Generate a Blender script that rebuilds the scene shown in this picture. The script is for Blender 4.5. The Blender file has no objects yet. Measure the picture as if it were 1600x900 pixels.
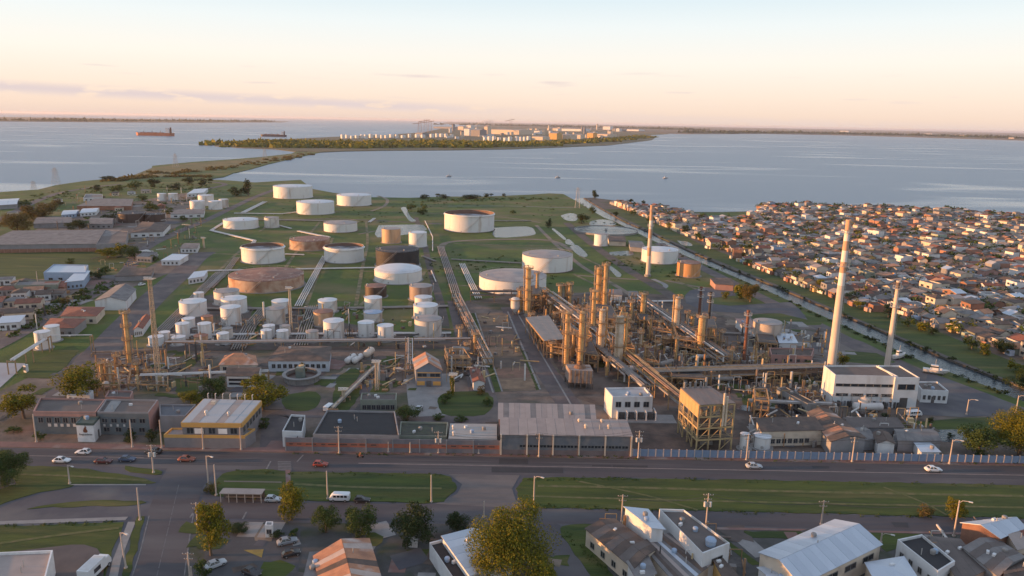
import bpy, bmesh, math, random
from mathutils import Vector, Matrix
from mathutils.geometry import tessellate_polygon
R = math.radians
random.seed(7)
S = bpy.context.scene
C = S.collection

# ------------------------------------------------------------------ camera
F, CAMH, PITCH, ROLL = 1150.0, 88.0, math.atan(260 / 1150.0), math.atan(0.0195)
_f = Vector((0, math.cos(PITCH), -math.sin(PITCH)))
_r0, _u0 = Vector((1, 0, 0)), Vector((0, math.sin(PITCH), math.cos(PITCH)))
_r = _r0 * math.cos(ROLL) + _u0 * math.sin(ROLL)
_u = _u0 * math.cos(ROLL) - _r0 * math.sin(ROLL)
cam = bpy.data.cameras.new('camera')
cam.sensor_width, cam.lens, cam.clip_start, cam.clip_end = 36, F / 1600 * 36, 1.0, 200000
camo = bpy.data.objects.new('camera', cam)
C.objects.link(camo)
M4 = Matrix(((_r.x, _u.x, -_f.x, 0), (_r.y, _u.y, -_f.y, 0), (_r.z, _u.z, -_f.z, CAMH), (0, 0, 0, 1)))
camo.matrix_world = M4
S.camera = camo

# ------------------------------------------------------------------ sky and sun
SUN_AZ = -3.0       # degrees beyond "straight from the left"
SUN_EL = 4.4
to_sun = Vector((-math.cos(R(SUN_AZ)) * math.cos(R(SUN_EL)), math.sin(R(SUN_AZ)) * math.cos(R(SUN_EL)), math.sin(R(SUN_EL))))
W = bpy.data.worlds.new('World'); S.world = W; W.use_nodes = True
nt = W.node_tree; nt.nodes.clear()
def N(t, **k):
    n = nt.nodes.new(t)
    for a, b in k.items(): setattr(n, a, b)
    return n
L = lambda a, b: nt.links.new(a, b)
out = N('ShaderNodeOutputWorld'); bg = N('ShaderNodeBackground')
sky = N('ShaderNodeTexSky', sky_type='NISHITA', sun_disc=False)
sky.sun_elevation = R(SUN_EL); sky.sun_rotation = R(-90 + SUN_AZ); sky.altitude = 0
sky.air_density, sky.dust_density, sky.ozone_density = 1.0, 1.5, 1.5
geo = N('ShaderNodeTexCoord'); sep = N('ShaderNodeSeparateXYZ'); L(geo.outputs['Generated'], sep.inputs[0])
def math_(op, a, b=None, c=None, clamp=False):
    n = N('ShaderNodeMath', operation=op, use_clamp=clamp)
    for i, v in enumerate((a, b, c)):
        if v is None: continue
        if isinstance(v, (int, float)): n.inputs[i].default_value = v
        else: L(v, n.inputs[i])
    return n.outputs[0]
# evening colours by height above the horizon, over the physical sky
ramp = N('ShaderNodeValToRGB')
el = ramp.color_ramp.elements
zs = math_('MULTIPLY', sep.outputs['Z'], 1.0)
stops = [(0.0, (0.67, 0.52, 0.45)), (0.012, (0.75, 0.585, 0.48)), (0.035, (0.79, 0.65, 0.545)), (0.075, (0.79, 0.735, 0.665)),
         (0.12, (0.70, 0.735, 0.735)), (0.16, (0.57, 0.67, 0.72)), (0.30, (0.50, 0.60, 0.71)), (0.6, (0.42, 0.50, 0.64)), (1.0, (0.37, 0.45, 0.60))]
el[0].position, el[0].color = stops[0][0], (*stops[0][1], 1)
el[1].position, el[1].color = stops[-1][0], (*stops[-1][1], 1)
for p, c in stops[1:-1]:
    e = el.new(p); e.color = (*c, 1)
L(zs, ramp.inputs[0])
SKY_STRENGTH = 0.12
scl = N('ShaderNodeVectorMath', operation='SCALE'); L(ramp.outputs[0], scl.inputs[0]); scl.inputs['Scale'].default_value = 0.75 / SKY_STRENGTH
mix = N('ShaderNodeMix', data_type='RGBA'); mix.inputs[0].default_value = 0.92
L(sky.outputs[0], mix.inputs[6]); L(scl.outputs[0], mix.inputs[7])
# low bank of thin evening cloud above the horizon, wispy streaks higher up
az = math_('ARCTAN2', sep.outputs['X'], sep.outputs['Y'])
cv = N('ShaderNodeCombineXYZ'); L(math_('MULTIPLY', az, 14.0), cv.inputs[0]); L(math_('MULTIPLY', sep.outputs['Z'], 55.0), cv.inputs[1])
nz = N('ShaderNodeTexNoise'); nz.inputs['Scale'].default_value = 1.6; nz.inputs['Detail'].default_value = 6; L(cv.outputs[0], nz.inputs['Vector'])
band = N('ShaderNodeMapRange', interpolation_type='SMOOTHSTEP')   # height of the bank falls to the right
hgt_ = math_('ADD', sep.outputs['Z'], math_('MULTIPLY', az, 0.024))
d1 = math_('ABSOLUTE', math_('SUBTRACT', hgt_, 0.0127))
L(d1, band.inputs[0]); band.inputs[1].default_value = 0.0; band.inputs[2].default_value = 0.010; band.inputs[3].default_value = 1; band.inputs[4].default_value = 0
leftw = N('ShaderNodeMapRange', interpolation_type='SMOOTHSTEP'); L(az, leftw.inputs[0])
leftw.inputs[1].default_value = -0.18; leftw.inputs[2].default_value = 0.02; leftw.inputs[3].default_value = 1; leftw.inputs[4].default_value = 0.30
cl = math_('MULTIPLY', math_('MULTIPLY', band.outputs[0], leftw.outputs[0]), math_('MULTIPLY', math_('SUBTRACT', nz.outputs[0], 0.36), 9.0, clamp=True))
cv2 = N('ShaderNodeCombineXYZ'); L(math_('MULTIPLY', az, 4.0), cv2.inputs[0]); L(math_('MULTIPLY', sep.outputs['Z'], 60.0), cv2.inputs[1]); cv2.inputs[2].default_value = 3.1
nz2 = N('ShaderNodeTexNoise'); nz2.inputs['Scale'].default_value = 2.3; nz2.inputs['Detail'].default_value = 5; L(cv2.outputs[0], nz2.inputs['Vector'])
b2 = N('ShaderNodeMapRange', interpolation_type='SMOOTHSTEP'); L(math_('ABSOLUTE', math_('SUBTRACT', sep.outputs['Z'], 0.045)), b2.inputs[0])
b2.inputs[1].default_value = 0.0; b2.inputs[2].default_value = 0.03; b2.inputs[3].default_value = 1; b2.inputs[4].default_value = 0
cl2 = math_('MULTIPLY', b2.outputs[0], math_('MULTIPLY', math_('SUBTRACT', nz2.outputs[0], 0.60), 6.0, clamp=True))
clf = math_('MULTIPLY', math_('MAXIMUM', cl, cl2), 1.0, clamp=True)
cmix = N('ShaderNodeMix', data_type='RGBA'); L(clf, cmix.inputs[0]); L(mix.outputs[2], cmix.inputs[6])
cmix.inputs[7].default_value = (0.44 / SKY_STRENGTH, 0.37 / SKY_STRENGTH, 0.36 / SKY_STRENGTH, 1)
L(cmix.outputs[2], bg.inputs[0]); bg.inputs[1].default_value = SKY_STRENGTH; L(bg.outputs[0], out.inputs[0])

sun = bpy.data.lights.new('sun', 'SUN'); sun.energy = 5.0; sun.angle = R(0.6); sun.color = (1.0, 0.48, 0.18)
suno = bpy.data.objects.new('sun', sun); C.objects.link(suno)
suno.rotation_euler = to_sun.to_track_quat('Z', 'Y').to_euler()

S.view_settings.view_transform = 'Standard'; S.view_settings.look = 'None'
S.view_settings.exposure = 0.87
HAZE = 2.4e-5      # density of the evening air, per metre; S.view_settings.gamma = 1.0; S.view_settings.use_curve_mapping = False
S.render.engine = 'CYCLES'
S.cycles.use_denoising = True; S.cycles.max_bounces = 6; S.cycles.diffuse_bounces = 3; S.cycles.glossy_bounces = 2
S.cycles.transmission_bounces = 2; S.cycles.transparent_max_bounces = 8; S.cycles.volume_bounces = 0
S.cycles.sample_clamp_indirect = 4.0
S.render.film_transparent = False

# ------------------------------------------------------------------ helpers
def G(x, y, z=0.0):
    """the point of the level plane z that the photograph shows at pixel (x, y) of 1600 x 900"""
    d = _f + _r * ((x - 800) / F) + _u * ((450 - y) / F)
    t = (z - CAMH) / d.z
    return Vector((d.x * t, d.y * t, z))
def proj(p):
    d = Vector(p) - Vector((0, 0, CAMH)); w = d.dot(_f)
    return 800 + F * d.dot(_r) / w, 450 - F * d.dot(_u) / w
def hgt(x, yb, yt, z0=0.0):
    """height of an upright thing that stands at pixel (x, yb) and reaches up to row yt"""
    g = G(x, yb, z0); lo, hi = 0.0, 200.0
    for _ in range(40):
        m = (lo + hi) / 2
        if proj((g.x, g.y, z0 + m))[1] > yt: lo = m
        else: hi = m
    return (lo + hi) / 2
def ppm(x, y):
    """pixels per metre at the ground under pixel (x, y)"""
    g = G(x, y); return F / (g - Vector((0, 0, CAMH))).dot(_f)

MATS = {}
def mat(name, col, rough=0.8, col2=None, scale=0.5, amt=0.5, metal=0.0, bump=0.0, bscale=None, col3=None, scale3=None, thr3=0.6, stretch=None, spec=0.5, streak=None):
    """painted / mineral surface: base colour broken up by two noises, optional stains and fine relief"""
    if name in MATS: return MATS[name]
    m = bpy.data.materials.new(name); m.use_nodes = True; MATS[name] = m
    t = m.node_tree; nd = t.nodes; b = nd['Principled BSDF']
    b.inputs['Roughness'].default_value = rough; b.inputs['Metallic'].default_value = metal
    b.inputs['Specular IOR Level'].default_value = spec
    tc = nd.new('ShaderNodeTexCoord'); src = tc.outputs['Object']
    if stretch:
        mp = nd.new('ShaderNodeMapping'); mp.inputs['Scale'].default_value = stretch
        t.links.new(src, mp.inputs[0]); src = mp.outputs[0]
    col2 = col2 or tuple(c * 0.72 for c in col)
    n1 = nd.new('ShaderNodeTexNoise'); n1.inputs['Scale'].default_value = scale; n1.inputs['Detail'].default_value = 7; n1.inputs['Roughness'].default_value = 0.65
    t.links.new(src, n1.inputs['Vector'])
    mr = nd.new('ShaderNodeMapRange'); mr.inputs[1].default_value = 0.5 - 0.22 / max(amt, .05) * .5; mr.inputs[2].default_value = 0.5 + 0.22 / max(amt, .05) * .5
    t.links.new(n1.outputs[0], mr.inputs[0])
    mx = nd.new('ShaderNodeMix'); mx.data_type = 'RGBA'; t.links.new(mr.outputs[0], mx.inputs[0])
    mx.inputs[6].default_value = (*col, 1); mx.inputs[7].default_value = (*col2, 1)
    res = mx.outputs[2]
    if col3:
        n3 = nd.new('ShaderNodeTexNoise'); n3.inputs['Scale'].default_value = scale3 or scale * 0.25; n3.inputs['Detail'].default_value = 5
        if streak:
            mp3 = nd.new('ShaderNodeMapping'); mp3.inputs['Scale'].default_value = streak; t.links.new(tc.outputs['Object'], mp3.inputs[0]); t.links.new(mp3.outputs[0], n3.inputs['Vector'])
        else: t.links.new(src, n3.inputs['Vector'])
        m3 = nd.new('ShaderNodeMapRange'); m3.inputs[1].default_value = thr3 - 0.06; m3.inputs[2].default_value = thr3 + 0.1
        t.links.new(n3.outputs[0], m3.inputs[0])
        x3 = nd.new('ShaderNodeMix'); x3.data_type = 'RGBA'; t.links.new(m3.outputs[0], x3.inputs[0]); t.links.new(res, x3.inputs[6]); x3.inputs[7].default_value = (*col3, 1)
        res = x3.outputs[2]
    t.links.new(res, b.inputs['Base Color'])
    if bump:
        bn = nd.new('ShaderNodeBump'); bn.inputs['Strength'].default_value = bump; bn.inputs['Distance'].default_value = 0.3
        nb = nd.new('ShaderNodeTexNoise'); nb.inputs['Scale'].default_value = bscale or scale * 4; nb.inputs['Detail'].default_value = 4
        t.links.new(src, nb.inputs['Vector']); t.links.new(nb.outputs[0], bn.inputs['Height']); t.links.new(bn.outputs[0], b.inputs['Normal'])
    return m

class MB:
    """collects shapes; build() links them as ONE mesh object"""
    def __init__(s): s.v, s.f, s.m = [], [], []
    def add(s, vs, fs, mi=0):
        o = len(s.v); s.v += [tuple(v) for v in vs]; s.f += [tuple(i + o for i in f) for f in fs]; s.m += [mi] * len(fs); return s
    def box(s, c, d, rz=0.0, mi=0, taper=1.0):
        x, y, z = d[0] / 2, d[1] / 2, d[2] / 2; ca, sa = math.cos(rz), math.sin(rz); vs = []
        for k, t in ((-1, 1.0), (1, taper)):
            for i, j in ((-1, -1), (1, -1), (1, 1), (-1, 1)):
                a, b = i * x * t, j * y * t; vs.append((c[0] + a * ca - b * sa, c[1] + a * sa + b * ca, c[2] + k * z))
        return s.add(vs, [(3, 2, 1, 0), (4, 5, 6, 7), (0, 1, 5, 4), (1, 2, 6, 5), (2, 3, 7, 6), (3, 0, 4, 7)], mi)
    def bar(s, a, b, w, h=None, mi=0):
        a, b = Vector(a), Vector(b); h = h or w; d = (b - a); n = d.normalized()
        sd = n.cross(Vector((0, 0, 1)));
        if sd.length < 1e-4: sd = Vector((1, 0, 0))
        sd.normalize(); up = sd.cross(n); vs = []
        for p in (a, b):
            for i, j in ((-1, -1), (1, -1), (1, 1), (-1, 1)): vs.append(p + sd * (i * w / 2) + up * (j * h / 2))
        return s.add(vs, [(3, 2, 1, 0), (4, 5, 6, 7), (0, 1, 5, 4), (1, 2, 6, 5), (2, 3, 7, 6), (3, 0, 4, 7)], mi)
    def tube(s, pts, r, n=8, mi=0, caps=True):
        pts = [Vector(p) for p in pts]; rs = r if isinstance(r, (list, tuple)) else [r] * len(pts); vs, fs = [], []
        ref = None
        for k, p in enumerate(pts):
            d = (pts[min(k + 1, len(pts) - 1)] - pts[max(k - 1, 0)]).normalized()
            if ref is None:
                ref = d.cross(Vector((0, 0, 1)));
                if ref.length < 1e-3: ref = Vector((1, 0, 0))
            ref = (ref - d * ref.dot(d)).normalized(); up = ref.cross(d)
            for i in range(n):
                a = 2 * math.pi * i / n; vs.append(p + ref * math.cos(a) * rs[k] + up * math.sin(a) * rs[k])
        for k in range(len(pts) - 1):
            for i in range(n):
                j = (i + 1) % n; fs.append((k * n + i, (k + 1) * n + i, (k + 1) * n + j, k * n + j))
        if caps: fs.append(tuple(range(n))); fs.append(tuple(reversed(range((len(pts) - 1) * n, len(pts) * n))))
        return s.add(vs, fs, mi)
    def lathe(s, prof, n=24, c=(0, 0, 0), mi=0, cap0=False, cap1=False):
        vs, fs = [], []
        for (r, z) in prof:
            for i in range(n):
                a = 2 * math.pi * i / n; vs.append((c[0] + r * math.cos(a), c[1] + r * math.sin(a), c[2] + z))
        for k in range(len(prof) - 1):
            for i in range(n):
                j = (i + 1) % n; fs.append((k * n + i, k * n + j, (k + 1) * n + j, (k + 1) * n + i))
        if cap0: fs.append(tuple(reversed(range(n))))
        if cap1: fs.append(tuple(range((len(prof) - 1) * n, len(prof) * n)))
        return s.add(vs, fs, mi)
    def slab(s, poly, z0, z1, mi=0):
        """polygon (any outline) with a top at z1 and sides down to z0"""
        P = [Vector((p[0], p[1], 0)) for p in poly]
        area = sum(P[i].x * P[(i + 1) % len(P)].y - P[(i + 1) % len(P)].x * P[i].y for i in range(len(P)))
        if area < 0: P.reverse()
        n = len(P); o = [(p.x, p.y, z1) for p in P]; fs = []
        for t in tessellate_polygon([P]):
            a, b, c = (P[i] for i in t)
            fs.append(tuple(t) if (b - a).cross(c - a).z > 0 else (t[0], t[2], t[1]))
        if z0 is not None and z0 < z1:
            o += [(p.x, p.y, z0) for p in P]
            fs += [(i, n + i, n + (i + 1) % n, (i + 1) % n) for i in range(n)]
        return s.add(o, fs, mi)
    def strip(s, pts, w, z, mi=0, thick=0.0):
        pts = [Vector((p[0], p[1], 0)) for p in pts]; ws = w if isinstance(w, (list, tuple)) else [w] * len(pts); vs, fs = [], []
        for k, p in enumerate(pts):
            d = (pts[min(k + 1, len(pts) - 1)] - pts[max(k - 1, 0)]).normalized(); q = Vector((-d.y, d.x, 0)) * (ws[k] / 2)
            vs += [(p.x + q.x, p.y + q.y, z), (p.x - q.x, p.y - q.y, z)]
        for k in range(len(pts) - 1): fs.append((2 * k, 2 * k + 1, 2 * k + 3, 2 * k + 2))
        return s.add(vs, fs, mi)
    def mesh(s, name, mats, smooth=False):
        me = bpy.data.meshes.new(name); me.from_pydata(s.v, [], s.f)
        for m in (mats if isinstance(mats, (list, tuple)) else [mats]): me.materials.append(m)
        if any(s.m): me.polygons.foreach_set('material_index', s.m)
        if smooth: me.polygons.foreach_set('use_smooth', [True] * len(me.polygons))
        me.update(); return me
    def build(s, name, mats, parent=None, loc=None, rz=None, smooth=False):
        o = bpy.data.objects.new(name, s.mesh(name, mats, smooth)); C.objects.link(o)
        if parent is not None: o.parent = parent
        if loc is not None: o.location = loc
        if rz is not None: o.rotation_euler.z = rz
        return o
def smooth_by_angle(o, deg=35):
    me = o.data
    me.polygons.foreach_set('use_smooth', [True] * len(me.polygons))
    me.set_sharp_from_angle(angle=R(deg)); return o
def tag(o, label, cat, group=None):
    o['label'] = label; o['category'] = cat
    if group: o['group'] = group
    return o
def thing(name, label, cat, loc=(0, 0, 0), rz=0.0, group=None):
    o = bpy.data.objects.new(name, None); C.objects.link(o); o.empty_display_size = 0.5
    o.location = loc; o.rotation_euler.z = rz; return tag(o, label, cat, group)
def kind(o, k='structure'): o['kind'] = k; return o
def dup(root, loc, rz, label, group=None, scale=None):
    r = root.copy(); C.objects.link(r); r.location = loc; r.rotation_euler.z = rz; r['label'] = label
    if scale is not None: r.scale = scale if isinstance(scale, (tuple, list)) else (scale,) * 3
    if group: r['group'] = group
    for ch in list(root.children):
        c = ch.copy(); C.objects.link(c); c.parent = r
        for g in list(ch.children):
            d = g.copy(); C.objects.link(d); d.parent = c
    return r
def ordinal(n):
    ones = ['', 'first', 'second', 'third', 'fourth', 'fifth', 'sixth', 'seventh', 'eighth', 'ninth', 'tenth', 'eleventh', 'twelfth', 'thirteenth', 'fourteenth', 'fifteenth', 'sixteenth', 'seventeenth', 'eighteenth', 'nineteenth']
    if n < 20: return ones[n]
    t, o = divmod(n, 10); return {2: 'twentieth', 3: 'thirtieth', 4: 'fortieth', 5: 'fiftieth', 6: 'sixtieth'}[t] if o == 0 else {2: 'twenty', 3: 'thirty', 4: 'forty', 5: 'fifty', 6: 'sixty'}[t] + '-' + ones[o]
def PX(pts, z=0.0): return [G(x, y, z) for x, y in pts]
# ------------------------------------------------------------------ setting: water and land
def water_mat(name, base, rough, bscale, bstr, streak=True):
    m = bpy.data.materials.new(name); m.use_nodes = True; MATS[name] = m; t = m.node_tree; nd = t.nodes; b = nd['Principled BSDF']
    b.inputs['Base Color'].default_value = (*base, 1); b.inputs['IOR'].default_value = 1.33; b.inputs['Specular IOR Level'].default_value = 0.5
    tc = nd.new('ShaderNodeTexCoord'); mp = nd.new('ShaderNodeMapping'); mp.inputs['Rotation'].default_value = (0, 0, R(20)); mp.inputs['Scale'].default_value = (0.0016, 0.0075, 1)
    t.links.new(tc.outputs['Object'], mp.inputs[0])
    n = nd.new('ShaderNodeTexNoise'); n.inputs['Scale'].default_value = 1.0; n.inputs['Detail'].default_value = 4; n.inputs['Distortion'].default_value = 0.8; t.links.new(mp.outputs[0], n.inputs['Vector'])
    mr = nd.new('ShaderNodeMapRange'); mr.interpolation_type = 'SMOOTHSTEP'; mr.inputs[1].default_value = 0.53; mr.inputs[2].default_value = 0.72; mr.inputs[3].default_value = 1.0; mr.inputs[4].default_value = 0.58
    t.links.new(n.outputs[0], mr.inputs[0])
    nb = nd.new('ShaderNodeTexNoise'); nb.inputs['Scale'].default_value = bscale; nb.inputs['Detail'].default_value = 4; t.links.new(tc.outputs['Object'], nb.inputs['Vector'])
    bp = nd.new('ShaderNodeBump'); bp.inputs['Distance'].default_value = 1.0
    if streak:
        ml = nd.new('ShaderNodeMath'); ml.operation = 'MULTIPLY'; t.links.new(mr.outputs[0], ml.inputs[0]); ml.inputs[1].default_value = bstr; t.links.new(ml.outputs[0], bp.inputs['Strength'])
        mr2 = nd.new('ShaderNodeMath'); mr2.operation = 'MULTIPLY'; t.links.new(mr.outputs[0], mr2.inputs[0]); mr2.inputs[1].default_value = rough; t.links.new(mr2.outputs[0], b.inputs['Roughness'])
    else:
        bp.inputs['Strength'].default_value = bstr; b.inputs['Roughness'].default_value = rough
    t.links.new(nb.outputs[0], bp.inputs['Height']); t.links.new(bp.outputs[0], b.inputs['Normal'])
    return m
WATER = water_mat('lagoon_water', (0.085, 0.14, 0.205), 0.34, 0.35, 0.6)
POND = water_mat('pond_water', (0.03, 0.045, 0.055), 0.16, 0.8, 0.28, False)
CANALW = None
kind(MB().slab([(-45000, -2000), (45000, -2000), (45000, 75000), (-45000, 75000)], None, -0.9).build('lagoon_water', WATER))

GRASS = mat('grass', (0.074, 0.106, 0.012), 0.95, (0.034, 0.062, 0.008), 0.06, 0.9, bump=0.5, bscale=1.2, col3=(0.13, 0.11, 0.04), scale3=0.03, thr3=0.56)
LAWN = mat('lawn', (0.058, 0.078, 0.009), 0.95, (0.026, 0.045, 0.006), 0.12, 1.0, bump=0.5, bscale=2.0, col3=(0.105, 0.095, 0.028), scale3=0.10, thr3=0.62, stretch=(0.25, 1.6, 1))
MARSH = mat('marsh', (0.17, 0.12, 0.045), 0.95, (0.07, 0.085, 0.025), 0.03, 0.8, bump=0.5, bscale=0.6)
YARD = mat('yard', (0.19, 0.142, 0.115), 0.95, (0.085, 0.067, 0.057), 0.10, 0.8, col3=(0.06, 0.065, 0.03), scale3=0.045, thr3=0.58, bump=0.3, bscale=1.5)
TOWNG = mat('town_ground', (0.12, 0.095, 0.08), 0.95, (0.07, 0.062, 0.055), 0.12, 0.8, col3=(0.05, 0.06, 0.025), scale3=0.03, thr3=0.57)
ASPH = mat('asphalt', (0.080, 0.070, 0.076), 0.9, (0.054, 0.049, 0.055), 0.15, 0.6, col3=(0.105, 0.098, 0.10), scale3=0.05, thr3=0.55, stretch=(0.3, 1.4, 1))
ASPH2 = mat('street_asphalt', (0.084, 0.080, 0.092), 0.9, (0.060, 0.058, 0.068), 0.12, 0.6, col3=(0.12, 0.112, 0.11), scale3=0.07, thr3=0.56)
PAVE = mat('pavement', (0.22, 0.115, 0.095), 0.9, (0.14, 0.085, 0.078), 0.25, 0.6, col3=(0.22, 0.19, 0.175), scale3=0.15, thr3=0.6)
CONC = mat('concrete', (0.27, 0.255, 0.245), 0.9, (0.19, 0.18, 0.175), 0.3, 0.6)
DIRT = mat('dirt_track', (0.23, 0.175, 0.135), 0.95, (0.155, 0.12, 0.09), 0.12, 0.7, col3=(0.07, 0.08, 0.03), scale3=0.06, thr3=0.62)
SOIL = mat('process_soil', (0.13, 0.09, 0.07), 0.95, (0.055, 0.042, 0.036), 0.12, 0.9, col3=(0.16, 0.125, 0.105), scale3=0.08, thr3=0.58, bump=0.3, bscale=1.2)
DARKROOF = mat('tarred_felt', (0.032, 0.030, 0.032), 0.9, (0.022, 0.021, 0.023), 0.6, 0.6)
ROADPAINT = mat('road_paint', (0.21, 0.20, 0.195), 0.8, (0.11, 0.105, 0.105), 0.8, 0.7)
MUD = mat('mud', (0.20, 0.17, 0.145), 0.85, (0.13, 0.11, 0.095), 0.1, 0.7)

SHORE_L = [(-420, 318), (-200, 309), (0, 300), (60, 296), (88, 289), (130, 283), (200, 276), (236, 266), (238, 259), (300, 253), (360, 249), (410, 245), (455, 240), (462, 237)]
IST_R = [(500, 238), (482, 242), (455, 248), (420, 256), (392, 264), (365, 270), (350, 276), (322, 280)]
SHORE_C = [(360, 282), (398, 285), (430, 283), (470, 281), (488, 295), (520, 301), (580, 308), (640, 309), (700, 307), (760, 307), (830, 304), (858, 302), (880, 303)]
CANAL_L = [(895, 311), (925, 329), (958, 348), (1010, 374), (1070, 402), (1130, 428), (1200, 457), (1265, 487), (1330, 516), (1395, 546), (1450, 570), (1520, 598), (1570, 616), (1640, 642), (1760, 690)]
CANAL_R = [(912, 309), (940, 326), (972, 344), (1022, 366), (1080, 393), (1140, 419), (1212, 447), (1278, 475), (1345, 503), (1412, 531), (1470, 556), (1540, 583), (1590, 601), (1660, 628), (1780, 674)]
SHORE_R = [(926, 309), (960, 313), (1010, 320), (1060, 327), (1085, 331), (1130, 331), (1180, 330), (1186, 320), (1200, 317), (1262, 318), (1330, 323), (1400, 322), (1480, 327), (1560, 332), (1600, 336), (1760, 345), (2000, 360)]
land = PX(SHORE_L) + PX(IST_R) + PX(SHORE_C) + PX(CANAL_L) + [Vector((230, 30, 0)), Vector((-260, 30, 0)), Vector((-900, 500, 0))]
kind(MB().slab(land, -1.4, 0.0).build('ground', GRASS))
town = PX(SHORE_R) + [Vector((900, 300, 0)), Vector((420, 130, 0))] + list(reversed(PX(CANAL_R)))
kind(MB().slab(town, -1.4, 0.0).build('town_ground', TOWNG))
kind(MB().slab(PX(CANAL_L, -.8) + list(reversed(PX(CANAL_R, -.8))), None, -.8).build('canal_water', POND))
# peninsula with the port, the far shores
PEN = [(335, 228), (352, 222), (400, 219), (455, 217), (520, 214), (600, 211), (660, 207), (700, 199), (760, 196.5), (900, 198), (1040, 202), (1060, 206), (1042, 209.5), (1010, 211.5), (1024, 215), (1018, 219), (985, 223), (950, 227), (880, 230), (800, 233), (700, 234.5), (600, 235), (530, 236.5), (500, 238), (480, 237.2), (462, 237), (430, 233), (380, 231)]
kind(MB().slab(PX(PEN), -1.4, 0.6).build('peninsula', mat('far_grass', (0.06, 0.065, 0.028), 0.95, (0.10, 0.085, 0.05), 0.01, 0.8)))
FARL = mat('far_shore', (0.10, 0.075, 0.055), 0.95, (0.06, 0.055, 0.035), 0.002, 0.8)
kind(MB().slab(PX([(-200, 189), (0, 189.5), (180, 191), (300, 191.5), (440, 191), (452, 190.2), (300, 187.5), (100, 184.2), (-200, 181)]), -1.4, 4).build('far_shore', FARL))
kind(MB().slab(PX([(1040, 208.5), (1080, 209.5), (1190, 209), (1300, 211), (1400, 213.5), (1500, 216.5), (1600, 219.5), (1900, 228), (1900, 214), (1600, 208), (1300, 202.2), (1000, 196.2), (700, 190.4), (690, 193)]), -1.4, 3).build('far_plain', FARL))
# ------------------------------------------------------------------ setting: roads, yards, lawns, ponds
LAYER = [0]
def sheet(name, pts, m, lvl, z0=None, px=True):
    """one flat piece of the ground; lvl picks its height so that no two faces share a plane"""
    LAYER[0] += 1
    z = 0.012 * lvl + 0.0007 * (LAYER[0] % 17)
    return kind(MB().slab(PX(pts) if px else pts, z0, z).build(name, m))
def dense(pts, n=6):
    """smooth a pixel polyline (Catmull-Rom)"""
    P = [Vector((x, y)) for x, y in pts]; o = []
    for i in range(len(P) - 1):
        a, b, c, d = P[max(i - 1, 0)], P[i], P[i + 1], P[min(i + 2, len(P) - 1)]
        for k in range(n):
            t = k / n
            o.append(0.5 * ((2 * b) + (c - a) * t + (2 * a - 5 * b + 4 * c - d) * t * t + (3 * b - a - 3 * c + d) * t ** 3))
    o.append(P[-1]); return [(p.x, p.y) for p in o]
def ribbon(name, pts, w, m, lvl, n=6):
    LAYER[0] += 1
    return kind(MB().strip(PX(dense(pts, n)), w, 0.012 * lvl + 0.0007 * (LAYER[0] % 17)).build(name, m))
def ragged(P, amp, step=2.2):
    rg = random.Random(len(P) * 31 + int(P[0].x)); o = []
    for i, a in enumerate(P):
        b = P[(i + 1) % len(P)]; k = min(60, max(1, int((b - a).length / step)))
        for j in range(k): o.append(a.lerp(b, j / k) + Vector((rg.uniform(-amp, amp), rg.uniform(-amp, amp), 0)))
    return o
def raised(name, pts, m, z1=0.13, n=0):
    if name == 'lawn': return kind(MB().slab(ragged(PX(dense(pts + [pts[0]], n)[:-1] if n else pts), .32), 0.0, z1 + 0.0011 * (LAYER[0] % 7)).build(name, m))
    return kind(MB().slab(PX(dense(pts + [pts[0]], n)[:-1] if n else pts), 0.0, z1 + 0.0011 * (LAYER[0] % 7)).build(name, m)); 

# bases
sheet('yard', [(-500, 720), (-420, 660), (-60, 640), (40, 592), (140, 545), (330, 541), (520, 540), (700, 541), (728, 470), (800, 462), (960, 455), (1060, 462), (1130, 478), (1240, 487), (1330, 528), (1395, 556), (1448, 580), (1560, 622), (1640, 652), (1760, 720), (1900, 790), (1600, 738), (700, 722), (0, 706)], YARD, 1)
sheet('street', [(-500, 700), (0, 706), (700, 722), (1600, 738), (1900, 760), (2400, 1300), (-900, 1300)], ASPH2, 2)
sheet('road', [(-400, 692), (0, 699.5), (300, 705.5), (600, 711), (1000, 718), (1600, 729), (2000, 737), (2000, 765), (1600, 757.5), (1000, 746.5), (600, 740), (345, 735), (300, 733.5), (100, 727), (0, 724), (-400, 716)], ASPH, 4)
sheet('road', [(262, 731), (245, 760), (232, 800), (218, 860), (206, 905), (180, 1000), (150, 1100), (255, 1100), (275, 1000), (290, 900), (300, 830), (308, 790), (318, 760), (338, 731)], ASPH, 5)
sheet('road', [(300, 783), (330, 781.5), (600, 785.5), (720, 789), (860, 795), (1180, 801), (1600, 811), (1900, 818), (1900, 840), (1600, 832), (1180, 823), (860, 818), (600, 815), (400, 811), (296, 811)], ASPH, 4)
sheet('road', [(838, 816), (868, 818), (885, 826), (905, 850), (930, 880), (960, 920), (1000, 980), (900, 980), (872, 905), (852, 860)], ASPH, 5)
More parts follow.
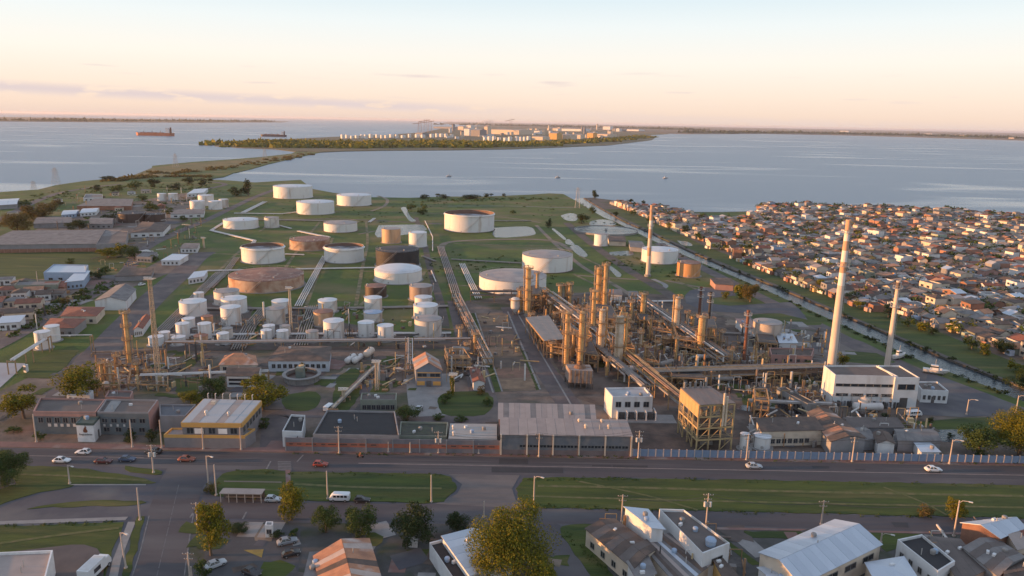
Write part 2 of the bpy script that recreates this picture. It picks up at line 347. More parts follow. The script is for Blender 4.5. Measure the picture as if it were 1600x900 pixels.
# tyre-polished darker lanes, asphalt patches
PATCH = mat('asphalt_patch', (0.034, 0.034, 0.038), 0.9, (0.045, 0.044, 0.048), 0.4, 0.6)
for q in ([(780, 716.5), (825, 717.2), (825, 726), (779, 725.5)], [(768, 730), (880, 732), (880, 740), (768, 738.5)], [(958, 727.3), (1012, 728), (1012, 731), (958, 730.6)], [(1268, 728), (1295, 728.5), (1296, 732.5), (1270, 732.5)], [(1392, 816), (1418, 817), (1420, 825), (1398, 824)], [(925, 727), (955, 727.6), (955, 729), (925, 728.6)], [(1336, 733), (1352, 733.2), (1352, 735), (1336, 735)]):
    sheet('asphalt_patch', q, PATCH, 6)
for y0, y1, y2 in ((702.5, 714.5, 732.5), (705.0, 717.2, 735.2), (709.6, 721.8, 739.6)) + ((716.2 - 2.2, 728.2 - 2.2, 746 - 2.2), (719 - 2.2, 731 - 2.2, 748.8 - 2.2), (721.6 - 2.2, 733.8 - 2.2, 751.6 - 2.2)):
    ribbon('wheel_track', [(-200, y0 - 3.4), (0, y0), (300, y0 + 6), (620, y1 - .6), (1000, y1 + 6), (1600, y2 - 1.5), (1800, y2 + 2)], .8, mat('wheel_track', (.052, .050, .055), .85, (.07, .067, .072), .3, .8, stretch=(.15, 1.5, 1)), 5.2, 4)
KERB = mat('kerb_stone', (0.27, 0.22, 0.20), 0.9, (0.18, 0.15, 0.14), 0.6, 0.6)
# double carriageway: low central kerb line and edge lines
def wline(name, pts, w, m, h=0.012, z=0.075, n=10):
    return kind(MB().strip(PX(dense(pts, n)), w, z).build(name, m))
wline('centre_line', [(560, 724.2), (800, 728.4), (1000, 732), (1300, 737.4), (1600, 742.8), (1800, 746.5)], 0.35, KERB)
wline('centre_line', [(-200, 708.4), (0, 711.6), (120, 713.6), (225, 715.4)], 0.28, KERB)
for q in ([(415, 736, 423, 721)], [(464, 722, 474, 711)], [(297, 809, 305, 797)], [(379, 812, 385, 800)]):
    for x0, y0, x1, y1 in q: wline('stop_line', [(x0, y0), (x1, y1)], 0.4, ROADPAINT, n=1)
for k in range(6):
    x0 = 434 + k * 0.2; y = 721 + k * 2.5
    sheet('crossing_stripe', [(x0, y), (x0 + 21, y + .4), (x0 + 20.6, y + 1.9), (x0 - .4, y + 1.5)], mat('worn_paint', (.15, .145, .145), .85, (.10, .097, .10), .8, .7), 7)
for k in range(9):
    t = k / 9.0; y = 905 - 150 * t; x = 244 + 36 * t
    wline('lane_dash', [(x, y), (x + 3.4, y - 14)], 0.14, MATS['worn_paint'], n=1)
wline('edge_line', [(207, 900), (219, 862), (233, 806)], 0.2, ROADPAINT)
wline('edge_line', [(288, 900), (297, 835), (304, 795)], 0.2, ROADPAINT)

# raised pavements and verges (real kerb steps)
raised('pavement', [(-300, 686), (0, 690.5), (140, 693.5), (300, 697), (398, 700), (416, 699), (424, 689), (440, 689.5), (447, 703), (600, 705.5), (780, 708.5), (1000, 712.5), (1600, 723), (1900, 729), (1900, 733), (1600, 727.8), (1000, 716.9), (600, 709.8), (300, 704.4), (0, 698.6), (-300, 693)], PAVE, 0.13)
raised('lawn', [(818, 752), (835, 746.5), (1000, 748.6), (1180, 750.5), (1600, 758.5), (1900, 764), (1900, 816), (1600, 810), (1180, 800), (1000, 797), (870, 794), (830, 790), (811, 780), (808, 764)], LAWN, 0.14, 3)
raised('lawn', [(347, 741), (372, 735.8), (452, 737.2), (452, 775), (400, 777), (340, 775), (328, 769)], LAWN, 0.13, 2)
raised('lawn', [(455, 737.3), (600, 740), (690, 742), (708, 752), (712, 764), (698, 778), (684, 786), (600, 784), (460, 779.5)], LAWN, 0.15, 3)
sheet('path', [(446, 735), (453.5, 735.2), (455, 766), (447, 766)], PAVE, 13)
sheet('path', [(350, 752), (440, 753.4), (440, 755.2), (350, 753.6)], DIRT, 13.6)
sheet('gravel_crossing', [(700, 741), (812, 743), (800, 764), (806, 782), (824, 795), (720, 790), (680, 787.5), (714, 772), (722, 757)], mat('gravel_crossing', (0.16, 0.135, 0.125), .95, (0.10, 0.09, 0.09), .12, .8, stretch=(.5, 1.5, 1)), 5)
raised('lawn', [(22, 728), (110, 730.5), (160, 737), (205, 745), (238, 752), (233, 756.3), (120, 756.5), (25, 756.5)], LAWN, 0.12, 2)
raised('lawn', [(195, 729), (240, 733), (252, 738), (246, 742), (205, 738)], LAWN, 0.13, 2)
raised('lawn', [(-40, 800), (-20, 775), (8, 762), (30, 757.8), (105, 758), (112, 761), (60, 770), (10, 785), (-40, 808)], LAWN, 0.14, 2)
raised('lawn', [(44, 795), (75, 789), (110, 784), (160, 782.6), (222, 783), (226, 787), (200, 790), (100, 792.5)], LAWN, 0.12, 2)
raised('lawn', [(-300, 842), (-60, 826), (0, 822.5), (80, 820), (192, 816.5), (190, 832), (172, 870), (158, 915), (140, 1000), (-300, 1000)], LAWN, 0.13)
raised('lawn', [(214, 808), (226, 807), (216, 850), (203, 900), (196, 930), (186, 930), (198, 868)], LAWN, 0.12)
raised('pavement', [(-300, 838), (0, 815), (110, 811), (200, 808), (196, 813), (80, 817.5), (0, 820), (-300, 844)], CONC, 0.11)
raised('path', [(200, 816), (212, 816), (190, 872), (178, 930), (164, 930), (176, 876)], CONC, 0.12)
raised('path', [(-60, 756.8), (120, 757), (228, 757), (228, 758.6), (120, 758.6), (-60, 758.6)], CONC, 0.11)
sheet('forecourt', [(-60, 905), (-60, 872), (60, 858), (112, 852), (132, 852), (152, 858), (163, 875), (160, 930), (-60, 930)], mat('forecourt', (0.11, 0.09, 0.085), .9, (0.08, .068, .068), .2, .7), 13)
raised('lawn', [(874, 826), (890, 820.5), (930, 821), (916, 830), (918, 838), (945, 880), (970, 920), (938, 920), (900, 866), (878, 838)], LAWN, 0.13, 2)
sheet('yard', [(300, 816), (640, 818), (868, 822), (900, 870), (950, 930), (1000, 1050), (250, 1050), (285, 905)], mat('lot', (0.085, .08, .08), .95, (0.055, .055, .05), .2, .8, col3=(.04, .05, .02), scale3=.12, thr3=.6), 3)
sheet('yard', [(880, 830), (920, 821), (1180, 825), (1600, 834), (1900, 842), (2300, 1100), (1000, 1100), (930, 920)], mat('lot', (0, 0, 0)), 3)
raised('pavement', [(1120, 824.5), (1250, 827), (1420, 831), (1600, 835), (1600, 838), (1420, 834), (1250, 830), (1120, 828)], PAVE, 0.12)
raised('lawn', [(1160, 830), (1265, 832), (1275, 842), (1172, 840)], LAWN, 0.1)
raised('lawn', [(1352, 833), (1440, 835), (1432, 845), (1385, 862), (1366, 848)], LAWN, 0.1)
raised('path', [(1128, 827), (1158, 828), (1205, 868), (1180, 872)], CONC, 0.10)
raised('lawn', [(1122, 842), (1134, 842), (1190, 882), (1176, 884)], LAWN, 0.09)
sheet('parking_lot', [(322, 840), (420, 820), (470, 822), (466, 900), (468, 960), (310, 960), (318, 890)], mat('parking_asphalt', (0.075, .075, .08), .9, (.055, .055, .06), .25, .7), 6)

# roads and yards of the refinery
PLANTRD = mat('plant_road', (.115, .092, .09), .9, (.075, .062, .064), .12, .8, col3=(.15, .12, .105), scale3=.1, thr3=.56)
def rd(pts, w, m=PLANTRD, lvl=6, name='road'): return ribbon(name, pts, w, m, lvl)
rd([(-80, 575), (0, 538), (60, 505), (110, 479), (160, 452), (195, 427), (222, 392), (270, 366), (320, 345), (360, 326), (396, 309), (430, 296)], 7.5)
rd([(96, 640), (118, 598), (150, 560), (200, 505), (245, 460), (283, 427), (305, 405), (322, 394)], [13] * 6 * 7 + [13])
rd([(-80, 372), (0, 343), (40, 322), (70, 309), (100, 300), (150, 292), (190, 288)], 8)
rd([(300, 300), (330, 294), (352, 288), (330, 284)], 7)
rd([(-60, 470), (0, 458), (60, 440), (120, 432)], 5, DIRT)
rd([(712, 470), (726, 520), (742, 570), (758, 630), (768, 660)], 8.5)
rd([(795, 480), (815, 520), (845, 568), (880, 620), (900, 650)], 8)
rd([(425, 640), (440, 620), (470, 600), (500, 575), (510, 560)], 7)
rd([(430, 700), (432, 665), (445, 648), (520, 645), (640, 650), (760, 655)], 8)
rd([(680, 650), (672, 615), (668, 585)], 15, CONC, 7)
rd([(1030, 380), (1065, 402), (1130, 435), (1200, 470), (1265, 502), (1330, 535), (1395, 568), (1450, 595), (1520, 625), (1600, 655), (1700, 690)], [8] * 30 + [11] * 31)
sheet('road', [(1450, 583), (1475, 590), (1545, 616), (1640, 655), (1600, 672), (1540, 650), (1500, 652), (1430, 648), (1440, 618)], ASPH2, 7)
sheet('road', [(1078, 454), (1100, 450), (1145, 452), (1150, 462), (1110, 466), (1104, 474), (1140, 478), (1235, 472), (1250, 484), (1262, 500), (1220, 490), (1150, 489), (1100, 486), (1072, 474), (1070, 462)], ASPH2, 7)
sheet('yard', [(1150, 497), (1250, 490), (1300, 520), (1392, 562), (1380, 572), (1290, 575), (1200, 570), (1160, 540)], mat('gravel_yard', (0.16, .135, .12), .95, (.12, .10, .09), .08, .8, col3=(.07, .065, .04), scale3=.05, thr3=.6), 5)
sheet('lawn', [(1170, 492), (1235, 488), (1290, 500), (1282, 508), (1220, 509), (1180, 503)], LAWN, 6)
sheet('lawn', [(1320, 548), (1370, 552), (1400, 566), (1380, 571), (1325, 566)], LAWN, 6)
sheet('lawn', [(1410, 661), (1500, 654), (1550, 652), (1552, 668), (1480, 672), (1412, 670)], LAWN, 6)
sheet('pond', [(1455, 672), (1520, 671), (1530, 680), (1500, 692), (1465, 690)], POND, 6)
sheet('yard', [(830, 468), (960, 455), (1060, 462), (1130, 495), (1200, 548), (1290, 582), (1300, 700), (990, 704), (985, 650), (900, 622), (862, 560)], SOIL, 4)
sheet('yard', [(742, 490), (790, 488), (842, 610), (784, 612), (768, 560)], mat('bare_lot', (0.22, .145, .098), .95, (.12, .083, .06), .15, .9, col3=(.07, .06, .035), scale3=.08, thr3=.58), 5)
sheet('lawn', [(733, 490), (741, 489), (783, 612), (774, 613)], LAWN, 6)
sheet('lawn', [(790, 486), (794, 486), (846, 608), (838, 610)], LAWN, 6)
sheet('kerb_strip', [(741.5, 489), (743.5, 489), (786, 612), (783.5, 612)], CONC, 7)
raised('lawn', [(684, 628), (690, 616), (730, 612), (762, 614), (771, 632), (758, 648), (720, 651), (692, 647)], LAWN, 0.12, 2)
raised('lawn', [(528, 590), (548, 576), (562, 580), (556, 604), (562, 618), (545, 640), (526, 640), (520, 622)], LAWN, 0.12, 2)
raised('lawn', [(440, 620), (480, 612), (500, 616), (498, 632), (480, 642), (448, 640)], LAWN, 0.1, 2)
raised('lawn', [(274, 592), (318, 589), (312, 612), (276, 614)], LAWN, 0.12)
raised('lawn', [(290, 560), (300, 555), (318, 555), (302, 572), (290, 574)], LAWN, 0.1)
raised('lawn', [(36, 590), (56, 566), (84, 548), (116, 540), (124, 548), (104, 572), (76, 592)], LAWN, 0.1)
sheet('concrete_pad', [(-80, 570), (0, 567), (40, 568), (22, 586), (0, 606), (-80, 640)], mat('pale_concrete', (.36, .36, .37), .9, (.28, .28, .3), .1, .6), 6)
# tank farm: cinder beds, tracks, bund walls, ponds
BED = mat('cinder_bed', (0.11, .085, .075), .95, (.075, .06, .055), .2, .8, col3=(.055, .06, .03), scale3=.08, thr3=.6)
for q in ([(236, 545), (262, 512), (290, 470), (330, 460), (395, 480), (380, 545)], [(395, 545), (410, 500), (440, 478), (470, 480), (470, 545)], [(478, 545), (492, 505), (505, 500), (640, 520), (640, 545)], [(640, 545), (645, 528), (700, 525), (706, 545)]):
    sheet('cinder_bed', q, BED, 3)
for pts, w, m in ([(210, 556), (260, 546), (500, 543), (700, 541), (735, 540)], 6, BED), ([(580, 330), (600, 322), (605, 312), (590, 306)], 3.5, DIRT), ([(690, 396), (696, 380), (750, 375), (830, 374), (868, 378), (895, 392)], 5, DIRT), \
        ([(838, 352), (862, 376), (880, 392), (912, 418), (958, 444), (1000, 470), (1050, 500)], 3.2, DIRT), ([(885, 348), (930, 385), (985, 424), (1020, 444), (1070, 476), (1125, 515), (1180, 545)], 7, BED), ([(560, 366), (640, 352), (690, 350)], 3, DIRT), \
        ([(700, 335), (790, 340), (845, 348)], 2.5, DIRT), ([(450, 345), (520, 342), (690, 350)], 5, BED), ([(700, 322), (800, 322), (860, 324), (910, 325)], 2.5, CONC), ([(900, 430), (980, 436), (1010, 436)], 2.5, DIRT), ([(1020, 436), (1040, 446), (1030, 454)], 3, CONC), \
        ([(1040, 438), (1090, 448), (1140, 452)], 2.5, DIRT), ([(700, 545), (690, 480), (672, 420), (664, 385), (650, 340)], 4, BED), ([(720, 470), (706, 430), (690, 385)], 3, BED):
    rd(pts, w, m, 4, 'track')
for q in ([(592, 352), (654, 351), (664, 355), (660, 362), (590, 371)], [(772, 356), (824, 354), (836, 362), (830, 368), (774, 371)], [(626, 325), (634, 324), (641, 338), (650, 345), (641, 346), (634, 338)], [(876, 337), (890, 333), (902, 336), (900, 345), (884, 344)], [(922, 346), (938, 343), (955, 345), (962, 351), (940, 354), (922, 352)],
          [(862, 358), (866, 357.5), (884, 372), (880, 374)], [(884, 375), (890, 374), (898, 383), (884, 381)], [(890, 385), (902, 383), (918, 398), (912, 402), (900, 396)], [(950, 417), (955, 416), (971, 429), (964, 433)], [(952, 394), (985, 392), (988, 399), (956, 399)], [(1058, 376), (1075, 378), (1082, 384), (1066, 383)]):
    sheet('pond', dense(q + [q[0]], 3)[:-1], POND, 5)
# earth bunds between the tank plots
BUND = mat('earth_bund', (.22, .175, .10), .95, (.07, .075, .03), .2, .9)
for pts in ([(342, 424), (368, 398), (398, 374)], [(445, 420), (470, 384), (500, 346)], [(478, 478), (500, 420), (520, 372)], [(572, 346), (574, 380), (566, 420), (556, 478)], [(690, 402), (640, 404), (576, 402)], [(700, 446), (752, 447)], [(668, 425), (560, 424)], [(640, 478), (650, 450), (664, 424)], [(330, 396), (378, 398)], [(446, 372), (506, 372)], [(700, 380), (760, 382), (850, 384)], [(716, 425), (812, 427)], [(896, 428), (920, 440), (950, 452)], [(905, 400), (960, 425)], [(970, 405), (1000, 410)], [(405, 362), (440, 340)], [(590, 330), (690, 334)], [(1060, 440), (1110, 462)], [(600, 445), (560, 480)], [(480, 395), (508, 398)], [(296, 468), (330, 432), (352, 424)]):
    ribbon('bund', pts, 2.0, BUND, 5)
for pts, w_ in (([(840, 760), (1000, 763), (1200, 768), (1600, 776)], 1.1), ([(830, 776), (1000, 781), (1300, 788), (1600, 794)], .8), ([(460, 757), (560, 762), (690, 764)], 1.0), ([(350, 764), (440, 767)], .8), ([(30, 742), (120, 745), (230, 752)], .9), ([(0, 850), (100, 836), (186, 826)], .9), ([(900, 752), (1010, 775), (1090, 798)], .7), ([(1380, 762), (1440, 785), (1480, 806)], .7)):
    ribbon('worn_path', pts, w_, mat('worn_grass', (.135, .115, .05), .95, (.07, .085, .02), .5, .9), 14.5)
LOTM = [mat('lot_ochre', (.26, .17, .105), .95, (.16, .105, .07), .2, .9), mat('lot_red', (.23, .125, .085), .95, (.14, .085, .06), .25, .9, col3=(.07, .075, .03), scale3=.12, thr3=.58), mat('lot_dark', (.12, .09, .07), .95, (.08, .062, .05), .2, .9)]
for k in range(7):
    f0, f1 = (k + .06) / 7, (k + .92) / 7; L0 = lambda f: (745 + 41 * f, 491 + 119 * f); R0 = lambda f: (790 + 48 * f, 489 + 119 * f)
    sheet('bare_plot', [L0(f0), R0(f0), R0(f1), L0(f1)], LOTM[(k * 2) % 3], 8)
sheet('kerb_strip', [(792, 487), (794.5, 487), (846, 609), (842.5, 609)], CONC, 9)
sheet('kerb_strip', [(806, 487), (808, 487), (898, 640), (895, 640)], CONC, 9)
sheet('kerb_strip', [(729, 492), (731, 492), (772, 614), (769, 614)], CONC, 9)
# patchwork of slabs, repairs and bare beds over the yards
def in_poly(p, poly):
    r_ = False; j = len(poly) - 1
    for i in range(len(poly)):
        a, b = poly[i], poly[j]
        if (a.y > p.y) != (b.y > p.y) and p.x < (b.x - a.x) * (p.y - a.y) / (b.y - a.y) + a.x: r_ = not r_
        j = i
    return r_
rgp = random.Random(8); PM = [CONC, CONC, ASPH2, SOIL, BED, DIRT, mat('oil_stained_slab', (.10, .09, .085), .85, (.05, .046, .045), .4, .9), PAVE, LAWN, LAWN]
for poly, n_, mx_ in (([(150, 556), (420, 552), (640, 552), (690, 575), (680, 645), (420, 640), (250, 628), (150, 612)], 70, 10), ([(860, 490), (980, 470), (1120, 530), (1290, 590), (1280, 650), (1000, 640), (900, 600)], 70, 12), ([(1160, 650), (1300, 650), (1460, 655), (1470, 700), (1170, 700)], 26, 9), ([(1150, 505), (1250, 500), (1380, 560), (1290, 575), (1170, 560)], 22, 12), ([(0, 450), (180, 432), (110, 480), (0, 530)], 20, 12), ([(60, 345), (300, 302), (310, 335), (190, 385)], 26, 18), ([(300, 822), (640, 822), (860, 830), (940, 920), (290, 920)], 44, 7), ([(900, 830), (1180, 832), (1600, 840), (1600, 900), (960, 905)], 40, 7), ([(0, 640), (60, 600), (130, 560), (120, 610), (60, 640), (0, 680)], 14, 8)):
    W_ = PX(poly); xs = [p.x for p in W_]; ys = [p.y for p in W_]; k = 0
    for _ in range(n_ * 12):
        if k >= n_: break
        p = Vector((rgp.uniform(min(xs), max(xs)), rgp.uniform(min(ys), max(ys)), 0))
        if not in_poly(p, W_): continue
        k += 1; a = rgp.choice([0.0, 0.0, -.17, .5 if p.y < 200 else -.17]); w2, h2 = rgp.uniform(1.5, mx_) / 2, rgp.uniform(1.5, mx_) / 2; ca, sa = math.cos(a), math.sin(a)
        q = [p + Vector((x * ca - y * sa, x * sa + y * ca, 0)) for x, y in ((-w2, -h2), (w2, -h2), (w2, h2), (-w2, h2))]
        m_ = rgp.choice(PM)
        if m_ in (SOIL, BED, DIRT, LAWN): q = ragged(q, min(w2, h2) * .3, 1.6)
        kind(MB().slab(q, None, .1 + .0013 * len(bpy.data.objects) % .03).build('ground_patch', m_))
# grass field and yards at the left
sheet('lawn', [(-200, 405), (0, 394), (160, 391), (200, 402), (190, 425), (120, 418), (60, 436), (0, 440), (-200, 450)], LAWN, 3)
sheet('yard', [(-200, 398), (0, 390), (90, 340), (190, 318), (300, 300), (318, 330), (220, 388), (160, 391), (40, 392)], YARD, 2)
sheet('yard', [(-200, 470), (0, 440), (70, 436), (200, 428), (120, 470), (0, 530), (-200, 600)], YARD, 2)
sheet('yard', [(190, 440), (270, 396), (310, 385), (270, 425), (150, 470)], YARD, 2)
sheet('marsh', [(238, 262), (300, 255), (410, 247), (455, 241), (480, 239), (455, 246), (400, 254), (340, 262), (280, 272), (200, 277)], MARSH, 3)
sheet('bank_grass', [(920, 331), (960, 350), (1012, 377), (1072, 405), (1200, 462), (1330, 520), (1450, 575), (1560, 618), (1565, 612), (1450, 569), (1330, 514), (1200, 455), (1072, 400), (1012, 372), (960, 346)], LAWN, 2)
sheet('bank_grass', [(945, 327), (1024, 364), (1082, 391), (1214, 445), (1347, 501), (1414, 529), (1542, 581), (1662, 626), (1700, 610), (1560, 556), (1480, 524), (1400, 494), (1330, 474), (1214, 428), (1100, 384), (1030, 350), (980, 326)], LAWN, 2)
sheet('meadow', [(1085, 332), (1178, 331), (1186, 336), (1140, 341), (1085, 338)], GRASS, 2)
# ------------------------------------------------------------------ storage tanks
def paint(name, col, rust=0.0, rough=0.55):
    return mat(name, col, rough, tuple(c * 0.9 for c in col), 0.15, 0.5, col3=(col[0] * .62, col[1] * .50, col[2] * .42) if rust < .5 else (.28, .13, .07), scale3=0.35, thr3=0.66 - rust * 0.2, streak=(1, 1, 0.12), bump=0.05, bscale=0.6)
TW = paint('tank_white', (.67, .655, .64), 0.1); TG = paint('tank_grey_white', (.58, .54, .50), 0.25); TT = paint('tank_tan', (.50, .33, .21), 0.35)
TR = mat('tank_rusty', (.50, .36, .27), .8, (.36, .21, .14), .2, .8, col3=(.27, .12, .07), scale3=.12, thr3=.56, bump=.1, bscale=.5)
TB = mat('tank_black', (.022, .020, .024), .7, (.03, .027, .03), .3, .6); TK = paint('tank_dark_brown', (.065, .042, .036), 0.2); TO = paint('tank_orange', (.55, .28, .12), 0.4)
RW = mat('roof_white', (.58, .59, .61), .6, (.48, .49, .51), .12, .6); RG = mat('roof_grey', (.32, .28, .26), .8, (.24, .22, .22), .15, .8, col3=(.38, .33, .30), scale3=.06, thr3=.58)
RR = mat('roof_rusty', (.27, .14, .10), .85, (.16, .085, .07), .12, .9, col3=(.38, .27, .21), scale3=.25, thr3=.6); RK = mat('roof_black', (.05, .05, .055), .8, (.035, .035, .04), .2, .6)
RF = mat('floating_deck', (.34, .36, .40), .5, (.20, .18, .18), .18, .9, col3=(.10, .085, .08), scale3=.12, thr3=.58)
STEEL = mat('galvanised_steel', (.42, .40, .38), .6, (.30, .28, .26), .8, .6); RUSTSTEEL = mat('rusty_steel', (.22, .12, .07), .85, (.13, .075, .05), .6, .8)
DARKSTEEL = mat('dark_steel', (.07, .065, .065), .7); INNER = mat('tank_inner_wall', (.20, .12, .09), .9, (.15, .09, .07), .3, .8)
def tank(spec, label, group, wall=TW, roof=RW, top='cone', stair=True, n=56, rim=True, base=None, name='storage_tank'):
    xl, xr, yb, yr = spec
    cx = (xl + xr) / 2.0
    fr = G(cx, yb); d = (xr - xl) / ppm(cx, yb)
    for _ in range(3):
        ctr = fr + Vector((fr.x, fr.y, 0)).normalized() * (d / 2); d = (xr - xl) / (F / (ctr - Vector((0, 0, CAMH))).dot(_f))
    r = d / 2; h = hgt(cx, yb, yr)
    t = thing(name, label, 'storage tank', (ctr.x, ctr.y, 0), 0, group)
    if top == 'open':
        sh = MB().lathe([(r, 0), (r, h), (r - .12, h), (r - .12, h * .35)], n).build('shell', [wall], t)
        MB().lathe([(r - .13, h - .05), (r - .13, h * .3)], n).build('inner_wall', INNER, t)
        dz = h * 0.72
        MB().lathe([(0.01, dz), (r * .8, dz), (r * .82, dz + .5), (r - .25, dz + .5)], n).build('floating_roof', RF, t)
        a = 4.2
        MB().bar((math.cos(a) * r * .99, math.sin(a) * r * .99, h + .6), (math.cos(a) * r * .15, math.sin(a) * r * .15, dz + .9), 1.0, .25).build('rolling_ladder', STEEL, t)
        MB().lathe([(r + .02, h - 1.1), (r + .75, h - 1.05), (r + .75, h - .9), (r + .02, h - .9)], n).build('wind_girder', wall, t)
        if r > 12:
            MB().box((math.cos(a) * (r + .2), math.sin(a) * (r + .2), h + .6), (2.6, 2.6, .15), a).bar((math.cos(a) * (r + 1.2), math.sin(a) * (r + 1.2), h + .6), (math.cos(a) * (r + 1.2), math.sin(a) * (r + 1.2), h + 1.8), .12).build('platform', STEEL, t)
    else:
        sh = MB().lathe([(r, 0), (r, h)], n).build('shell', wall, t)
        rise = {'cone': .07, 'dome': .16, 'flat': .02}[top] * r
        pr = [(r + (.12 if rim else .0), h + .004), (r + (.12 if rim else 0), h + .14)]
        if top == 'dome': pr += [(r * math.cos(q), h + .14 + rise * math.sin(q)) for q in (.35, .7, 1.0, 1.3)] + [(0.01, h + .14 + rise)]
        else: pr += [(r * .5, h + .14 + rise * .55), (0.01, h + .14 + rise)]
        rf = MB().lathe(pr, n).build('roof', roof, t); smooth_by_angle(rf, 30)
        if r > 5:
            for k, (aa, q) in enumerate(((3.4, .78), (5.3, .72))[: 2 if r > 8 else 1]):
                MB().lathe([(.45, 0), (.45, .8), (.6, .8), (.6, 1.0), (.01, 1.05)], 8, (math.cos(aa) * r * q, math.sin(aa) * r * q, h + .1)).build('roof_vent', STEEL, t)
        if r > 7:
            m = MB()
            ks = 28
            for k in range(ks):
                a0 = 2 * math.pi * k / ks; a1 = 2 * math.pi * (k + 1) / ks; q = r - .1
                m.bar((math.cos(a0) * q, math.sin(a0) * q, h + .1), (math.cos(a0) * q, math.sin(a0) * q, h + 1.15), .07)
                m.bar((math.cos(a0) * q, math.sin(a0) * q, h + 1.1), (math.cos(a1) * q, math.sin(a1) * q, h + 1.1), .06)
            kind(m.build('railing', STEEL, t), 'stuff')
    smooth_by_angle(sh, 30)
    # horizontal weld seams: plate courses stand proud by a few millimetres
    if r > 9:
        k = max(3, int(h / 2.3))
        for i in range(1, k):
            MB().lathe([(r + .004, h * i / k - .05), (r + .05, h * i / k), (r + .004, h * i / k + .05)], n).build('weld_seam', wall, t)
    MB().lathe([(r + .9, .0), (r + .9, .22), (r + .03, .26)], n).build('foundation_ring', base or CONC, t)
    if stair and r > 3.5:                       # stairway wound up the shell
        a0 = random.uniform(3.9, 5.4); da = min(1.5, 1.15 * h / r); m = MB(); ns = max(8, int(h * 2.2))
        pts = [(a0 + da * i / ns, h * i / ns) for i in range(ns + 1)]
        for i in range(ns):
            a, z = pts[i]; m.box((math.cos(a) * (r + .45), math.sin(a) * (r + .45), z + .1), (.75, .42, .06), a)
        st = m.build('stairway', STEEL, t); kind(st, 'stuff')
        m = MB(); m.tube([(math.cos(a) * (r + .85), math.sin(a) * (r + .85), z + 1.0) for a, z in pts], .07, 5)
        m.build('handrail', STEEL, st)
    elif stair:
        a = random.uniform(4.0, 5.4); m = MB()
        for s_ in (-.22, .22): m.bar((math.cos(a) * (r + .12) - math.sin(a) * s_, math.sin(a) * (r + .12) + math.cos(a) * s_, 0), (math.cos(a) * (r + .12) - math.sin(a) * s_, math.sin(a) * (r + .12) + math.cos(a) * s_, h + .9), .07)
        for z in range(1, int(h * 2)): m.bar((math.cos(a) * (r + .12) - math.sin(a) * -.22, math.sin(a) * (r + .12) + math.cos(a) * -.22, z * .5), (math.cos(a) * (r + .12) - math.sin(a) * .22, math.sin(a) * (r + .12) + math.cos(a) * .22, z * .5), .05)
        m.build('ladder', STEEL, t)
    MB().lathe([(.01, 0), (.42, 0), (.42, .18), (.01, .18)], 10).build('manhole', STEEL, t).matrix_local = Matrix.Translation((math.cos(4.45) * r, math.sin(4.45) * r, 1.0)) @ Matrix.Rotation(4.45, 4, 'Z') @ Matrix.Rotation(math.pi / 2, 4, 'Y')
    return t
GT, GC, GS = 'big storage tanks on the grass by the lagoon', 'small tanks behind the refinery offices', 'tanks at the left edge of the refinery'
BIG = [
 ((429, 488, 311, 293), 'white storage tank with trussed roof, nearest to the shore at left', TW, RW, 'cone'),
 ((465, 522, 336, 318), 'white flat-roofed storage tank in front of the shoreline pair', TW, RW, 'cone'),
 ((527.5, 580, 322.5, 307), 'white storage tank at the water edge, rightmost of the shoreline three', TW, RW, 'cone'),
 ((351, 403, 359, 346), 'low white storage tank beside the straight road, joined by white pipes', TW, RW, 'cone'),
 ((414, 436, 356.5, 341), 'small dirty grey tank right of the low white tank', TG, RG, 'flat'),
 ((507, 558, 364, 351), 'low white storage tank with grey roof behind rusty pan-shaped tank', TW, RG, 'cone'),
 ((454.5, 515, 392.5, 378), 'low brown-roofed tank with rust-tan wall between two open white tanks', TR, RR, 'flat'),
 ((380, 444, 413, 389), 'white open-top floating roof tank left of the low brown tank', TW, RW, 'open'),
 ((508, 568.5, 412, 389), 'white open-top floating roof tank left of the black tank', TW, RW, 'open'),
 ((362, 474, 458, 440), 'wide rusty tank with brown patched roof, largest of the rusty tanks', TR, RR, 'cone'),
 ((588, 655, 420, 395), 'black storage tank behind the domed white tank', TB, RK, 'cone'),
 ((586, 659, 445, 428), 'white storage tank with smooth domed roof in front of black tank', TW, RW, 'dome'),
 ((694.5, 772, 364, 337), 'tall white open-top tank on dark base beside flooded basin', TW, RW, 'open'),
 ((597, 626, 381, 359), 'narrow tan tank standing by the rectangular pond', TT, RG, 'flat'),
 ((639, 667, 387, 365), 'narrow white tank right of the tan tank', TW, RW, 'flat'),
 ((815.5, 894, 427, 404), 'white storage tank with grey roof behind the front grey-roofed tank', TW, RG, 'cone'),
 ((748.5, 853, 462, 441), 'broad white tank with grey roof beside the process towers', TW, RG, 'cone'),
 ((1002, 1058, 413, 394), 'white storage tank behind the slim banded chimney', TW, RW, 'cone'),
 ((1057, 1093, 434, 413), 'orange rust-coloured tank right of the white tank by canal road', TO, RR, 'flat'),
 ((928, 949, 385, 367), 'small white tank in front of the round settling basin', TW, RG, 'flat'),
]
for sp, lb, w, r, tp in BIG: tank(sp, lb, GT, w, r, tp, base=mat('tank_base_dark', (.10, .06, .05), .9) if 'dark base' in lb or 'grey roof' in lb else None)
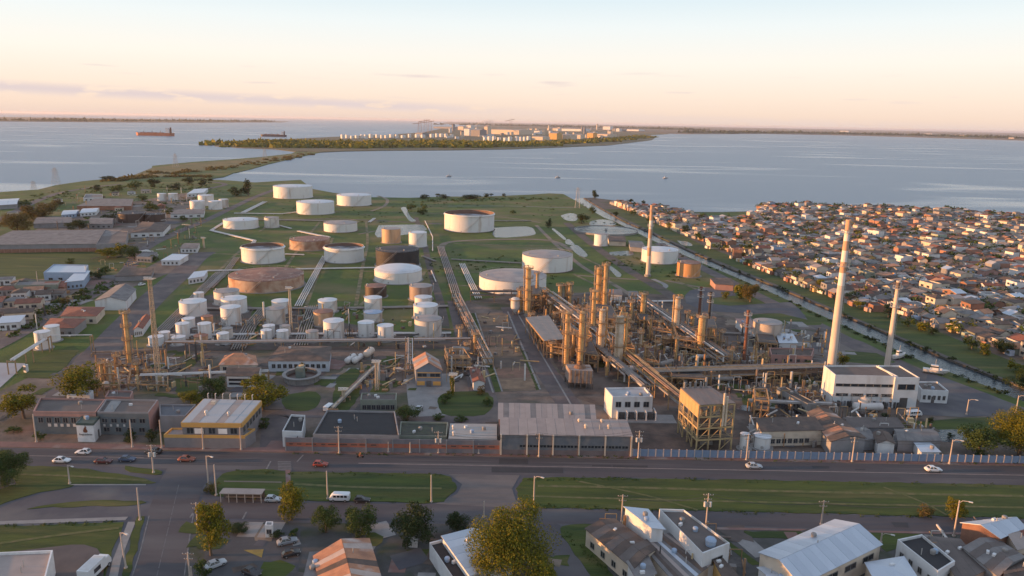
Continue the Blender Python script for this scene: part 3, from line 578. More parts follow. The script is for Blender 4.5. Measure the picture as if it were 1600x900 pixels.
for k, (sp, lb, w, r) in enumerate([
 ((187, 228, 349, 335), 'left of two dark brown tanks with sunlit edge behind the long shed', TK, RK),
 ((228, 258, 348, 336), 'right of two dark brown tanks behind the long shed', TK, RK),
 ((247, 260, 314, 303), 'left of a pair of tiny white tanks near the far shore', TW, RW),
 ((264, 278, 314, 303), 'right of a pair of tiny white tanks near the far shore', TW, RW),
 ((311, 334, 322, 306), 'tallest white tank of the small cluster left of the straight road', TW, RW),
 ((298, 320, 328, 315), 'front left white tank of the small cluster by the straight road', TW, RW),
 ((327, 347, 328, 315), 'front right white tank of the small cluster by the straight road', TW, RW),
 ((343, 357, 325, 312), 'rearmost right white tank of the small cluster by the straight road', TG, RW),
 ((73, 94, 535, 512), 'taller rear one of two white tanks beside red-roofed sheds', TW, RW),
 ((58, 80, 547, 521), 'front one of two white tanks beside red-roofed sheds', TW, RW)]):
    tank(sp, lb, GS, w, r, 'flat', n=32)
CL = [
 (304, 319, 472, 459, 'w', 'small tank peeping out behind the squat white tank'), (283, 323, 496, 475, 'w', 'squat wide white tank at the left end of the small tanks'), (336.5, 374, 478, 458, 'g', 'wide white tank with grey roof behind three stacked white tanks'),
 (348, 386, 492, 470, 'w', 'wide white tank behind the narrow tall white one'), (347, 377, 510, 483, 'w', 'narrow tall white tank in front of the wide pair'), (286, 305, 514, 500, 'w', 'small white tank just in front of the squat wide tank'),
 (277, 297, 532, 508, 'w', 'tall slim white tank left of the tan drum'), (316, 333, 509, 496, 't', 'small tan tank between white slim tanks'), (311, 331, 531, 508, 'w', 'tall slim white tank behind low drum tank'),
 (304, 325, 538, 527, 't', 'low drum-like tank with brown top in the front row'), (270, 290, 541, 529, 'w', 'low white tank in the front row under slim white tank'), (250, 266, 533, 521, 'w', 'small white tank beside the lattice mast'),
 (234, 256, 542, 529, 'w', 'low pinkish tank at the foot of the lattice mast'), (348, 364, 530, 515, 'g', 'small stained tank behind its front-row twin'), (340.5, 358, 540, 523, 'w', 'small white tank at right end of left cluster, front row'),
 (426, 454, 492, 473, 'w', 'white tank at the back of the middle pair'), (417, 446, 508, 485, 'g', 'stained white tank in front of the middle back tank'), (412, 430, 528, 511, 'w', 'small white tank behind the front left one of the middle four'),
 (409, 425, 536, 518, 'w', 'front left one of the four small middle tanks'), (438, 454, 527, 511, 'g', 'back right one of the four small middle tanks'), (433, 451, 536, 519, 'w', 'front right one of the four small middle tanks'),
 (479, 498, 536, 520, 'd', 'small grey domed tank behind the long dark roof'), (498, 527, 490, 472, 'w', 'white tank with pale rim behind the tan one'), (491, 521, 511, 490, 't', 'tan sunlit tank behind the white cylinder'),
 (506.5, 538, 533, 505, 'w', 'clean white cylinder tank with diagonal stair, beside the dark roof'), (571, 604, 467, 450, 'b', 'rust-brown and black tank behind the stacked white pair'), (570, 597, 488, 468, 'w', 'white tank behind the blue-topped one'),
 (569, 597, 505, 491, 'u', 'stained tank with bluish roof behind two white front tanks'), (560, 585, 528, 507, 'w', 'left one of two small white front tanks'), (590, 615, 535, 512, 'w', 'right one of two small white front tanks'),
 (640, 675, 471, 450, 'k', 'dull grey-brown tank behind the row of three white ones'), (648, 675, 479, 467, 'w', 'topmost of three white tanks lined up by the pipe corridor'), (646.5, 684, 501, 481, 'w', 'middle of three white tanks lined up by the pipe corridor'),
 (648, 690, 530, 503, 'g', 'front of three white tanks lined up by the pipe corridor')]
CM = {'w': (TW, RW), 'g': (TG, RG), 't': (TT, RR), 'd': (TG, RG), 'b': (TK, RR), 'u': (TG, mat('roof_blue', (.30, .38, .50), .7)), 'k': (paint('tank_dull', (.28, .21, .18), .3), RG)}
for xl, xr, yb, yr, c, lb in CL:
    tank((xl, xr, yb, yr), lb, GC, CM[c][0], CM[c][1], 'dome' if c == 'd' else ('cone' if xr - xl > 26 else 'flat'), n=36, stair=True)
# round settling basin
g0, g1 = G(898, 361.5), G(995, 361.5); rr = (g1 - g0).length / 2; gc = (g0 + g1) / 2
t = thing('settling_basin', 'large round settling basin full of pale water near the canal', 'basin', (gc.x, gc.y, 0))
MB().lathe([(rr, 0), (rr, 1.5), (rr - .5, 1.5), (rr - .5, .2)], 64).build('rim_wall', CONC, t)
MB().lathe([(rr - .5, 1.1), (.01, 1.1)], 64).build('basin_water', POND, t)
MB().box((0, 0, 1.9), (rr * 1.9, .9, .25)).lathe([(1.0, .2), (1.0, 2.6), (.01, 2.6)], 12).build('scraper_bridge', STEEL, t)
# ------------------------------------------------------------------ process plant
TWR = mat('tower_paint', (.62, .40, .18), .6, (.46, .27, .11), .5, .7, col3=(.25, .13, .06), scale3=.4, thr3=.6, streak=(1, 1, .2))
TWR2 = mat('tower_insulation', (.60, .50, .38), .55, (.46, .36, .26), .5, .7, col3=(.35, .2, .1), scale3=.4, thr3=.6, streak=(1, 1, .2))
FRAME = mat('frame_paint', (.42, .26, .13), .7, (.24, .145, .08), .6, .8)
PIPE = mat('pipe_cladding', (.27, .24, .22), .6, (.18, .155, .14), .4, .6); PIPEW = mat('pipe_white', (.58, .55, .53), .5, (.44, .41, .39), .3, .6); PIPER = mat('pipe_rusty', (.30, .19, .13), .8, (.19, .12, .085), .4, .8)
DK = mat('dark_machinery', (.055, .052, .055), .7, (.085, .075, .07), .4, .7)
def column(x, yb, yt, wpx, label, plats=(0.55, 0.8, 1.0), m=TWR, group='process columns of the refinery', side=1, name='process_column', cage=True):
    g = G(x, yb); h = hgt(x, yb, yt); r = wpx / ppm(x, yb) / 2
    t = thing(name, label, 'column', (g.x, g.y, 0), 0, group)
    MB().lathe([(r * 1.25, 0), (r * 1.25, h * .02), (r, h * .07)], 20).build('skirt', CONC, t)
    prof = [(r, h * .06), (r, h * .55), (r * .94, h * .57), (r * .94, h * .955), (r * .8, h * .978), (r * .45, h * .992), (.02, h)]
    smooth_by_angle(MB().lathe(prof, 20).build('shell', m, t))
    for p in plats:
        z = h * p * .965; R_ = r + 1.0
        pl = MB().lathe([(r * .95, z), (R_, z), (R_, z + .12), (r * .95, z + .12)], 16).build('platform', FRAME, t)
        q = MB()
        for k in range(10):
            a, b = 2 * math.pi * k / 10, 2 * math.pi * (k + 1) / 10
            q.bar((math.cos(a) * R_, math.sin(a) * R_, z), (math.cos(a) * R_, math.sin(a) * R_, z + 1.1), .1)
            for dz in (.55, 1.1): q.bar((math.cos(a) * R_, math.sin(a) * R_, z + dz), (math.cos(b) * R_, math.sin(b) * R_, z + dz), .08)
        q.build('guard_rail', FRAME, pl)
    for k in range(1, 5):     # stiffening rings
        z = h * (.1 + .19 * k); MB().lathe([(r, z), (r + .1, z + .02), (r + .1, z + .16), (r, z + .18)], 20).build('stiffener_ring', m, t)
    if cage:
        q = MB(); a = 4.2
        cx_, cy_ = math.cos(a) * (r + .35), math.sin(a) * (r + .35)
        for s_ in (-.25, .25): q.bar((cx_ + s_, cy_, .5), (cx_ + s_, cy_, h * .97), .1)
        for k in range(int(h / .9)): q.bar((cx_ - .25, cy_, .6 + k * .9), (cx_ + .25, cy_, .6 + k * .9), .08)
        q.build('ladder', FRAME, t)
    pr = max(.18, r * .22)
    MB().tube([(0, 0, h * .99), (0, 0, h + pr * 2.5), (side * (r + pr * 1.8), 0, h + pr * 2.5), (side * (r + pr * 1.8), 0, 1.5)], pr, 8).build('overhead_pipe', PIPE if m is TWR else TWR, t)
    MB().tube([(-side * (r + pr * 1.5), .2, h * .62), (-side * (r + pr * 1.5), .2, 1.5), (-side * (r + 3), .2, 1.5)], pr * .7, 6).build('side_pipe', PIPER, t)
    return t
COLS = [
 (824, 494, 417, 9, 'tall column with flared top platform, left of the broad grey-roofed tank', (.35, .55, .8, 1.0), TWR), (838, 476, 426, 3.2, 'thin vent pipe with small top platform beside the left column', (1.0,), TWR), (812, 490, 452, 5, 'short stub column in front of the left tall column', (.7, 1.0), TWR),
 (874, 480, 445, 6, 'left of three short columns standing apart behind the pipe rack', (1.0,), TWR), (884, 480, 445, 4.2, 'middle of three short columns behind the pipe rack', (1.0,), TWR), (889.5, 481, 443, 5.2, 'right of three short columns behind the pipe rack', (.6, 1.0,), TWR),
 (933, 500, 417, 9, 'thickest upper column in the middle of the tower group', (.4, .7, .9, 1.0), TWR), (943, 502, 411, 6.5, 'tallest column of the central tower group', (.5, .75, 1.0), TWR), (925, 535, 452, 7, 'slender column left of the central tower group', (.3, .6, .85, 1.0), TWR),
 (938, 562, 482, 10, 'bright column with pale lower body in front of the central group', (.5, .75, 1.0), TWR2), (884, 578, 486, 8, 'slender column left of the furnace box', (.4, .65, .85, 1.0), TWR), (906, 580, 485, 8.5, 'slender column rising behind the furnace box', (.35, .6, .85, 1.0), TWR), (914, 566, 508, 5, 'short dark-ringed column right of the furnace stack', (.6, 1.0), TWR),
 (965, 577, 492, 14, 'stout column with crown platform in front of long pipe rack', (.45, .9, 1.0), TWR2), (975, 570, 494, 6, 'thin column clinging to the right of the stout column', (.5, .8, 1.0), TWR),
 (1003, 503, 458, 8, 'lone column on the grass right of the central group', (1.0,), TWR), (1055, 530, 463, 9, 'pale riveted column beside the white drum', (.3, .75, 1.0), TWR2), (1093, 556, 493, 11, 'bright orange column in front of the two dark stacks', (.12, .55, 1.0), TWR), (1081, 510, 492, 6, 'short orange vessel left of the twin stacks', (1.0,), TWR),
 (203, 572, 486, 7, 'tall orange column beside the lattice flare mast', (.25, .5, .75, 1.0), TWR), (160, 598, 566, 5, 'left one of three short columns behind the round tree', (1.0,), TWR), (173, 598, 570, 4, 'right one of three short columns behind the round tree', (1.0,), TWR2), (166, 594, 562, 3.5, 'middle one of three short columns behind the round tree', (.8,), TWR),
 (862, 560, 535, 5, 'small column under the grey canopy edge', (1.0,), TWR), (953, 545, 510, 5, 'short column between bright column and stout column', (.6, 1.0), TWR), (895, 560, 520, 4.5, 'thin column between the two slender furnace columns', (1.0,), TWR)]
for i, (x, yb, yt, w, lb, pl, m) in enumerate(COLS): column(x, yb, yt, w, lb, pl, m, side=1 if i % 2 else -1)

def stack(x, yb, yt, w0, w1, label, bands, m, name='chimney'):
    """tapered chimney; bands = [(from, to, material)] as fractions of the height"""
    g = G(x, yb); h = hgt(x, yb, yt); s = 1 / ppm(x, yb); r0, r1 = w0 * s / 2, w1 * s / 2
    t = thing(name, label, 'chimney', (g.x, g.y, 0), 0)
    rad = lambda f: r0 + (r1 - r0) * f
    for f0, f1, mm in bands:
        smooth_by_angle(MB().lathe([(rad(f0), h * f0), (rad(f1), h * f1)], 28).build('shaft_section', mm, t))
    MB().lathe([(r1, h), (r1 * 1.12, h), (r1 * 1.12, h + .6), (r1 * .75, h + .6), (r1 * .75, h - 2)], 28).build('crown_ring', m, t)
    MB().lathe([(r0 * 1.5, 0), (r0 * 1.5, 1.2), (r0 * 1.02, 1.4)], 28).build('plinth', CONC, t)
    for p in (.93, .72):
        z = h * p; R_ = rad(p) + .9
        pl = MB().lathe([(rad(p), z), (R_, z), (R_, z + .15), (rad(p), z + .15)], 20).build('platform', STEEL, t)
        q = MB()
        for k in range(12):
            a, b = 2 * math.pi * k / 12, 2 * math.pi * (k + 1) / 12
            q.bar((math.cos(a) * R_, math.sin(a) * R_, z), (math.cos(a) * R_, math.sin(a) * R_, z + 1.1), .08).bar((math.cos(a) * R_, math.sin(a) * R_, z + 1.1), (math.cos(b) * R_, math.sin(b) * R_, z + 1.1), .08)
        q.build('guard_rail', STEEL, pl)
    a = -.6; q = MB()
    for s_ in (-.22, .22): q.bar((math.cos(a) * (r0 + .2) + s_, math.sin(a) * (r0 + .2), 2), (math.cos(a) * (r1 + .2) + s_, math.sin(a) * (r1 + .2), h), .08)
    for k in range(int(h / 1.0)):
        f = k / h; rr_ = rad(f) + .2; q.bar((math.cos(a) * rr_ - .22, math.sin(a) * rr_, k + 2), (math.cos(a) * rr_ + .22, math.sin(a) * rr_, k + 2), .06)
    q.build('ladder', STEEL, t)
    return t
CHW = mat('chimney_concrete', (.60, .50, .42), .85, (.50, .41, .34), .12, .7, col3=(.42, .33, .27), scale3=.1, thr3=.58, streak=(1, 1, .1)); CHR = mat('chimney_red', (.55, .34, .22), .8, (.45, .26, .16), .2, .7); CHP = mat('chimney_white', (.72, .66, .60), .8, (.62, .56, .5), .2, .6)
stack(1297, 588, 346, 13.5, 7.6, 'tallest chimney with red and white bands, behind the white power house', [(0, .60, CHW), (.60, .68, CHP), (.68, .75, CHR), (.75, .82, CHP), (.82, .88, CHR), (.88, .94, CHP), (.94, 1, CHR)], CHR)
stack(1385, 578, 441, 8.8, 5.5, 'shorter pale concrete chimney right of the tallest one', [(0, .93, CHW), (.93, 1, mat('chimney_soot', (.16, .12, .10), .9))], CHW)
stack(1012, 432, 322, 7, 4.8, 'slim chimney with faded red bands in front of the white tank', [(0, .30, CHW), (.30, .42, CHR), (.42, .55, CHW), (.55, .68, CHR), (.68, .80, CHP), (.80, 1, CHR)], CHR)
STK, STK2 = mat('stack_rust', (.20, .085, .05), .85, (.13, .055, .04), .3, .8), mat('stack_black', (.045, .04, .04), .8)
for x, yb, yt, w, lb, m in ((1092, 500, 450, 5, 'rust-brown steel stack, left of the twin stacks', STK), (1107, 508, 458, 4.6, 'black steel stack, right of the twin stacks', STK2), (1162, 568, 487, 5.6, 'leaning rust-red steel stack by the gravel yard', STK)):
    stack(x, yb, yt, w, w * .82, lb, [(0, .5, m), (.5, 1, m)], m, 'steel_stack')

def lattice(x, yb, yt, w0, w1, label, name, cat, arms=(), lamps=False, m=STEEL, n=10, group=None):
    g = G(x, yb); h = hgt(x, yb, yt); t = thing(name, label, cat, (g.x, g.y, 0), 0, group)
    def P(k, i):
        f = k / n; w = (w0 + (w1 - w0) * f) / 2; s = ((-1, -1), (1, -1), (1, 1), (-1, 1))[i % 4]; return (s[0] * w, s[1] * w, h * f)
    th = max(.09, w0 * (.05 if w0 < 4 else .014))
    for i in range(4): MB().bar(P(0, i), P(n, i), th * 1.5).build('leg', m, t)
    q = MB()
    for k in range(n):
        for i in range(4):
            q.bar(P(k, i), P(k + 1, i + 1), th).bar(P(k, i + 1), P(k + 1, i), th).bar(P(k + 1, i), P(k + 1, i + 1), th)
    kind(q.build('bracing', m, t), 'stuff')
    for z, l in arms: MB().bar((-l, 0, h * z), (l, 0, h * z), th * 2).bar((-l, 0, h * z), (0, 0, h * z + l * .4), th).bar((l, 0, h * z), (0, 0, h * z + l * .4), th).build('cross_arm', m, t)
    if lamps:
        pf = MB().box((0, 0, h), (w1 + 2.2, w1 + 2.2, .2)).build('platform', m, t)
        for a in (-1, 0, 1): MB().box((a * .9, -(w1 / 2 + .9), h + .7), (.7, .35, .6)).build('floodlight', PIPEW, pf)
    return t
lattice(248, 592, 436, 1.35, .8, 'tall lattice flare mast with floodlights left of the white tanks', 'lattice_mast', 'mast', lamps=True, m=mat('mast_paint', (.50, .38, .26), .7), n=15)
for x, yb, yt, lb in ((455, 512, 450, 'lamp mast beside the middle pair of small tanks'), (319, 388, 372, 'short lamp mast by the straight road'), (589, 610, 565, 'thin lamp mast in the yard behind greenish offices'), (708, 612, 585, 'thin mast by the garden left of the bare lot'), (537, 628, 608, 'thin garden mast in the yard')):
    lattice(x, yb, yt, .9, .6, lb, 'lamp_mast', 'mast', lamps=True, m=TWR2, n=12, group='lamp masts in the refinery')
PY = 'power line pylons'
lattice(88, 289, 262, 8, 2, 'pylon standing in the shallow water at the left', 'power_pylon', 'pylon', ((.75, 6), (.88, 5)), m=STEEL, n=5, group=PY)
lattice(275, 262, 240, 8, 2, 'pylon on the isthmus, left of the two', 'power_pylon', 'pylon', ((.75, 6), (.88, 5)), m=STEEL, n=5, group=PY)
lattice(414, 247, 232, 8, 2, 'pylon farther out on the isthmus', 'power_pylon', 'pylon', ((.75, 6), (.88, 5)), m=STEEL, n=5, group=PY)
lattice(902, 325, 293, 5, 1.5, 'pylon beside the canal mouth', 'power_pylon', 'pylon', ((.78, 4), (.92, 4)), m=STEEL, n=9, group=PY)
lattice(53, 296, 283, 5, 2, 'low pylon on the left shore', 'power_pylon', 'pylon', ((.8, 4),), m=STEEL, n=5, group=PY)

def rack(p0, p1, label, w=5.0, h=5.5, np_=7, step=9.0, levels=2, mats=None, group='pipe racks'):
    a, b = G(*p0), G(*p1); d = b - a; ln = d.length; rz = math.atan2(d.y, d.x)
    t = thing('pipe_rack', label, 'pipe rack', (a.x, a.y, 0), rz, group)
    k = max(1, int(ln / step)); rng = random.Random(int(ln * 10))
    pm = MB().box((0, 0, h / 2), (.3, .3, h)).mesh('post', FRAME); bm_ = MB().box((0, 0, 0), (.28, w + .5, .35)).mesh('cross_beam', FRAME)
    for i in range(k + 1):
        for s_ in (-1, 1):
            o = bpy.data.objects.new('post', pm); C.objects.link(o); o.parent = t; o.location = (ln * i / k, s_ * w / 2, 0)
        for lv in range(levels):
            o = bpy.data.objects.new('cross_beam', bm_); C.objects.link(o); o.parent = t; o.location = (ln * i / k, 0, h - .3 - lv * 2.2)
    mats = mats or [PIPE, PIPEW, PIPER, PIPE, TWR2, PIPER]
    for lv in range(levels):
        for j in range(np_):
            y = -w / 2 + .4 + (w - .8) * j / max(1, np_ - 1); r_ = rng.uniform(.14, .34); s0, s1 = (0, 1) if rng.random() < .6 else sorted((rng.uniform(0, .5), rng.uniform(.5, 1)))
            z = h - .3 - lv * 2.2 + .18 + r_
            pts = [(ln * s0, y, z), (ln * s1, y, z)]
            if rng.random() < .3: pts += [(ln * s1, y, max(.3, z - 2.5))]
            MB().tube(pts, r_, 7).build('pipe', rng.choice(mats), t)
    return t
rack((845, 470), (960, 560), 'long pipe rack running diagonally past the central columns', 6, 7, 8)
rack((960, 560), (1075, 660), 'sunlit pipe rack leading down to the open steel structure', 3.6, 6.5, 6, levels=2, mats=[FRAME, PIPER, TWR, PIPE])
rack((995, 480), (1130, 580), 'pipe rack running from lone column towards the stack yard', 6, 6, 8)
rack((890, 520), (1010, 625), 'lower pipe rack with one white pipe behind the substation', 4, 5, 6)
rack((1015, 600), (1290, 592), 'long low pipe rack between the soil yard and the power house', 5, 5, 8, mats=[PIPER, FRAME, PIPE])
rack((1130, 590), (1280, 586), 'second low pipe rack just behind the long one', 4, 4, 6, mats=[PIPER, PIPE])
rack((735, 470), (845, 470), 'pipe rack along the front of the broad grey-roofed tank', 5, 5, 7, mats=[PIPE, PIPER, DK])
rack((712, 470), (762, 575), 'pipe rack beside the bare brown lot', 4, 4, 6)
rack((258, 548), (735, 542), 'very long pipe rack in front of the small tanks', 4, 3.2, 7, step=14, levels=1, mats=[PIPE, PIPER, PIPEW])
rack((20, 585), (72, 550), 'raised pipe bridge rising left of the white tanks', 2.5, 5, 3, levels=1, mats=[PIPEW])
rack((80, 549), (145, 548), 'pipe bridge crossing over the wide refinery road', 2.0, 6, 2, step=24, levels=1, mats=[PIPEW])
rack((520, 645), (590, 575), 'pipe track through the yard behind the greenish offices', 3, 1.5, 5, levels=1)
rack((145, 556), (258, 551), 'ground pipe track between road and column', 2.5, 1.2, 5, levels=1)
rack((220, 600), (420, 593), 'thin raised pipe line behind the orange-trimmed office', 1.6, 3, 2, levels=1, mats=[PIPEW], step=16)
rack((640, 590), (640, 548), 'pipe bridge left of the yellow-windowed house', 3, 5, 4)
rack((1170, 640), (1300, 645), 'pipe rack beside the dark oily pond', 3, 3, 5, levels=1)

def pipeline(pts, label, r=.32, n=2, gap=1.1, z=.7, m=PIPEW):
    P = PX(pts, z); t = thing('pipeline', label, 'pipeline', (P[0].x, P[0].y, 0), 0, 'ground pipelines in the tank farm'); o = Vector((P[0].x, P[0].y, 0))
    for k in range(n):
        off = (k - (n - 1) / 2) * gap
        q = []
        for i, p in enumerate(P):
            d = (P[min(i + 1, len(P) - 1)] - P[max(i - 1, 0)]).normalized(); q.append(p - o + Vector((-d.y, d.x, 0)) * off)
        MB().tube(q, r, 7).build('pipe', m, t)
    for i in range(len(P) - 1):
        d = P[i + 1] - P[i]
        for j in range(max(1, int(d.length / 14))):
            c = P[i] + d * ((j + .5) / max(1, int(d.length / 14))) - o
            MB().box((c.x, c.y, .2), (.5, n * gap + .6, .42), math.atan2(d.y, d.x)).build('pipe_support', CONC, t)
for pts, lb, n, m in [
    ([(380, 332), (414, 315)], 'pipe bundle between the road and the shoreline tanks', 5, PIPEW), ([(366, 333), (440, 334), (465, 331)], 'pale pipeline from road to the front shoreline tank', 2, PIPEW), ([(403, 343), (520, 345), (560, 347)], 'pipeline behind the low brown tank', 3, PIPE),
    ([(349, 348), (330, 360), (398, 376), (384, 397)], 'white zigzag pipeline around the low white tank by the road', 3, PIPEW), ([(436, 352), (455, 357)], 'short pipeline right of the small grey tank', 2, PIPEW), ([(466, 361), (515, 371)], 'diagonal pipeline towards the grey-roofed low tank', 3, PIPEW),
    ([(445, 397), (475, 398)], 'pipeline between the open white tank and the low brown one', 2, PIPEW), ([(322, 423), (480, 420), (590, 418)], 'long cross pipeline in front of the open white tanks', 2, PIPEW), ([(327, 450), (352, 426), (370, 402)], 'twin pipe run left of the wide rusty tank', 4, PIPE), ([(250, 520), (300, 470), (345, 425)], 'pipe bundle beside the wide road, left of the rusty tank', 6, PIPE),
    ([(466, 478), (486, 440), (508, 400)], 'pipe bundle right of the wide rusty tank', 4, PIPEW), ([(470, 540), (478, 510), (490, 478)], 'dark pipe bundle between middle tanks and the tan tank', 6, PIPE), ([(372, 545), (390, 510), (412, 484)], 'dark pipe bundle between left cluster and middle tanks', 6, PIPE), ([(322, 482), (420, 482), (560, 481), (700, 478)], 'cross pipeline behind the small tanks', 3, PIPE),
    ([(260, 524), (400, 522), (560, 521), (705, 520)], 'cross pipeline through the small tanks', 2, PIPEW), ([(688, 385), (700, 420), (716, 470)], 'pipe corridor going down beside the domed tank', 5, PIPE), ([(722, 412), (735, 440), (748, 466)], 'twin pipes on the grass left of the broad grey-roofed tank', 4, PIPEW), ([(705, 405), (815, 411)], 'thin pipeline on the grass behind the broad tank', 2, PIPE),
    ([(660, 400), (680, 408)], 'short pipeline right of the black tank', 2, PIPE), ([(674, 423), (681, 440)], 'short pipeline right of the domed tank', 1, PIPEW), ([(664, 345), (676, 370), (676, 392)], 'thin pale pipeline left of the tall open tank', 1, PIPEW), ([(577, 347), (585, 341)], 'short pipe end on the grass by the shoreline tank', 3, PIPEW),
    ([(950, 472), (1060, 470)], 'pipeline behind the lone column', 2, PIPEW), ([(700, 345), (830, 345)], 'pipeline at the foot of the tall open tank', 2, PIPE), ([(1130, 520), (1180, 522)], 'pipeline by the stacks', 2, PIPE)]:
    pipeline(pts, lb, .34 if n < 4 else .28, n, 1.0, .75, m)

# vessels, exchangers, heaters and open frames packed between the columns
def drum(x, y, l, r, z, label, m=PIPEW, rz=0.0, name='horizontal_drum'):
    g = G(x, y); t = thing(name, label, 'drum', (g.x, g.y, 0), rz, 'horizontal drums of the refinery')
    o = MB().tube([(-l / 2 - r * .45, 0, z), (-l / 2 - r * .3, 0, z), (-l / 2, 0, z), (l / 2, 0, z), (l / 2 + r * .3, 0, z), (l / 2 + r * .45, 0, z)], [.05, r * .7, r, r, r * .7, .05], 18).build('shell', m, t); smooth_by_angle(o, 40)
    for s_ in (-1, 1): MB().box((s_ * l * .3, 0, (z - r * .5) / 2), (.5, r * 1.7, z - r * .5)).build('saddle', CONC, t)
    MB().lathe([(.3, z + r - .1), (.3, z + r + .7), (.01, z + r + .7)], 10).build('nozzle', PIPE, t)
    return t
drum(1049, 533, 5.0, 1.0, 2.2, 'white horizontal drum beside the pale riveted column'); drum(1100, 563, 5.5, .8, 1.6, 'thin white drum at the foot of the bright orange column'); drum(1355, 643, 8.5, 1.3, 1.7, 'white horizontal tank with brown dome in the power house yard')
drum(548, 566, 6, 1.1, 1.5, 'left one of two silver bullets behind the yard', rz=1.35); drum(559, 566, 6, 1.1, 1.5, 'right one of two silver bullets behind the yard', rz=1.35); drum(577, 560, 4.5, 1.4, 2.5, 'rusty pinkish bullet right of the silver pair', CHW, 1.35)
drum(720, 556, 6, 1.2, 2.6, 'grey drum by the pipe rack beside the bare lot', PIPE); drum(1130, 600, 6, .9, 2, 'grey drum on the low rack', PIPE); drum(1040, 575, 7, 1.0, 2, 'grey drum under the sunlit rack', PIPE, .7)
drum(990, 590, 6, 1.0, 3.5, 'pale drum above the pipe rack left of the sunlit rack', PIPEW, .1)
g = G(1355, 641)
def frame_struct(corners, h, label, levels=3, nx=3, ny=2, m=FRAME, name='steel_structure', roof=None, equip=True, group='open steel structures', deckm=DK, braces=True):
    """open steel frame with decks; corners = roof corners in pixels FL FR BR BL at height h"""
    P = [G(x, y, h) for x, y in corners]; o = sum(P, Vector()) / 4; o.z = 0
    Q = [p - o for p in P]
    t = thing(name, label, 'steel structure', o, 0, group); rng = random.Random(len(label) * 7)
    def pt(u, v, z):
        p = (Q[0] * (1 - u) + Q[1] * u) * (1 - v) + (Q[3] * (1 - u) + Q[2] * u) * v; return Vector((p.x, p.y, z))
    for i in range(nx + 1):
        for j in range(ny + 1):
            if 0 < i < nx and 0 < j < ny: continue
            MB().bar(pt(i / nx, j / ny, 0), pt(i / nx, j / ny, h), .38).build('column', m, t)
    for lv in range(1, levels + 1):
        z = h * lv / levels
        for a, b in (((0, 0), (1, 0)), ((1, 0), (1, 1)), ((1, 1), (0, 1)), ((0, 1), (0, 0))):
            MB().bar(pt(*a, z), pt(*b, z), .3, .45).build('beam', m, t)
        if lv < levels or roof is None:
            q = [pt(.02, .02, 0), pt(.98, .02, 0), pt(.98, .98, 0), pt(.02, .98, 0)]
            if rng.random() < .45: MB().slab([(p.x, p.y) for p in q], z + .26, z + .36).build('deck', deckm, t)
            for a, b in (((0, 0), (1, 0)), ((0, 1), (0, 0))): MB().bar(pt(*a, z + 1.3), pt(*b, z + 1.3), .1).bar(pt(*a, z + .8), pt(*b, z + .8), .08).build('guard_rail', m, t)
    if braces:
        for lv in range(levels):
            z0, z1 = h * lv / levels, h * (lv + 1) / levels
            for i in range(nx):
                if rng.random() < .55: MB().bar(pt(i / nx, 0, z0), pt((i + 1) / nx, 0, z1), .16).build('brace', m, t)
            for j in range(ny):
                if rng.random() < .7: MB().bar(pt(0, j / ny, z0), pt(0, (j + 1) / ny, z1), .16).build('brace', m, t)
    if equip:
        for lv in range(levels):
            z0 = h * lv / levels + (.4 if lv else 0)
            for k in range(rng.randint(2, 4)):
                c = pt(rng.uniform(.15, .85), rng.uniform(.2, .8), 0); hh = (h / levels) * rng.uniform(.4, .8); r_ = rng.uniform(.5, 1.1)
                if rng.random() < .5: MB().lathe([(r_, z0), (r_, z0 + hh), (r_ * .6, z0 + hh + .3), (.02, z0 + hh + .4)], 12, (c.x, c.y, 0)).build('vessel', rng.choice([PIPE, TWR2, PIPEW, PIPER]), t)
                else: MB().tube([(c.x - 1.6, c.y, z0 + r_), (c.x + 1.6, c.y, z0 + r_)], r_ * .8, 10).build('exchanger', rng.choice([PIPE, TWR, PIPER]), t)
    if roof:
        n_ = 6
        for i in range(n_):
            q = [pt((i + .0) / n_, -.03, 0), pt((i + .985) / n_, -.03, 0), pt((i + .985) / n_, 1.03, 0), pt(i / n_, 1.03, 0)]
            MB().slab([(p.x, p.y) for p in q], h + .25 + .02 * (i % 2), h + .42 + .02 * (i % 2)).build('roof_sheet', roof, t)
    return t, pt
SHEETR = mat('sheet_roof_brown', (.20, .155, .135), .75, (.15, .12, .11), .4, .7, stretch=(3, .4, 1))
t, pt = frame_struct([(1093, 634), (1148, 631), (1110, 606), (1064, 608)], 13.5, 'big open steel structure with grey roof and orange side cladding behind the blue fence', 4, 3, 4, mat('frame_yellow', (.46, .34, .17), .7, (.33, .23, .12), .5, .7), roof=SHEETR)
ORC = mat('cladding_orange', (.52, .30, .14), .7, (.44, .25, .12), .5, .6)
for j in range(6):
    a, b = pt(-.012, j / 6 + .004, 0), pt(-.012, (j + 1) / 6 - .004, 0)
    MB().add([(a.x, a.y, 10.2), (b.x, b.y, 10.2), (b.x, b.y, 13.5), (a.x, a.y, 13.5), (a.x - .12, a.y, 10.2), (b.x - .12, b.y, 10.2), (b.x - .12, b.y, 13.5), (a.x - .12, a.y, 13.5)], [(0, 1, 2, 3), (7, 6, 5, 4), (0, 4, 5, 1), (1, 5, 6, 2), (2, 6, 7, 3), (3, 7, 4, 0)]).build('cladding_panel', ORC, t)
for k in range(2):
    p = pt(.66 + .08 * k, -.05, 0); MB().tube([(p.x, p.y, 7.5), (p.x, p.y, 17.0 - k)], .32, 10).build('vent_pipe', TWR2, t)
for k in range(5):
    p = pt(.1 + .18 * k, .97, 0); MB().lathe([(.35, 13.9), (.35, 15.6 + (k == 4) * 1.2), (.02, 15.8 + (k == 4) * 1.2)], 10, (p.x, p.y, 0)).build('roof_vent', CONC, t)
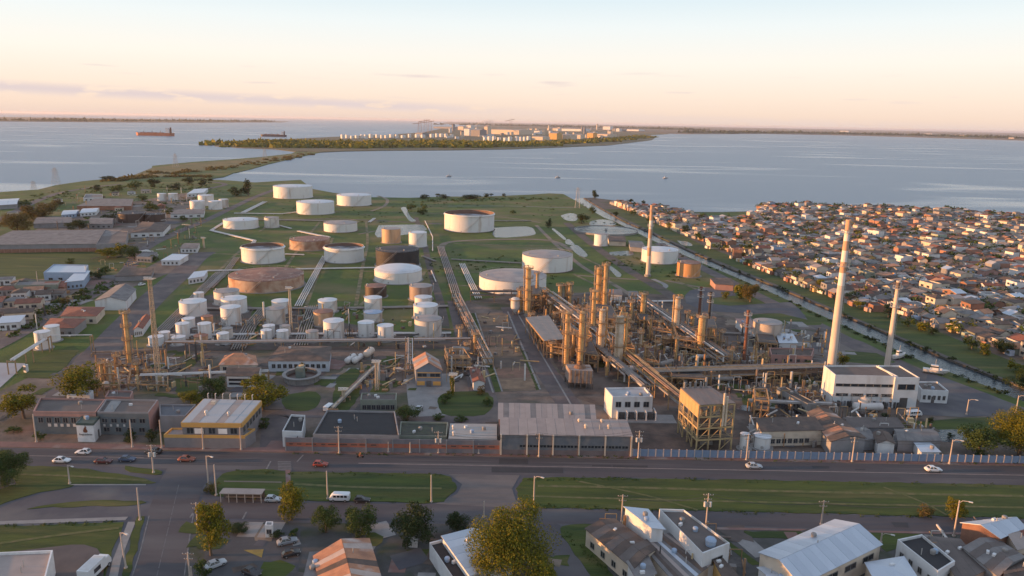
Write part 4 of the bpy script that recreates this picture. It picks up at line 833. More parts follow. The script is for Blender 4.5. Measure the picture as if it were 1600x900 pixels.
for c, h, lb, lv, nx, ny in [
    ([(808, 462), (846, 460), (842, 446), (812, 448)], 8, 'pipe-filled steel frame around the left tall column', 3, 3, 2), ([(918, 497), (966, 499), (956, 478), (918, 474)], 9, 'steel frame packed around the central towers', 3, 3, 3), ([(955, 540), (992, 545), (975, 515), (945, 510)], 7, 'steel frame right of the bright column', 3, 3, 3),
    ([(1060, 530), (1100, 535), (1082, 512), (1052, 512)], 6, 'low steel frame between riveted column and stacks', 2, 3, 2), ([(893, 520), (925, 525), (912, 500), (888, 498)], 8, 'steel frame behind the furnace columns', 3, 2, 2), ([(1098, 512), (1120, 514), (1116, 500), (1098, 499)], 11, 'tall grey frame below the black stack', 3, 2, 2),
    ([(1000, 500), (1025, 503), (1012, 492), (994, 490)], 4, 'low pipe frame at the foot of the lone column', 1, 2, 2), ([(1020, 515), (1050, 520), (1035, 502), (1012, 500)], 6, 'steel frame left of the pale riveted column', 2, 2, 2), ([(1050, 590), (1105, 592), (1085, 575), (1040, 575)], 4, 'low equipment frame behind the sunlit rack', 1, 3, 2),
    ([(700, 560), (735, 560), (725, 545), (695, 545)], 5, 'reddish pump frame left of the bare lot', 2, 3, 2), ([(150, 600), (185, 602), (185, 585), (158, 585)], 4, 'low pipe frame under the short columns at left', 1, 3, 2), ([(200, 600), (262, 602), (262, 578), (205, 578)], 2.2, 'low rusty manifold frame at the foot of the lattice mast', 1, 4, 3),
    ([(855, 540), (892, 545), (880, 522), (852, 520)], 5, 'steel frame under the grey canopy', 2, 2, 2), ([(905, 552), (935, 556), (925, 535), (900, 532)], 6, 'steel frame between furnace columns and bright column', 2, 2, 2), ([(1120, 560), (1155, 564), (1145, 548), (1115, 546)], 3, 'low machinery frame left of the leaning stack', 1, 2, 2),
    ([(1185, 535), (1215, 538), (1208, 524), (1182, 522)], 3, 'low scrap frame right of the leaning stack', 1, 3, 2), ([(1180, 625), (1202, 627), (1198, 608), (1178, 608)], 6, 'green overgrown pump frame by the dark pond', 2, 2, 2), ([(985, 560), (1030, 570), (1008, 540), (975, 535)], 4, 'low dark exchanger frame right of the stout column', 1, 3, 3)]:
    frame_struct(c, h, lb, lv, nx, ny)
# grey open shed canopy
frame_struct([(850, 533), (882, 530), (858, 495), (822, 498)], 6.5, 'open shed with slanted grey sheet canopy beside the bare lot', 1, 3, 4, roof=mat('canopy_sheet', (.25, .22, .20), .7, (.19, .18, .17), .3, .7), equip=True)
# furnace box on legs
def furnace(corners, h, label, z0=2.0):
    P = [G(x, y, h) for x, y in corners]; o = sum(P, Vector()) / 4; o.z = 0; Q = [p - o for p in P]
    t = thing('furnace', label, 'furnace', o); m = mat('furnace_casing', (.30, .25, .22), .8, (.22, .17, .15), .5, .8, col3=(.2, .1, .06), scale3=.4, thr3=.6)
    MB().slab([(q.x, q.y) for q in Q], z0, h).build('casing', m, t)
    for i in range(5):
        for v in (0, 1):
            p = Q[0].lerp(Q[1], i / 4) * (1 - v) + Q[3].lerp(Q[2], i / 4) * v; MB().box((p.x, p.y, z0 / 2), (.4, .4, z0)).build('leg', DK, t)
    for i in range(6):
        p = Q[0].lerp(Q[1], (i + .5) / 6); MB().box((p.x, p.y - .1, (z0 + h) / 2), (.22, .25, h - z0)).build('buckstay', FRAME, t)
    c = (Q[0] + Q[2]) / 2; MB().lathe([(2.2, h), (1.5, h + .9), (.7, h + 1.1), (.7, h + 2.2), (.5, h + 2.2)], 14, (c.x, c.y, 0)).build('hood', RUSTSTEEL, t)
    MB().box((Q[0].lerp(Q[1], .5).x, Q[0].y - .12, (z0 + h) / 2 + .6), (2.2, .2, .8)).build('inspection_door', RUSTSTEEL, t)
    return t
furnace([(890, 578), (927, 580), (922, 570), (884, 569)], 6.5, 'grey furnace box on legs at the foot of the slender columns')
furnace([(1085, 520), (1102, 521), (1100, 514), (1084, 513)], 5.5, 'small furnace box under the twin stacks')
# silvery vertical bottle-shaped vessel on the road corner
g = G(805, 492); t = thing('silver_vessel', 'silver cone-bottomed vessel by the corner of the bare lot', 'vessel', g)
smooth_by_angle(MB().lathe([(.4, .8), (2.0, 3), (2.2, 4), (2.2, 7.5), (1.6, 8.2), (.02, 8.5)], 20).build('shell', PIPEW, t))
for k in range(4): MB().box((math.cos(k * 1.57 + .78) * 1.5, math.sin(k * 1.57 + .78) * 1.5, 1.6), (.25, .25, 3.2)).build('leg', FRAME, t)
MB().lathe([(2.2, 7.4), (3.0, 7.4), (3.0, 7.6), (2.2, 7.6)], 16).build('platform', FRAME, t)
# round clarifier with a green box bridge
g = G(472, 594); t = thing('clarifier', 'round clarifier with raised rim walkway and grey-green pump box', 'clarifier', g); r_ = 26 / ppm(472, 594)
MB().lathe([(r_, 0), (r_, 2.2), (r_ + .8, 2.2), (r_ + .8, 2.5), (r_ - .4, 2.5), (r_ - .4, .8)], 40).build('rim_walkway', CONC, t); MB().lathe([(r_ - .4, 1.2), (.01, 1.2)], 40).build('sludge_surface', mat('sludge', (.08, .04, .03), .4), t)
MB().box((0, -1.5, 3.2), (2.6, 2.6, 4.2)).build('pump_box', mat('pump_green', (.16, .19, .17), .7), t); MB().tube([(0, 0, 1), (0, 0, 5.5)], .9, 12).build('drive_column', TWR, t)
for k in range(14):
    a = math.pi + math.pi * k / 13; MB().box((math.cos(a) * r_, math.sin(a) * r_, 1.1), (.3, .3, 2.2), a).build('rim_post', CONC, t)

# slim vessels and risers crowding the units
rngv = random.Random(77)
SPOTS = [(852, 482), (860, 492), (868, 505), (878, 515), (900, 505), (912, 498), (920, 512), (948, 512), (958, 530), (970, 520), (985, 530), (1000, 545), (1015, 535), (1030, 525), (1040, 545), (1065, 545), (1072, 520), (1085, 540), (1110, 535), (1125, 555), (878, 545), (890, 590), (930, 575), (948, 588), (1010, 575), (1140, 575), (985, 505), (1025, 560), (1055, 565), (830, 505), (845, 515), (915, 545), (925, 560), (980, 560), (718, 540), (730, 555), (742, 548), (185, 590), (215, 588), (232, 596)]
for i, (x, y) in enumerate(sorted(SPOTS)):
    column(x, y, y - rngv.uniform(14, 40), rngv.uniform(2.6, 5.0), f'slim {["rusty", "tan", "grey", "pale"][i % 4]} vessel, {ordinal(i + 1)} from the left among the slim ones between columns', (1.0,) if i % 2 else (.6, 1.0), [PIPER, TWR, PIPE, TWR2][i % 4], 'slim vessels between the process units', 1 if i % 2 else -1, 'slim_vessel')
# ------------------------------------------------------------------ buildings
GLASS = mat('window_glass', (.035, .04, .05), .15, (.02, .025, .03), .5, .5, spec=.8); FRM = mat('window_frame', (.20, .195, .19), .6); DOORM = mat('door_paint', (.12, .11, .11), .6, (.08, .07, .07), .8, .6)
WWH = mat('wall_white', (.62, .625, .63), .85, (.53, .53, .535), .3, .6, col3=(.45, .42, .40), scale3=.25, thr3=.62, streak=(1, 1, .25)); WCR = mat('wall_cream', (.60, .50, .40), .85, (.50, .42, .33), .3, .6, col3=(.40, .33, .27), scale3=.25, thr3=.6)
WGR = mat('wall_grey', (.26, .25, .26), .85, (.20, .195, .2), .3, .7); WTE = mat('wall_teal_grey', (.13, .15, .16), .8, (.10, .115, .125), .3, .7); WBR = mat('wall_brick', (.30, .15, .10), .9, (.22, .11, .075), .5, .8, bump=.2, bscale=3)
WPK = mat('wall_pink', (.38, .22, .19), .9, (.31, .18, .155), .4, .7); WBL = mat('wall_blue', (.30, .38, .50), .85, (.25, .32, .42), .4, .7); WYE = mat('wall_ochre', (.55, .34, .12), .85, (.46, .28, .10), .4, .7); WGN = mat('wall_green', (.22, .235, .19), .85, (.17, .185, .15), .4, .7)
RFR = mat('roof_red_tile', (.23, .085, .055), .9, (.155, .06, .042), .5, .9, bump=.3, bscale=2.5); RFB = mat('roof_brown', (.105, .075, .062), .9, (.066, .05, .043), .3, .9, col3=(.17, .11, .08), scale3=.2, thr3=.58); RFG = mat('roof_fibre_grey', (.19, .175, .17), .9, (.13, .122, .12), .3, .9, col3=(.12, .11, .11), scale3=.15, thr3=.6)
RFZ = mat('roof_zinc', (.46, .50, .56), .45, (.40, .44, .50), .15, .6, stretch=(2, .3, 1), metal=.2); RFO = mat('roof_orange_rust', (.42, .20, .11), .85, (.27, .13, .08), .3, .9, col3=(.45, .36, .32), scale3=.2, thr3=.6); RFP = mat('roof_pinkish_sheet', (.33, .27, .245), .8, (.27, .225, .205), .3, .7)
ROOF_DK = DARKROOF
def facade_pt(a, b, t): return a.lerp(b, t)
def bld(name, label, cat, corners, h, wall=WWH, roof=RFG, rt='flat', rise=0.0, win=(), doors=(), group=None, sheets=1, over=.35, parapet=True, world=False, extra=None, roof2=None, z0=0.0):
    """corners: roof (eave) corners FL FR BR BL, as pixels at height h (or world points). win: (face, t0, t1, z0, z1)"""
    P = [Vector((c[0], c[1], 0)) for c in corners] if world else [G(x, y, h) for x, y in corners]
    o = sum(P, Vector()) / 4; o.z = z0
    Q = [Vector((p.x - o.x, p.y - o.y, 0)) for p in P]
    if (Q[1] - Q[0]).cross(Q[2] - Q[0]).z < 0: Q = [Q[1], Q[0], Q[3], Q[2]]
    t = thing(name, label, cat, o, 0, group)
    up = lambda p, z: (p.x, p.y, z)
    a, b, c, d = Q
    w = MB(); w.add([up(p, 0) for p in Q] + [up(p, h) for p in Q], [(0, 1, 5, 4), (1, 2, 6, 5), (2, 3, 7, 6), (3, 0, 4, 7)])
    cen = (a + b + c + d) / 4
    def ov(p, k=over): v = p - cen; return p + v.normalized() * k * 1.3 if over else p
    rm = roof if isinstance(roof, (list, tuple)) else [roof]
    def panel(p, q, r, s, i, th=.14):     # sloped roof sheet, corners with z, given thickness
        nrm = (Vector(q) - Vector(p)).cross(Vector(s) - Vector(p)).normalized()
        if nrm.z < 0: nrm = -nrm
        top = [Vector(k) + nrm * (th + .012 * (i % 2)) for k in (p, q, r, s)]; bot = [Vector(k) + nrm * .01 for k in (p, q, r, s)]
        MB().add([*top, *bot], [(0, 1, 2, 3), (7, 6, 5, 4), (0, 4, 5, 1), (1, 5, 6, 2), (2, 6, 7, 3), (3, 7, 4, 0)]).build('roof_sheet' if sheets > 1 else 'roof', rm[i % len(rm)], t)
    def slope(e0, e1, r1, r0):             # eave e0-e1, ridge r0-r1, cut into sheets
        for i in range(sheets):
            f0, f1 = i / sheets, (i + (.985 if sheets > 1 else 1)) / sheets
            panel(e0.lerp(e1, f0), e0.lerp(e1, f1), r0.lerp(r1, f1), r0.lerp(r1, f0), i)
    V = lambda p, z: Vector((p.x, p.y, z))
    if rt == 'flat':
        ph = .5 if parapet else 0
        inset = lambda p, k: p + (cen - p).normalized() * k
        MB().slab([(inset(p, .3).x, inset(p, .3).y) for p in Q], h - .4, h - .04).build('roof', rm[0], t)
        if parapet:
            m = MB()
            for i in range(4):
                p, q = Q[i], Q[(i + 1) % 4]; m.add([up(p, h), up(q, h), up(q, h + ph), up(p, h + ph), up(inset(p, .35), h - .3), up(inset(q, .35), h - .3), up(inset(q, .35), h + ph), up(inset(p, .35), h + ph)], [(0, 1, 2, 3), (5, 4, 7, 6), (3, 2, 6, 7)])
            m.build('parapet', roof2 or wall, t)
    elif rt == 'gable_u':
        r0, r1 = (a + d) / 2, (b + c) / 2; w.add([up(a, h), up(d, h), up(r0, h + rise)], [(0, 1, 2)]).add([up(b, h), up(c, h), up(r1, h + rise)], [(1, 0, 2)])
        ex = (b - a).normalized() * over; k = over * rise / max(.5, (d - a).length / 2); ey = (d - a).normalized() * over
        slope(V(a - ex - ey, h - k), V(b + ex - ey, h - k), V(r1 + ex, h + rise), V(r0 - ex, h + rise)); slope(V(c + ex + ey, h - k), V(d - ex + ey, h - k), V(r0 - ex, h + rise), V(r1 + ex, h + rise))
    elif rt == 'gable_v':
        r0, r1 = (a + b) / 2, (d + c) / 2; w.add([up(a, h), up(b, h), up(r0, h + rise)], [(0, 1, 2)]).add([up(d, h), up(c, h), up(r1, h + rise)], [(1, 0, 2)])
        ey = (d - a).normalized() * over; ex = (b - a).normalized() * over; k = over * rise / max(.5, (b - a).length / 2)
        slope(V(d - ex + ey, h - k), V(a - ex - ey, h - k), V(r0 - ey, h + rise), V(r1 + ey, h + rise)); slope(V(b + ex - ey, h - k), V(c + ex + ey, h - k), V(r1 + ey, h + rise), V(r0 - ey, h + rise))
    elif rt == 'hip':
        lu, lv = (b - a).length, (d - a).length; A_, B_, C_, D_ = (V(ov(p), h) for p in Q)
        if lu >= lv: f = min(.48, .5 * lv / lu); m0, m1 = ((a + d) / 2).lerp((b + c) / 2, f), ((a + d) / 2).lerp((b + c) / 2, 1 - f)
        else: f = min(.48, .5 * lu / lv); m0, m1 = ((a + b) / 2).lerp((d + c) / 2, f), ((a + b) / 2).lerp((d + c) / 2, 1 - f)
        R0, R1 = V(m0, h + rise), V(m1, h + rise); m = MB()
        if lu >= lv: m.add([A_, B_, C_, D_, R0, R1], [(0, 1, 5, 4), (2, 3, 4, 5), (1, 2, 5), (3, 0, 4), (3, 2, 1, 0)])
        else: m.add([A_, B_, C_, D_, R0, R1], [(0, 1, 4), (1, 2, 5, 4), (2, 3, 5), (3, 0, 4, 5), (3, 2, 1, 0)])
        m.build('roof', rm[0], t)
    elif rt in ('shed', 'shed_l'):          # shed: high at the back; shed_l: high at the left
        ex, ey = (b - a).normalized() * over, (d - a).normalized() * over
        if rt == 'shed':
            w.add([up(a, h), up(d, h), up(d, h + rise)], [(0, 1, 2)]).add([up(b, h), up(c, h), up(c, h + rise)], [(1, 0, 2)]).add([up(d, h), up(c, h), up(c, h + rise), up(d, h + rise)], [(1, 0, 3, 2)])
            slope(V(a - ex - ey, h), V(b + ex - ey, h), V(c + ex + ey, h + rise), V(d - ex + ey, h + rise))
        else:
            w.add([up(a, h), up(b, h), up(a, h + rise)], [(0, 1, 2)]).add([up(d, h), up(c, h), up(d, h + rise)], [(1, 0, 2)]).add([up(a, h), up(d, h), up(d, h + rise), up(a, h + rise)], [(1, 0, 3, 2)])
            slope(V(b + ex - ey, h), V(c + ex + ey, h), V(d - ex + ey, h + rise), V(a - ex - ey, h + rise))
    w.build('wall', wall, t)
    for i, (fc, t0, t1, zz0, zz1) in enumerate(win):
        p, q = Q[fc], Q[(fc + 1) % 4]; n_ = Vector(((q - p).y, -(q - p).x, 0)).normalized(); e, f_ = p.lerp(q, t0), p.lerp(q, t1)
        m = MB().add([up(e + n_ * .03, zz0), up(f_ + n_ * .03, zz0), up(f_ + n_ * .03, zz1), up(e + n_ * .03, zz1), up(e - n_ * .05, zz0), up(f_ - n_ * .05, zz0), up(f_ - n_ * .05, zz1), up(e - n_ * .05, zz1)], [(0, 1, 2, 3), (0, 4, 5, 1), (1, 5, 6, 2), (2, 6, 7, 3), (3, 7, 4, 0)])
        o_ = m.build('window', GLASS, t)
        fm = MB()
        for s0, s1 in (((e, zz0), (f_, zz0)), ((e, zz1), (f_, zz1)), ((e, zz0), (e, zz1)), ((f_, zz0), (f_, zz1)), (((e + f_) / 2, zz0), ((e + f_) / 2, zz1))):
            fm.bar(V(s0[0] + n_ * .07, s0[1]), V(s1[0] + n_ * .07, s1[1]), .1)
        fm.build('window_frame', FRM, o_)
    for fc, t0, t1, z1, m_ in doors:
        p, q = Q[fc], Q[(fc + 1) % 4]; n_ = Vector(((q - p).y, -(q - p).x, 0)).normalized(); e, f_ = p.lerp(q, t0), p.lerp(q, t1)
        MB().add([up(e + n_ * .05, .02), up(f_ + n_ * .05, .02), up(f_ + n_ * .05, z1), up(e + n_ * .05, z1), up(e - n_ * .03, .02), up(f_ - n_ * .03, .02), up(f_ - n_ * .03, z1), up(e - n_ * .03, z1)], [(0, 1, 2, 3), (0, 4, 5, 1), (1, 5, 6, 2), (2, 6, 7, 3), (3, 7, 4, 0)]).build('door', m_ or DOORM, t)
    if not world and h < 7 and max(p.x for p in P) - min(p.x for p in P) > 3 and o.y < 330:       # small fittings on near roofs
        rg = random.Random(int(o.x * 7 + o.y)); zt = h + (rise * .55 if rt != 'flat' else -.05)
        for k in range(rg.randint(1, 3)):
            u, v = rg.uniform(.2, .8), rg.uniform(.25, .75); p = (a.lerp(b, u)) * (1 - v) + d.lerp(c, u) * v
            if rg.random() < .4: MB().lathe([(.5, zt), (.58, zt + .7), (.45, zt + .9), (.02, zt + .95)], 10, (p.x, p.y, 0)).build('water_tank', [CONC, WBL][k % 2], t)
            elif rg.random() < .5: MB().tube([(p.x, p.y, zt - .3), (p.x, p.y, zt + 1.4)], .1, 6).build('flue', STEEL, t)
            else: MB().box((p.x, p.y, zt + .3), (.9, .5, .65), rg.uniform(0, 1)).build('air_unit', WWH, t)
    return t, Q
def wrow(fc, n, z0, z1, fill=.7, t0=.04, t1=.96):
    s_ = (t1 - t0) / n; return [(fc, t0 + s_ * (i + .5 - fill / 2), t0 + s_ * (i + .5 + fill / 2), z0, z1) for i in range(n)]
def on_roof(t, Q, pts, h, m, shape='vent'):
    for (u, v, s_) in pts:
        p = (Q[0].lerp(Q[1], u)) * (1 - v) + Q[3].lerp(Q[2], u) * v
        if shape == 'vent': MB().lathe([(.35 * s_, h), (.35 * s_, h + .9 * s_), (.55 * s_, h + .9 * s_), (.4 * s_, h + 1.4 * s_), (.02, h + 1.5 * s_)], 10, (p.x, p.y, 0)).build('roof_vent', m, t)
        elif shape == 'box': MB().box((p.x, p.y, h + .5 * s_), (1.3 * s_, 1.0 * s_, 1.0 * s_)).build('air_unit', m, t)
        else: MB().lathe([(.7 * s_, h), (.8 * s_, h + .9 * s_), (.6 * s_, h + 1.15 * s_), (.02, h + 1.2 * s_)], 12, (p.x, p.y, 0)).build('water_tank', m, t)
def band(t, Q, faces, z0, z1, m, name='trim_band', k=.06):
    for fc in faces:
        p, q = Q[fc], Q[(fc + 1) % 4]; n_ = Vector(((q - p).y, -(q - p).x, 0)).normalized() * k
        MB().add([(p.x + n_.x, p.y + n_.y, z0), (q.x + n_.x, q.y + n_.y, z0), (q.x + n_.x, q.y + n_.y, z1), (p.x + n_.x, p.y + n_.y, z1), (p.x, p.y, z0), (q.x, q.y, z0), (q.x, q.y, z1), (p.x, p.y, z1)], [(0, 1, 2, 3), (0, 4, 5, 1), (1, 5, 6, 2), (2, 6, 7, 3), (3, 7, 4, 0)]).build(name, m, t)
WORN = mat('roof_worn_brown', (.13, .105, .095), .9, (.09, .075, .07), .2, .8, col3=(.17, .14, .125), scale3=.1, thr3=.58)
# refinery offices along the avenue
t, Q = bld('office_building', 'long dark teal office with brown flat roof beside the white sign cube', 'building', [(52, 645), (150, 646), (165, 626), (63, 624)], 6.3, WTE, WORN, 'flat', win=wrow(0, 7, 3.4, 5.0, .6), roof2=WPK)
band(t, Q, (0,), 5.3, 6.2, WPK); band(t, Q, (3,), .1, 6.2, WPK)
for k in range(5):
    p = Q[0].lerp(Q[1], .24 + .10 * k); MB().box((p.x, p.y - .14, 2.75), (.85, .1, .85)).build('white_sign_letter', PIPEW, t)
t, Q = bld('office_building', 'dark teal office wing with pale roof strip and reddish end wall', 'building', [(152, 646), (232, 647), (247, 627), (166, 626)], 6.3, WTE, WORN, 'flat', win=wrow(0, 5, 3.6, 4.9, .6) + wrow(0, 4, .9, 2.2, .5), roof2=WGR)
band(t, Q, (1,), .1, 6.7, WPK)
pp = [Q[0].lerp(Q[1], .10), Q[0].lerp(Q[1], .30), Q[3].lerp(Q[2], .30), Q[3].lerp(Q[2], .10)]; MB().slab([(p.x, p.y) for p in pp], 6.27, 6.42).build('roof_strip', CONC, t)
for k in range(4):
    p = Q[0].lerp(Q[1], .12 + .13 * k); MB().box((p.x, p.y - .14, 2.85), (.55, .1, .7)).build('white_sign_letter', PIPEW, t)
# sign cube with flame emblem
SIGNW = mat('sign_white', (.74, .73, .72), .6); FLAME = mat('flame_brown', (.22, .07, .03), .6); INK = mat('sign_ink', (.02, .025, .03), .6)
t, Q = bld('sign_cube', 'white sign cube with brown flame emblem and dark green cap on the avenue', 'sign', [(118.5, 661), (145.5, 661.5), (157, 648), (130, 648)], 5.5, SIGNW, mat('cap_green', (.07, .10, .085), .8), 'flat', parapet=False, doors=[(1, .45, .62, 2.3, None)])
band(t, Q, (0, 1, 2, 3), 4.9, 5.55, mat('cap_green', (0, 0, 0)), 'green_cap', .12)
p, q = Q[0], Q[1]; cx_ = (p.x + q.x) / 2; fy = min(p.y, q.y) - .08; wd = (q - p).length
out_ = [(0, 0), (.35, .05), (.52, .3), (.5, .62), (.3, .95), (.22, 1.25), (.3, 1.55), (.12, 1.85), (.02, 2.1), (-.02, 1.7), (-.2, 1.4), (-.36, 1.1), (-.46, .75), (-.52, .4), (-.35, .08)]
m = MB(); n_ = len(out_); m.add([(cx_ + x * 1.15, fy, 2.75 + z) for x, z in out_] + [(cx_ + x * 1.15, fy + .06, 2.75 + z) for x, z in out_], [tuple(range(n_))] + [(i, n_ + i, n_ + (i + 1) % n_, (i + 1) % n_) for i in range(n_)]); m.build('flame_emblem', FLAME, t)
def text3(body, loc, size, m, parent, rx=R(90), rz=0.0, name='lettering', sx=1.0, align='CENTER'):
    cu = bpy.data.curves.new(name, 'FONT'); cu.body = body; cu.size = size; cu.extrude = .015; cu.align_x = align; cu.resolution_u = 2
    tmp = bpy.data.objects.new('tmp', cu); C.objects.link(tmp); dg = bpy.context.evaluated_depsgraph_get(); me = bpy.data.meshes.new_from_object(tmp.evaluated_get(dg)); bpy.data.objects.remove(tmp)
    o = bpy.data.objects.new(name, me); C.objects.link(o); me.materials.clear(); me.materials.append(m); o.parent = parent; o.location = loc; o.rotation_euler = (rx, 0, rz); o.scale = (sx, 1, 1); return o
text3('Riograndense', (cx_, fy - .01, 2.0), .78, INK, t, sx=.84)
# orange-trimmed office
TRIM = mat('trim_orange', (.58, .32, .09), .7, (.5, .27, .08), .4, .6); GREYW = mat('office_grey', (.24, .21, .21), .85, (.19, .17, .17), .4, .7)
t, Q = bld('corner_office', 'grey podium wall with ochre coping on the avenue corner', 'building', [(256, 681.5), (383, 683), (399, 672), (268, 671)], 3.4, GREYW, CONC, 'flat', roof2=TRIM)
band(t, Q, (0,), 3.0, 3.88, TRIM)
t, Q = bld('flat_roofed_office', 'flat grey-roofed office with orange fascia, white blinds, above the podium', 'building', [(284, 661), (377, 662), (408, 627), (319, 624)], 7.2, GREYW, mat('sheet_roof_pale', (.36, .36, .37), .6, (.31, .31, .32), .1, .6), 'flat', parapet=False, win=wrow(0, 5, 4.2, 5.9, .62) + wrow(1, 6, 4.0, 5.8, .6))
band(t, Q, (0, 1, 2, 3), 6.1, 7.35, TRIM, 'fascia', .25)
for i in range(7):
    f0, f1 = i / 7, (i + .98) / 7; pp = [Q[0].lerp(Q[1], f0), Q[0].lerp(Q[1], f1), Q[3].lerp(Q[2], f1), Q[3].lerp(Q[2], f0)]
    MB().slab([(p.x, p.y) for p in pp], 7.2, 7.42 + .03 * (i % 2)).build('roof_sheet', [MATS['sheet_roof_pale'], RFP, MATS['sheet_roof_pale']][i % 3], t)
for f in (.22, .62):
    p = Q[0].lerp(Q[1], f); MB().box((p.x + 1, p.y - .12, 5.0), (2.4, .1, 1.5)).build('blind', SIGNW, t)
on_roof(t, Q, [(.3, .3, 1.0), (.68, .3, .8)], 7.4, PIPEW, 'vent'); on_roof(t, Q, [(.25, .78, .9)], 7.4, WCR, 'box')
for k in range(7):
    p = Q[3].lerp(Q[2], .05 + .13 * k); MB().tube([(p.x, p.y + .8, 7.0), (p.x, p.y + .8, 8.6), (p.x + .3, p.y + .8, 8.9)], .14, 6).build('flue', PIPEW, t)
t, Q = bld('low_annex', 'low dark blue-grey annex between the teal wing and the orange-trimmed office', 'building', [(250, 652), (290, 652), (306, 634), (250, 634)], 4.5, WGR, mat('annex_roof', (.12, .125, .14), .8), 'flat')
# gatehouse and frontage
t, Q = bld('gatehouse', 'small white gatehouse with dark emblem at the refinery gate', 'building', [(441, 676), (472, 677), (477, 651), (455, 650)], 4.2, WWH, DARKROOF, 'flat')
p, q = Q[0], Q[1]; e = p.lerp(q, .76); MB().add([(e.x + x * .6, e.y - .12, 2.3 + z * .6) for x, z in out_], [tuple(range(len(out_)))]).build('flame_emblem', INK, t)
t, Q = bld('dark_warehouse', 'wide dark flat tarred roof behind the red-striped wall', 'building', [(489, 681), (624, 683), (617, 645), (511, 643)], 4.2, WGR, DARKROOF, 'flat', roof2=WGR)
t, Q = bld('low_shed', 'low overgrown roofless shed with pale parapet right of the tarred roof', 'building', [(624, 683), (698, 684), (700, 662), (626, 661)], 3.6, WGN, mat('mossy_floor', (.07, .075, .05), .95, (.045, .045, .04), .4, .8), 'flat', roof2=WGN)
t, Q = bld('flat_roof_store', 'pale concrete flat-roofed store left of the long warehouse', 'building', [(699, 685.5), (778, 687), (778, 662), (702, 661)], 4.0, CONC, mat('pale_felt', (.34, .32, .30), .85, (.28, .265, .25), .2, .7), 'flat', parapet=False)
on_roof(t, Q, [(.1, .6, .9), (.12, .2, .9)], 4.0, PIPEW, 'vent')
WH = [RFP, mat('sheet_pink2', (.29, .24, .22), .8, (.24, .2, .185), .3, .7), RFP]
t, Q = bld('warehouse', 'long pinkish sheet-roofed warehouse fronting the avenue', 'building', [(783, 679), (987, 682), (978, 661), (783, 657)], 5.8, mat('warehouse_wall', (.17, .17, .185), .8, (.12, .13, .145), .4, .8, col3=(.22, .19, .18), scale3=.3, thr3=.58), WH, 'shed', .7, sheets=14, win=wrow(0, 16, 2.2, 3.0, .9, .14, .98))
band(t, Q, (0,), .05, 1.5, mat('wall_base_pink', (.22, .16, .15), .9))
on_roof(t, Q, [(.62, .85, .9), (.8, .85, .9), (.66, .45, .9), (.84, .45, .9)], 6.1, WCR, 'vent')
for k in range(6):
    p = Q[0].lerp(Q[1], k / 5.0); MB().box((p.x, p.y - .25, 3.0), (.4, .4, 6.0)).build('pilaster', WCR, t)
bld('warehouse', 'rear corrugated warehouse with grey and pink bands behind the long one', 'building', [(780, 655), (930, 657), (928, 636), (780, 633)], 5.4, WPK, [RFP, RFG, RFP, WH[1], RFP], 'shed', .5, sheets=18)
# yellow-windowed gabled house and neighbours
t, Q = bld('gabled_house', 'gabled two-storey grey house with yellow-framed windows and orange roof', 'building', [(650, 578), (690, 578.5), (684, 562), (646, 561)], 6.0, mat('wall_bluegrey', (.20, .22, .26), .85), [RFO, RFP], 'gable_v', 2.6, sheets=4, win=[(0, .06, .42, 3.6, 4.9), (0, .55, .94, 3.6, 4.9)], doors=[(0, .4, .6, 2.2, None)])
for z0, z1, f0, f1 in ((3.3, 3.6, .04, .96), (4.9, 5.2, .04, .96), (.6, 2.0, .04, .34), (.6, 2.0, .66, .96)):
    p, q = Q[0].lerp(Q[1], f0), Q[0].lerp(Q[1], f1); MB().add([(p.x, p.y - .1, z0), (q.x, q.y - .1, z0), (q.x, q.y - .1, z1), (p.x, p.y - .1, z1), (p.x, p.y, z0), (q.x, q.y, z0), (q.x, q.y, z1), (p.x, p.y, z1)], [(0, 1, 2, 3), (0, 4, 5, 1), (2, 6, 7, 3), (1, 5, 6, 2), (3, 7, 4, 0)]).build('yellow_panel', TRIM, t)
bld('red_roof_shed', 'small red-roofed white shed beside the bare lot road', 'building', [(740, 597), (757, 597), (748, 577), (735, 577)], 3.0, WWH, RFR, 'gable_v', .8)
bld('long_dark_roof_house', 'long low white house with dark hipped roof in front of small tanks', 'building', [(419, 564), (514, 564), (517, 541), (438, 541)], 4.0, mat('wall_paleblue', (.52, .56, .62), .8), RFB, 'hip', 1.3, win=wrow(0, 10, 1.4, 2.8, .6))
bld('pyramid_roof_house', 'house with sunlit orange pyramid roof', 'building', [(343, 570), (402, 570), (398, 556), (352, 556)], 3.0, WCR, RFO, 'hip', 2.8, win=wrow(0, 5, 1, 2.2, .5))
t, Q = bld('small_white_house', 'white banded house with brown roof behind the orange-trimmed office', 'building', [(354, 587), (402, 587.5), (408, 574), (358, 573)], 4.0, WWH, RFB, 'gable_u', 1.0, win=wrow(0, 1, 2.2, 3.0, .95) + wrow(0, 1, .9, 1.6, .95))
bld('green_office', 'low grey-green office with long window row in the yard', 'building', [(563, 627), (619, 627), (620, 616), (565, 616)], 3.6, WGN, WORN, 'flat', win=wrow(0, 7, .9, 2.4, .8))
